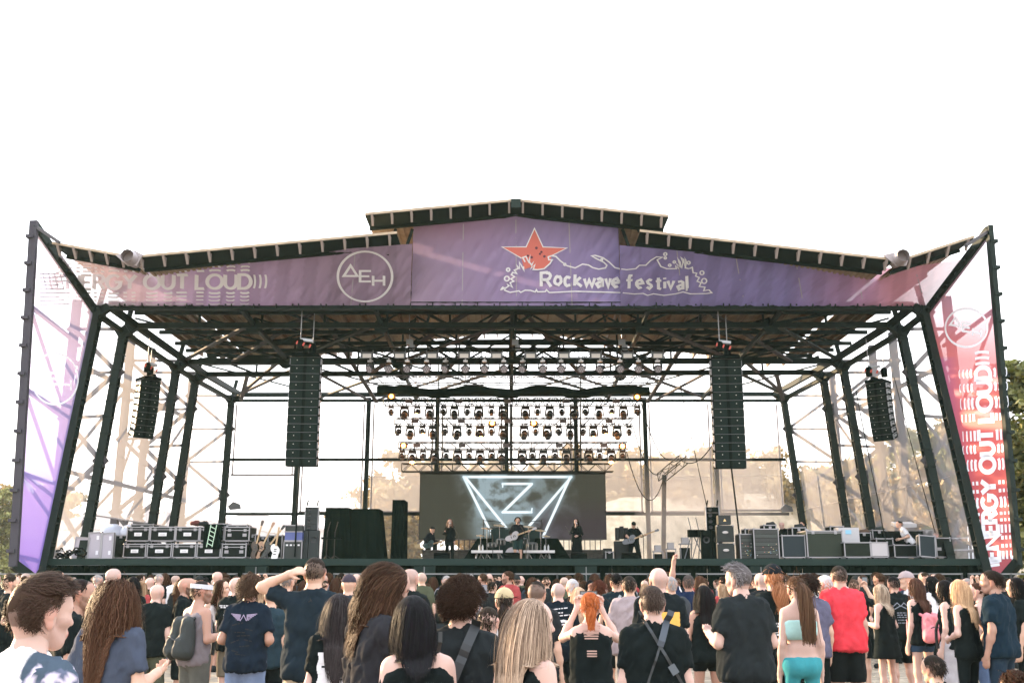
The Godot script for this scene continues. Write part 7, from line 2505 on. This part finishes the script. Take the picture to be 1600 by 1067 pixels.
static func make_person(q: Dictionary) -> Dictionary:
	var fem: bool = q.get("fem", false)
	var fat: float = q.get("fat", 1.0) * (0.93 if fem else 1.0)
	var big: float = q.get("h", 1.75) / 1.75
	var cell: float = q.get("cell", 0.022) / big
	var hc: float = q.get("hcell", 0.012)
	var sx := .14 if fem else .163
	var hx := .088
	var lm: float = (0.88 if fem else 1.0) * (1.0 + (fat - 1.0) * 0.5)
	var lean := Basis(Vector3.RIGHT, -q.get("lean", 0.0))
	var twist := Basis(Vector3.UP, q.get("twist", 0.0))
	var hip := Vector3(0, .95, 0)
	var up := func(p: Vector3) -> Vector3: return hip + lean * (twist * (p - hip))
	var seed_n: int = q.get("seed", 1)
	var out := {}
	var top: String = q.get("top", "tee")
	var bot: String = q.get("bottom", "shorts")
	# joints
	var legs := []
	for sd in [-1.0, 1.0]:
		var kn := Vector3(sd * (hx + .018), .5, -.012)
		var an := Vector3(sd * (hx + .03), .085, .025)
		match q.get("legs", "stand"):
			"wide": kn = Vector3(sd * .17, .5, -.02); an = Vector3(sd * .235, .085, .03)
			"contra": 
				if sd > 0: kn = Vector3(.15, .5, -.07); an = Vector3(.16, .085, -.0)
			"contra2": 
				if sd < 0: kn = Vector3(-.15, .5, -.07); an = Vector3(-.16, .085, -.0)
			"step":
				kn = Vector3(sd * .11, .51, -.1 if sd > 0 else .03); an = Vector3(sd * .12, .085, -.12 if sd > 0 else .24)
			"sit": kn = Vector3(sd * .15, .88, -.4); an = Vector3(sd * .16, .45, -.36)
		var fy := Basis(Vector3.UP, -sd * 0.2)
		legs.append([Vector3(sd * hx, .92, 0), kn, an, an + fy * Vector3(0, -.04, -.17)])
	var arms := []
	for sd in [-1.0, 1.0]:
		var a = ARMS[q.get("la" if sd < 0 else "ra", "down")]
		var sh := Vector3(sd * sx, 1.405, .012)
		var e: Vector3 = sh + a[0] * Vector3(sd, 1, 1)
		var w: Vector3 = sh + a[1] * Vector3(sd, 1, 1)
		arms.append([up.call(sh), up.call(e), up.call(w), sd])
	var torso := [
		[Vector3(-.075, .945, .012), Vector3(.075, .945, .012), .113, Vector3(1, 1, 1.12)],
		[Vector3(-.05, 1.07, .0), Vector3(.05, 1.07, .0), .112 if not fem else .1, Vector3(1, 1, 1.2)],
		[Vector3(-.065, 1.24, .0), Vector3(.065, 1.24, .0), .122 if not fem else .11, Vector3(1, 1, 1.18)],
		[Vector3(-sx * .62, 1.355, .012), Vector3(sx * .62, 1.355, .012), .09, Vector3(1, 1, 1.1)],
	]
	var neck0: Vector3 = up.call(Vector3(0, 1.43, .015))
	var hb := Basis.from_euler(Vector3(q.get("hp", 0.0), q.get("hy", 0.0), q.get("hr", 0.0)))
	var nk: Vector3 = up.call(Vector3(0, 1.512, -.005))
	var hd: Vector3 = nk + hb * Vector3(0, .103, -.02)
	var lo := Vector3(-.62, -.02, -.55)
	var hi := Vector3(.62, 2.1, .55)
	var xs := [-.3, .3]
	var zs := [-.24, .26]
	var ys := [1.62]
	for a in arms:
		for p in a.slice(0, 3):
			xs.append(p.x); zs.append(p.z); ys.append(p.y)
	for l in legs:
		for p in l:
			xs.append(p.x); zs.append(p.z)
	lo.x = xs.min() - .12; hi.x = xs.max() + .12
	lo.z = zs.min() - .12; hi.z = zs.max() + .12
	hi.y = ys.max() + .1
	if bot in ["dress", "skirt"]: lo.x = minf(lo.x, -.4); hi.x = maxf(hi.x, .4)
	# the body
	var skin := Shape.new()
	skin.tint = q.get("skin", Color(.50, .31, .23))
	var b := Vox.new(lo, hi, cell)
	for t in torso: b.cap(up.call(t[0]), up.call(t[1]), t[2] * fat * .96, t[2] * fat * .96, .05, t[3])
	for sd in [-1.0, 1.0]:
		b.cap(Vector3(sd * .062, .905, .05), Vector3(sd * .066, .9, .045), .082 * fat, .08 * fat)
		b.cap(up.call(Vector3(sd * sx * .8, 1.41, .015)), up.call(Vector3(sd * .03, 1.468, .015)), .046, .04)
	b.cap(neck0, nk + hb * Vector3(0, .03, .0), .063 * lm, .056 * lm, .04)
	for a in arms:
		b.cap(a[0], a[1], .048 * lm, .038 * lm, .04)
		b.cap(a[1], a[1].lerp(a[2], .35), .038 * lm, .040 * lm, .03)
		b.cap(a[1].lerp(a[2], .35), a[2], .040 * lm, .027 * lm, .03)
		b.cap(a[2], a[2] + (a[2] - a[1]).normalized() * .05, .027 * lm, .03 * lm, .03)
	for l in legs:
		b.cap(l[0], l[1], .088 * lm, .056 * lm, .05)
		b.cap(l[1], l[1].lerp(l[2], .35), .054 * lm, .056 * lm, .04)
		b.cap(l[1].lerp(l[2], .35), l[2], .056 * lm, .036 * lm, .04)
		b.cap(l[2] + Vector3(0, -.03, .03), l[3], .04, .032, .03)
	b.extract(skin)
	_hands(skin, arms, q)
	_head(skin, hd, hb, hc, q)
	out.body = skin
	# clothes
	if top != "none":
		var s := Shape.new()
		var v := Vox.new(Vector3(lo.x, .6, lo.z), Vector3(hi.x, maxf(1.56, ys.max() + .1), hi.z), cell)
		var hem: float = {"tee": .845, "polo": .85, "tank": .87, "crop": 1.16, "long": .84, "dress": .9, "band": .9}.get(top, .85) + q.get("hem", 0.0)
		var loose: float = {"tank": .006, "crop": .006, "dress": .008}.get(top, .016) + q.get("loose", 0.0)
		var nc := [up.call(Vector3(0, hem, 0)), -(lean * Vector3.UP), up.call(Vector3(0, 1.478, -.02)), lean * Vector3(0, .9, -.42).normalized()]
		if top in ["tank", "crop", "dress"]: nc = [nc[0], nc[1], up.call(Vector3(0, 1.39 if top != "crop" else 1.33, .0)), lean * Vector3(0, .98, -.1)]
		for t in torso.slice(0 if hem < 1.0 else 2): v.cap(up.call(t[0]), up.call(t[1]), t[2] * fat + loose, t[2] * fat + loose, .05, t[3], nc)
		if hem < 1.0:
			for sd in [-1.0, 1.0]:
				v.cap(up.call(Vector3(sd * .062, .92, .05)), up.call(Vector3(sd * .066, .9, .045)), .082 * fat + .02 + loose * .5, .08 * fat + .02 + loose * .5, .05, Vector3.ONE, nc)
				v.cap(up.call(Vector3(sd * .07, 1.3, .005)), up.call(Vector3(sd * .088, hem - .06, .02)), (.1 + loose) * fat, (.112 + loose) * fat, .05, Vector3(1, 1, 1.0), nc)
		if top not in ["tank", "crop", "dress"]:
			v.cap(up.call(Vector3(0, 1.40, .02)), up.call(Vector3(0, 1.455, .012)), .085, .072, .04, Vector3.ONE, nc)
			for a in arms:
				v.cap(up.call(Vector3(a[3] * sx * .85, 1.41, .015)), up.call(Vector3(a[3] * .03, 1.465, .015)), .062, .052, .04, Vector3.ONE, nc)
				if top == "long":
					v.cap(a[0], a[1], .06 * lm, .053 * lm, .04)
					v.cap(a[1], a[1].lerp(a[2], .93), .056 * lm, .045 * lm, .04)
				else:
					var dn: Vector3 = (a[1] - a[0]).normalized()
					var end: Vector3 = a[0].lerp(a[1], q.get("sleeve", .72))
					v.cap(a[0], a[0].lerp(a[1], 1.0), .059 * lm + loose * .3, .063 * lm + loose * .3, .045, Vector3.ONE, [end, dn])
		elif top != "crop":
			for a in arms:      # straps over the shoulder
				v.cap(up.call(Vector3(a[3] * sx * .58, 1.36, .07)), up.call(Vector3(a[3] * sx * .55, 1.452, .012)), .031, .026, .02)
				v.cap(up.call(Vector3(a[3] * sx * .58, 1.36, -.06)), up.call(Vector3(a[3] * sx * .55, 1.452, .012)), .031, .026, .02)
		v.extract(s)
		folds(s, q.get("crease", .015), seed_n)
		out.top = s
	if bot != "none":
		var s := Shape.new()
		var v := Vox.new(Vector3(lo.x, 0, lo.z), Vector3(hi.x, 1.12, hi.z), cell)
		var wc := [Vector3(0, 1.0, 0), Vector3.UP]
		var ease_: float = {"tights": .004, "shorts": .022, "mini": .012, "wide": .03, "jeans": .012}.get(bot, .016)
		for t in torso.slice(0, 2): v.cap(t[0], t[1], t[2] * fat + .008, t[2] * fat + .008, .05, t[3], wc)
		for sd in [-1.0, 1.0]: v.cap(Vector3(sd * .062, .905, .05), Vector3(sd * .066, .9, .045), .082 * fat + .01, .08 * fat + .01, .05)
		if bot in ["skirt", "dress"]:
			v.cap(Vector3(-.05, .93, .01), Vector3(-.09, q.get("skirt", .52) - .05, .02), .14 * fat, .17 * fat, .05, Vector3.ONE, [Vector3(0, q.get("skirt", .52), 0), Vector3.DOWN] + wc)
			v.cap(Vector3(.05, .93, .01), Vector3(.09, q.get("skirt", .52) - .05, .02), .14 * fat, .17 * fat, .05, Vector3.ONE, [Vector3(0, q.get("skirt", .52), 0), Vector3.DOWN] + wc)
		else:
			for l in legs:
				var c := []
				if bot == "shorts": c = [l[1] + (l[0] - l[1]).normalized() * .02, (l[1] - l[0]).normalized()]
				if bot == "mini": c = [l[1] + (l[0] - l[1]).normalized() * .27, (l[1] - l[0]).normalized()]
				v.cap(l[0], l[1], .088 * lm + ease_, .058 * lm + ease_ * (1.6 if bot == "shorts" else 1.0), .05, Vector3.ONE, c)
				if bot not in ["shorts", "mini"]:
					var r2 := .055 + ease_ * (2.0 if bot == "wide" else .8)
					v.cap(l[1], l[1].lerp(l[2], .35), .058 * lm + ease_, .057 * lm + ease_, .04)
					v.cap(l[1].lerp(l[2], .35), l[2] + Vector3(0, -.01, 0), .057 * lm + ease_, r2 if bot != "tights" else .04, .04, Vector3.ONE, [Vector3(0, .05, 0), Vector3.DOWN])
		v.extract(s)
		folds(s, .002 if bot == "tights" else .007, seed_n + 7, Vector3(9, 4, 9))
		out.bottom = s
	for i in 2:
		var l = legs[i]
		var s := Shape.new()
		var c2 := maxf(cell * .95, .017)
		var v := Vox.new(l[2].min(l[3]) - Vector3(.1, .12, .12), l[2].max(l[3]) + Vector3(.1, .1, .12), c2)
		var ground := [Vector3(0, l[2].y - .083, 0), Vector3.DOWN]
		v.cap(l[2] + Vector3(0, -.035, .035), l[3] + Vector3(0, -.005, 0), .05, .043, .02, Vector3.ONE, ground)
		v.cap(l[2] + Vector3(0, .0, .01), l[2] + Vector3(0, -.03, .02), .048, .05, .02, Vector3.ONE, ground)
		v.cap(l[3] + Vector3(-.012, -.01, 0), l[3] + Vector3(.012, -.01, 0), .042, .042, .02, Vector3.ONE, ground)
		v.extract(s)
		out["shoe" if i == 0 else "shoe_"] = s
	_hair(out, hd, hb, q)
	for k in out:
		if out[k] is Shape:
			var sh: Shape = out[k]
			for i in sh.v.size(): sh.v[i] *= big
	out.head_at = hd * big
	out.head_basis = hb
	out.wrists = [arms[0][2] * big, arms[1][2] * big]
	out.elbows = [arms[0][1] * big, arms[1][1] * big]
	return out

static func _hands(s: Shape, arms: Array, q: Dictionary) -> void:
	var c: float = q.get("fcell", 0.01)
	for a in arms:
		var d: Vector3 = (a[2] - a[1]).normalized()
		var pose: String = q.get("la" if a[3] < 0 else "ra", "down")
		var inward := Vector3(-a[3], 0, 0)
		if pose in ["front", "hold", "hug", "phone", "mic", "strum", "fret", "neck"]: inward = Vector3(0, .3, 1)
		var pn := (inward - d * inward.dot(d)).normalized()      # out of the palm
		var side: Vector3 = d.cross(pn) * float(a[3])                             # towards the thumb
		if pose == "down" and side.z > 0: side = -side
		var curl := 0.35
		if pose in ["fist", "mic", "strum", "fret", "phone"]: curl = 1.25
		elif pose in ["scratch", "front", "hold"]: curl = .7
		var w: Vector3 = a[2]
		var lo := w - Vector3.ONE * .16
		var hi := w + Vector3.ONE * .16
		lo = (w - Vector3.ONE * .05).min(w + d * .22 - Vector3.ONE * .1)
		hi = (w + Vector3.ONE * .05).max(w + d * .22 + Vector3.ONE * .1)
		var v := Vox.new(lo, hi, c)
		v.cap(w - d * .02, w + d * .03, .026, .026, .015)
		for k in [-1.0, 1.0]: v.cap(w + d * .03 + side * k * .012, w + d * .085 + side * k * .022, .018, .016, .012)
		v.cap(w + d * .05, w + d * .08, .02, .017, .015)
		var long := [.068, .078, .072, .056]
		for i in 4:
			var p: Vector3 = w + d * (.092 - absf(i - 1.3) * .004) + side * (1.5 - i) * .0195
			var e := d
			for k in 3:
				e = e.rotated(d.cross(pn).normalized(), curl * (.55 if k == 0 else .85))
				var n2: Vector3 = p + e * long[i] * [.45, .31, .24][k]
				v.cap(p, n2, .0088 - k * .0006, .0083 - k * .0006, .006)
				p = n2
		var t0: Vector3 = w + d * .03 + side * .022
		var td: Vector3 = (d * .75 + side * .55 + pn * (.25 + curl * .3)).normalized()
		v.cap(t0, t0 + td * .05, .013, .011, .01)
		v.cap(t0 + td * .05, t0 + td * .05 + (td + d * .3 - side * .3 * curl).normalized() * .032, .0105, .009, .008)
		v.extract(s)

static func _head(s: Shape, at: Vector3, hb: Basis, cell: float, q: Dictionary) -> void:
	var fem: bool = q.get("fem", false)
	var v := Vox.new(Vector3(-.12, -.2, -.15), Vector3(.12, .15, .14), cell)
	v.cap(Vector3(0, .032, .03), Vector3(0, .036, -.028), .083, .079, .03, Vector3(1.1, 1, 1))
	v.cap(Vector3(0, .015, .045), Vector3(0, -.02, .04), .062, .055, .03)
	v.cap(Vector3(0, -.02, -.048), Vector3(0, -.075, -.055), .054, .036, .03)
	for k in [-1.0, 1.0]:
		v.cap(Vector3(k * .05, -.045, -.005), Vector3(k * .018, -.09, -.06), .02, .02, .03)
		v.cap(Vector3(k * .038, -.018, -.072), Vector3(k * .045, -.015, -.05), .02, .022, .025)
		v.cap(Vector3(k * .012, .026, -.094), Vector3(k * .045, .024, -.078), .012, .011, .018)
		v.cap(Vector3(k * .079, .016, .014), Vector3(k * .074, -.026, .004), .03, .02, .008, Vector3(3.2, 1, 1.05))
		v.cap(Vector3(k * .01, -.034, -.1), Vector3(k * .014, -.035, -.094), .008, .008, .008)
	v.cap(Vector3(0, -.096, -.07), Vector3(0, -.096, -.066), .02 if not fem else .015, .02, .025)
	v.cap(Vector3(0, .012, -.096), Vector3(0, -.026, -.116), .008, .0115, .012)
	v.cap(Vector3(-.017, -.06, -.092), Vector3(.017, -.06, -.092), .009, .009, .012)
	v.cap(Vector3(-.013, -.071, -.091), Vector3(.013, -.071, -.091), .009, .009, .012)
	v.cap(Vector3(0, -.05, .02), Vector3(0, -.17, .03), .053 if not fem else .046, .056 if not fem else .048, .03)
	if cell < .008:
		for k in [-1.0, 1.0]: v.dig(Vector3(k * .032, .006, -.104), .02)
	var from := s.v.size()
	v.extract(s, Transform3D(hb, at))
	var inv := hb.inverse()
	var base := s.tint
	var beard: float = q.get("beard", 0.0)
	var hair: Color = q.get("hairc", Color(.02, .014, .01))
	for i in range(from, s.v.size()):
		var p := inv * (s.v[i] - at)
		var k := base
		if p.z < -.02:
			var e := Vector2((absf(p.x) - .032) / .017, (p.y - .006) / .0085).length()
			if p.z < -.06 and e < 1.0: k = Color(.03, .02, .018) if e < .55 else Color(.55, .5, .47)
			elif p.z < -.06 and absf(absf(p.x) - .034) < .022 and absf(p.y - .03 + absf(absf(p.x) - .03) * .2) < .006: k = hair.lerp(base, .15)
			elif absf(p.x) < .026 and absf(p.y + .0655) < .0095 and p.z < -.08: k = base.lerp(Color(.42, .14, .13), .65)
			elif beard > 0.0 and p.y < -.042 + absf(p.x) * .5 and p.y > -.125: k = base.lerp(hair, beard)
		if p.z >= -.02 and beard > 0.0 and p.z < .0 and p.y < .0 and p.y > -.11: k = base.lerp(hair, beard * .9)
		if absf(p.x) > .074 and k == base: k = base * Color(1.02, .86, .82)
		if q.get("shade_scalp", 0.0) > 0.0 and _scalp((p - Vector3(0, .032, .01)) / Vector3(.082, .092, .1)): k = k.lerp(hair, q.shade_scalp)
		s.c[i] = k

static func _scalp(u: Vector3) -> bool:
	var d := u.normalized()
	if d.y > .62: return d.z > -.72
	if d.y > .15: return d.z > -.56 + maxf(0.0, .55 - d.y) * .7
	if d.y > -.12: return d.z > .0
	return d.z > .22 and d.y > -.66

static func _hair(out: Dictionary, at: Vector3, hb: Basis, q: Dictionary) -> void:
	var style: String = q.get("hair", "short")
	if style in ["bald", "none"]: return
	var r := RandomNumberGenerator.new()
	r.seed = q.get("seed", 1) * 77 + 5
	var col: Color = q.get("hairc", Color(.02, .014, .01))
	var tip: Color = q.get("tipc", col * 1.5)
	var s := Shape.new()
	var n: int = q.get("strands", 160)
	var w: float = q.get("strandw", .013)
	# [length, spread of length, lift, curl, curl rate, cap offset, segments, gravity]
	var st: Array = {
		"buzz": [.008, .2, .6, .0, 0.0, .004, 1, .0], "short": [.036, .5, .26, .002, 1.0, .006, 3, .12], "quiff": [.06, .35, .38, .004, .8, .013, 4, .14],
		"mess": [.07, .4, .42, .006, .9, .011, 5, .16], "curly": [.085, .3, .7, .015, 1.5, .024, 7, .12], "long": [.46, .2, .05, .005, .45, .009, 12, .5],
		"wavy": [.36, .3, .22, .011, .75, .012, 13, .42], "curlylong": [.52, .25, .3, .014, 1.25, .014, 17, .45], "bob": [.27, .1, .08, .003, .3, .011, 9, .5],
		"pony": [.1, .3, .05, .003, .4, .009, 4, .1], "fringe": [.12, .3, .3, .006, .5, .014, 5, .3],
	}.get(style, [.04, .4, .3, .0, 0.0, .006, 3, .1])
	var length: float = st[0] * q.get("hairlen", 1.0)
	var c := Vector3(0, .032, .008)
	var rad := Vector3(.0755, .0895, .099)
	var off: float = st[5]
	# a cap of hair on the scalp
	var rings := 14
	var sides := 24
	var fn := FastNoiseLite.new()
	fn.seed = q.get("seed", 1); fn.frequency = 9.0 if style in ["curly", "curlylong", "mess"] else 5.0
	var base := s.v.size()
	var grid := {}
	for i in rings + 1:
		for k in sides:
			var a := PI * (i + .02) / rings * .86
			var b2 := TAU * (k + (i % 2) * .5) / sides
			var u := Vector3(sin(a) * cos(b2), cos(a), sin(a) * sin(b2))
			var o2 := off * (1.0 + fn.get_noise_3dv(u) * (1.2 if style in ["curly", "mess", "curlylong"] else .5))
			if not _scalp(u): o2 = -.012
			s.v.append(at + hb * (c + u * (rad + Vector3.ONE * o2)))
			s.n.append((hb * u).normalized())
			s.c.append(col.lerp(tip, .12 + .25 * r.randf()))
			grid[Vector2i(i, k)] = [base + i * sides + k, _scalp(u)]
	for i in rings:
		for k in sides:
			var g = [grid[Vector2i(i, k)], grid[Vector2i(i, (k + 1) % sides)], grid[Vector2i(i + 1, k)], grid[Vector2i(i + 1, (k + 1) % sides)]]
			var t2 := [[g[0], g[1], g[2]], [g[1], g[3], g[2]]] if i % 2 == 0 else [[g[0], g[1], g[3]], [g[0], g[3], g[2]]]
			for t in t2:
				if t[0][1] or t[1][1] or t[2][1]: s.ix.append_array([t[0][0], t[2][0], t[1][0]])
	# strands
	var comb: Vector3 = q.get("comb", Vector3(0, 0, 0))
	var bodyback := .105 + .02
	var tail := style == "pony"
	for i in n:
		var u := Vector3.ZERO
		for k in 30:
			u = Vector3(r.randfn(), r.randfn() + .25, r.randfn() + .2).normalized()
			if _scalp(u): break
		var p := at + hb * (c + u * (rad + Vector3.ONE * off * .7))
		var nrm := (hb * u).normalized()
		var dir := nrm * (st[2] as float) + hb * comb
		if length > .2 or style == "bob": dir += hb * Vector3(signf(u.x) * .4 * clampf(.35 - u.z, 0, 1), 0, .3 * clampf(.6 - u.z, 0, 1))
		if length > .2 or style == "bob":
			var fall := Vector3(0, -1, .25)
			dir += hb * (fall - u * fall.dot(u)) * .6
		elif comb == Vector3.ZERO: dir += hb * Vector3(0, -.5, .5 if u.y > .5 else .1)
		var ln := length * (1.0 + r.randf_range(-1, 1) * (st[1] as float))
		if length < .2 and not tail and style != "curly" and absf(u.x) > .55 and u.y < .4:      # shorter at the sides
			ln *= .6
			dir = nrm * .2 + hb * Vector3(0, -.7, .5)
		var seg: int = st[6]
		var curl: float = st[3]
		if tail and i % 2 == 0:      # the tail itself
			p = at + hb * Vector3(r.randf_range(-.016, .016), q.get("taily", .04) + r.randf_range(-.015, .015), .112)
			nrm = hb * Vector3(u.x * .4, 0, 1).normalized()
			dir = hb * Vector3(u.x * .25, .25, 1)
			ln = q.get("tail", .38) * r.randf_range(.75, 1.05)
			seg = 11
			curl = q.get("tailcurl", .006)
		elif tail:
			dir = (hb * (Vector3(0, q.get("taily", .04), .115)) + at - p)
			ln = minf(dir.length(), .14)
		var stray := r.randf() < .07
		dir += Vector3(r.randfn(), r.randfn() - .4, r.randfn()) * (.16 if stray else .045)
		if stray: dir += nrm * .08
		dir = dir.normalized()
		var thick := w * r.randf_range(.5, 1.25) * (.5 if stray else 1.0)
		var ph := r.randf() * TAU
		var tone := col.lerp(tip, pow(r.randf(), 1.4) * .9)
		var pts := [p]
		var step := ln / seg
		for k in seg:
			var grav: float = st[7]
			if tail and i % 2 == 0: grav = .45
			dir = (dir + Vector3(0, -grav, 0)).normalized()
			var side := dir.cross(nrm).normalized()
			p += dir * step + (side * sin(ph + k * st[4] * 1.6) + nrm * cos(ph + k * st[4] * 1.6)) * curl
			var e := (hb.inverse() * (p - at) - c) / (rad + Vector3.ONE * off * r.randf_range(.75, 1.25))
			if e.length() < 1.0:
				p = at + hb * (c + e.normalized() * (rad + Vector3.ONE * off * .95))
			if p.y < 1.5:      # the neck, the shoulders, the back
				var z := at.z * .3 + .02
				var m := Vector2(p.x, p.z - z)
				var t := clampf((1.5 - p.y) / .12, 0.0, 1.0)
				var ex := Vector2(lerpf(.06, .2, t), lerpf(.065, bodyback + .012, t))
				var f2 := (m / ex).length()
				if f2 < 1.0:
					var deep := ex.y * sqrt(maxf(0.0, 1.0 - pow(m.x / ex.x, 2.0)))
					p.z = z + (deep if u.z > -.25 or absf(m.x) < .07 else -deep)
				if length > .2: dir.x -= (p.x - at.x) * 1.1
				if p.y < 1.46 and p.y > 1.3 and f2 < 1.12 and absf(p.x) > .09 and p.y < 1.452 - absf(p.x) * .12 + .03: p.y = maxf(p.y, 1.45 - absf(p.x) * .2)
			pts.append(p)
		var b0 := s.v.size()
		for k in pts.size():
			var t: Vector3 = (pts[mini(k + 1, pts.size() - 1)] - pts[maxi(k - 1, 0)]).normalized()
			var away: Vector3 = pts[k] - (at + hb * c if pts[k].y > at.y - .1 else Vector3(0, pts[k].y, 0))
			var sd := t.cross(away).normalized()
			if sd == Vector3.ZERO: sd = Vector3.RIGHT
			sd = (sd + nrm * .25 * sin(ph)).normalized()
			var wk := thick * (1.0 - pow(float(k) / pts.size(), 3.0) * .7) * .5
			var nn := (sd.cross(t)).normalized()
			if nn.dot(away) < 0.0: nn = -nn
			s.v.append_array([pts[k] - sd * wk, pts[k] + sd * wk])
			s.n.append_array([(nn - sd * .6).normalized(), (nn + sd * .6).normalized()])
			var kc := tone.lerp(tip, float(k) / pts.size() * q.get("ombre", .4))
			s.c.append_array([kc, kc])
		for k in pts.size() - 1:
			var z0 := b0 + k * 2
			s.ix.append_array([z0, z0 + 2, z0 + 1, z0 + 1, z0 + 2, z0 + 3])
	out.hair = s

static func _headwear(kind: String, at: Vector3, hb: Basis, back: bool) -> Shape:
	var s := Shape.new()
	var rings := 6
	var sides := 20
	var b0 := 0
	for i in rings + 1:
		for k in sides + 1:
			var a := PI * .5 * i / rings
			var b := TAU * k / sides
			var u := Vector3(sin(a) * cos(b), cos(a), sin(a) * sin(b))
			s.v.append(at + hb * (Vector3(0, .045, .008) + u * Vector3(.094, .1, .116)))
			s.n.append((hb * u).normalized()); s.c.append(Color.WHITE)
	for i in rings:
		for k in sides:
			var p := b0 + i * (sides + 1) + k
			s.ix.append_array([p, p + sides + 1, p + 1, p + 1, p + sides + 1, p + sides + 2])
	var z := 1.0 if back else -1.0
	var rim := []
	for k in 9:
		var a := lerpf(-1.05, 1.05, k / 8.0)
		rim.append([Vector3(sin(a) * .088, .05, cos(a) * z * .1 + .008), Vector3(sin(a) * .095, .037, cos(a) * z * .185 + .008)])
	for k in 8:
		var q := []
		for p in [rim[k][0], rim[k][1], rim[k + 1][1], rim[k + 1][0]]: q.append(at + hb * p)
		var up2 := hb * Vector3(0, .006, 0)
		if back: q.reverse()
		s.quad(q[0] + up2, q[3] + up2, q[2] + up2, q[1] + up2)
		s.quad(q[0], q[1], q[2], q[3])
		s.quad(q[1], q[1] + up2, q[2] + up2, q[2])
	s.sphere(at + hb * Vector3(0, .147, .008), Vector3.ONE * .008, 4, 6)
	return s
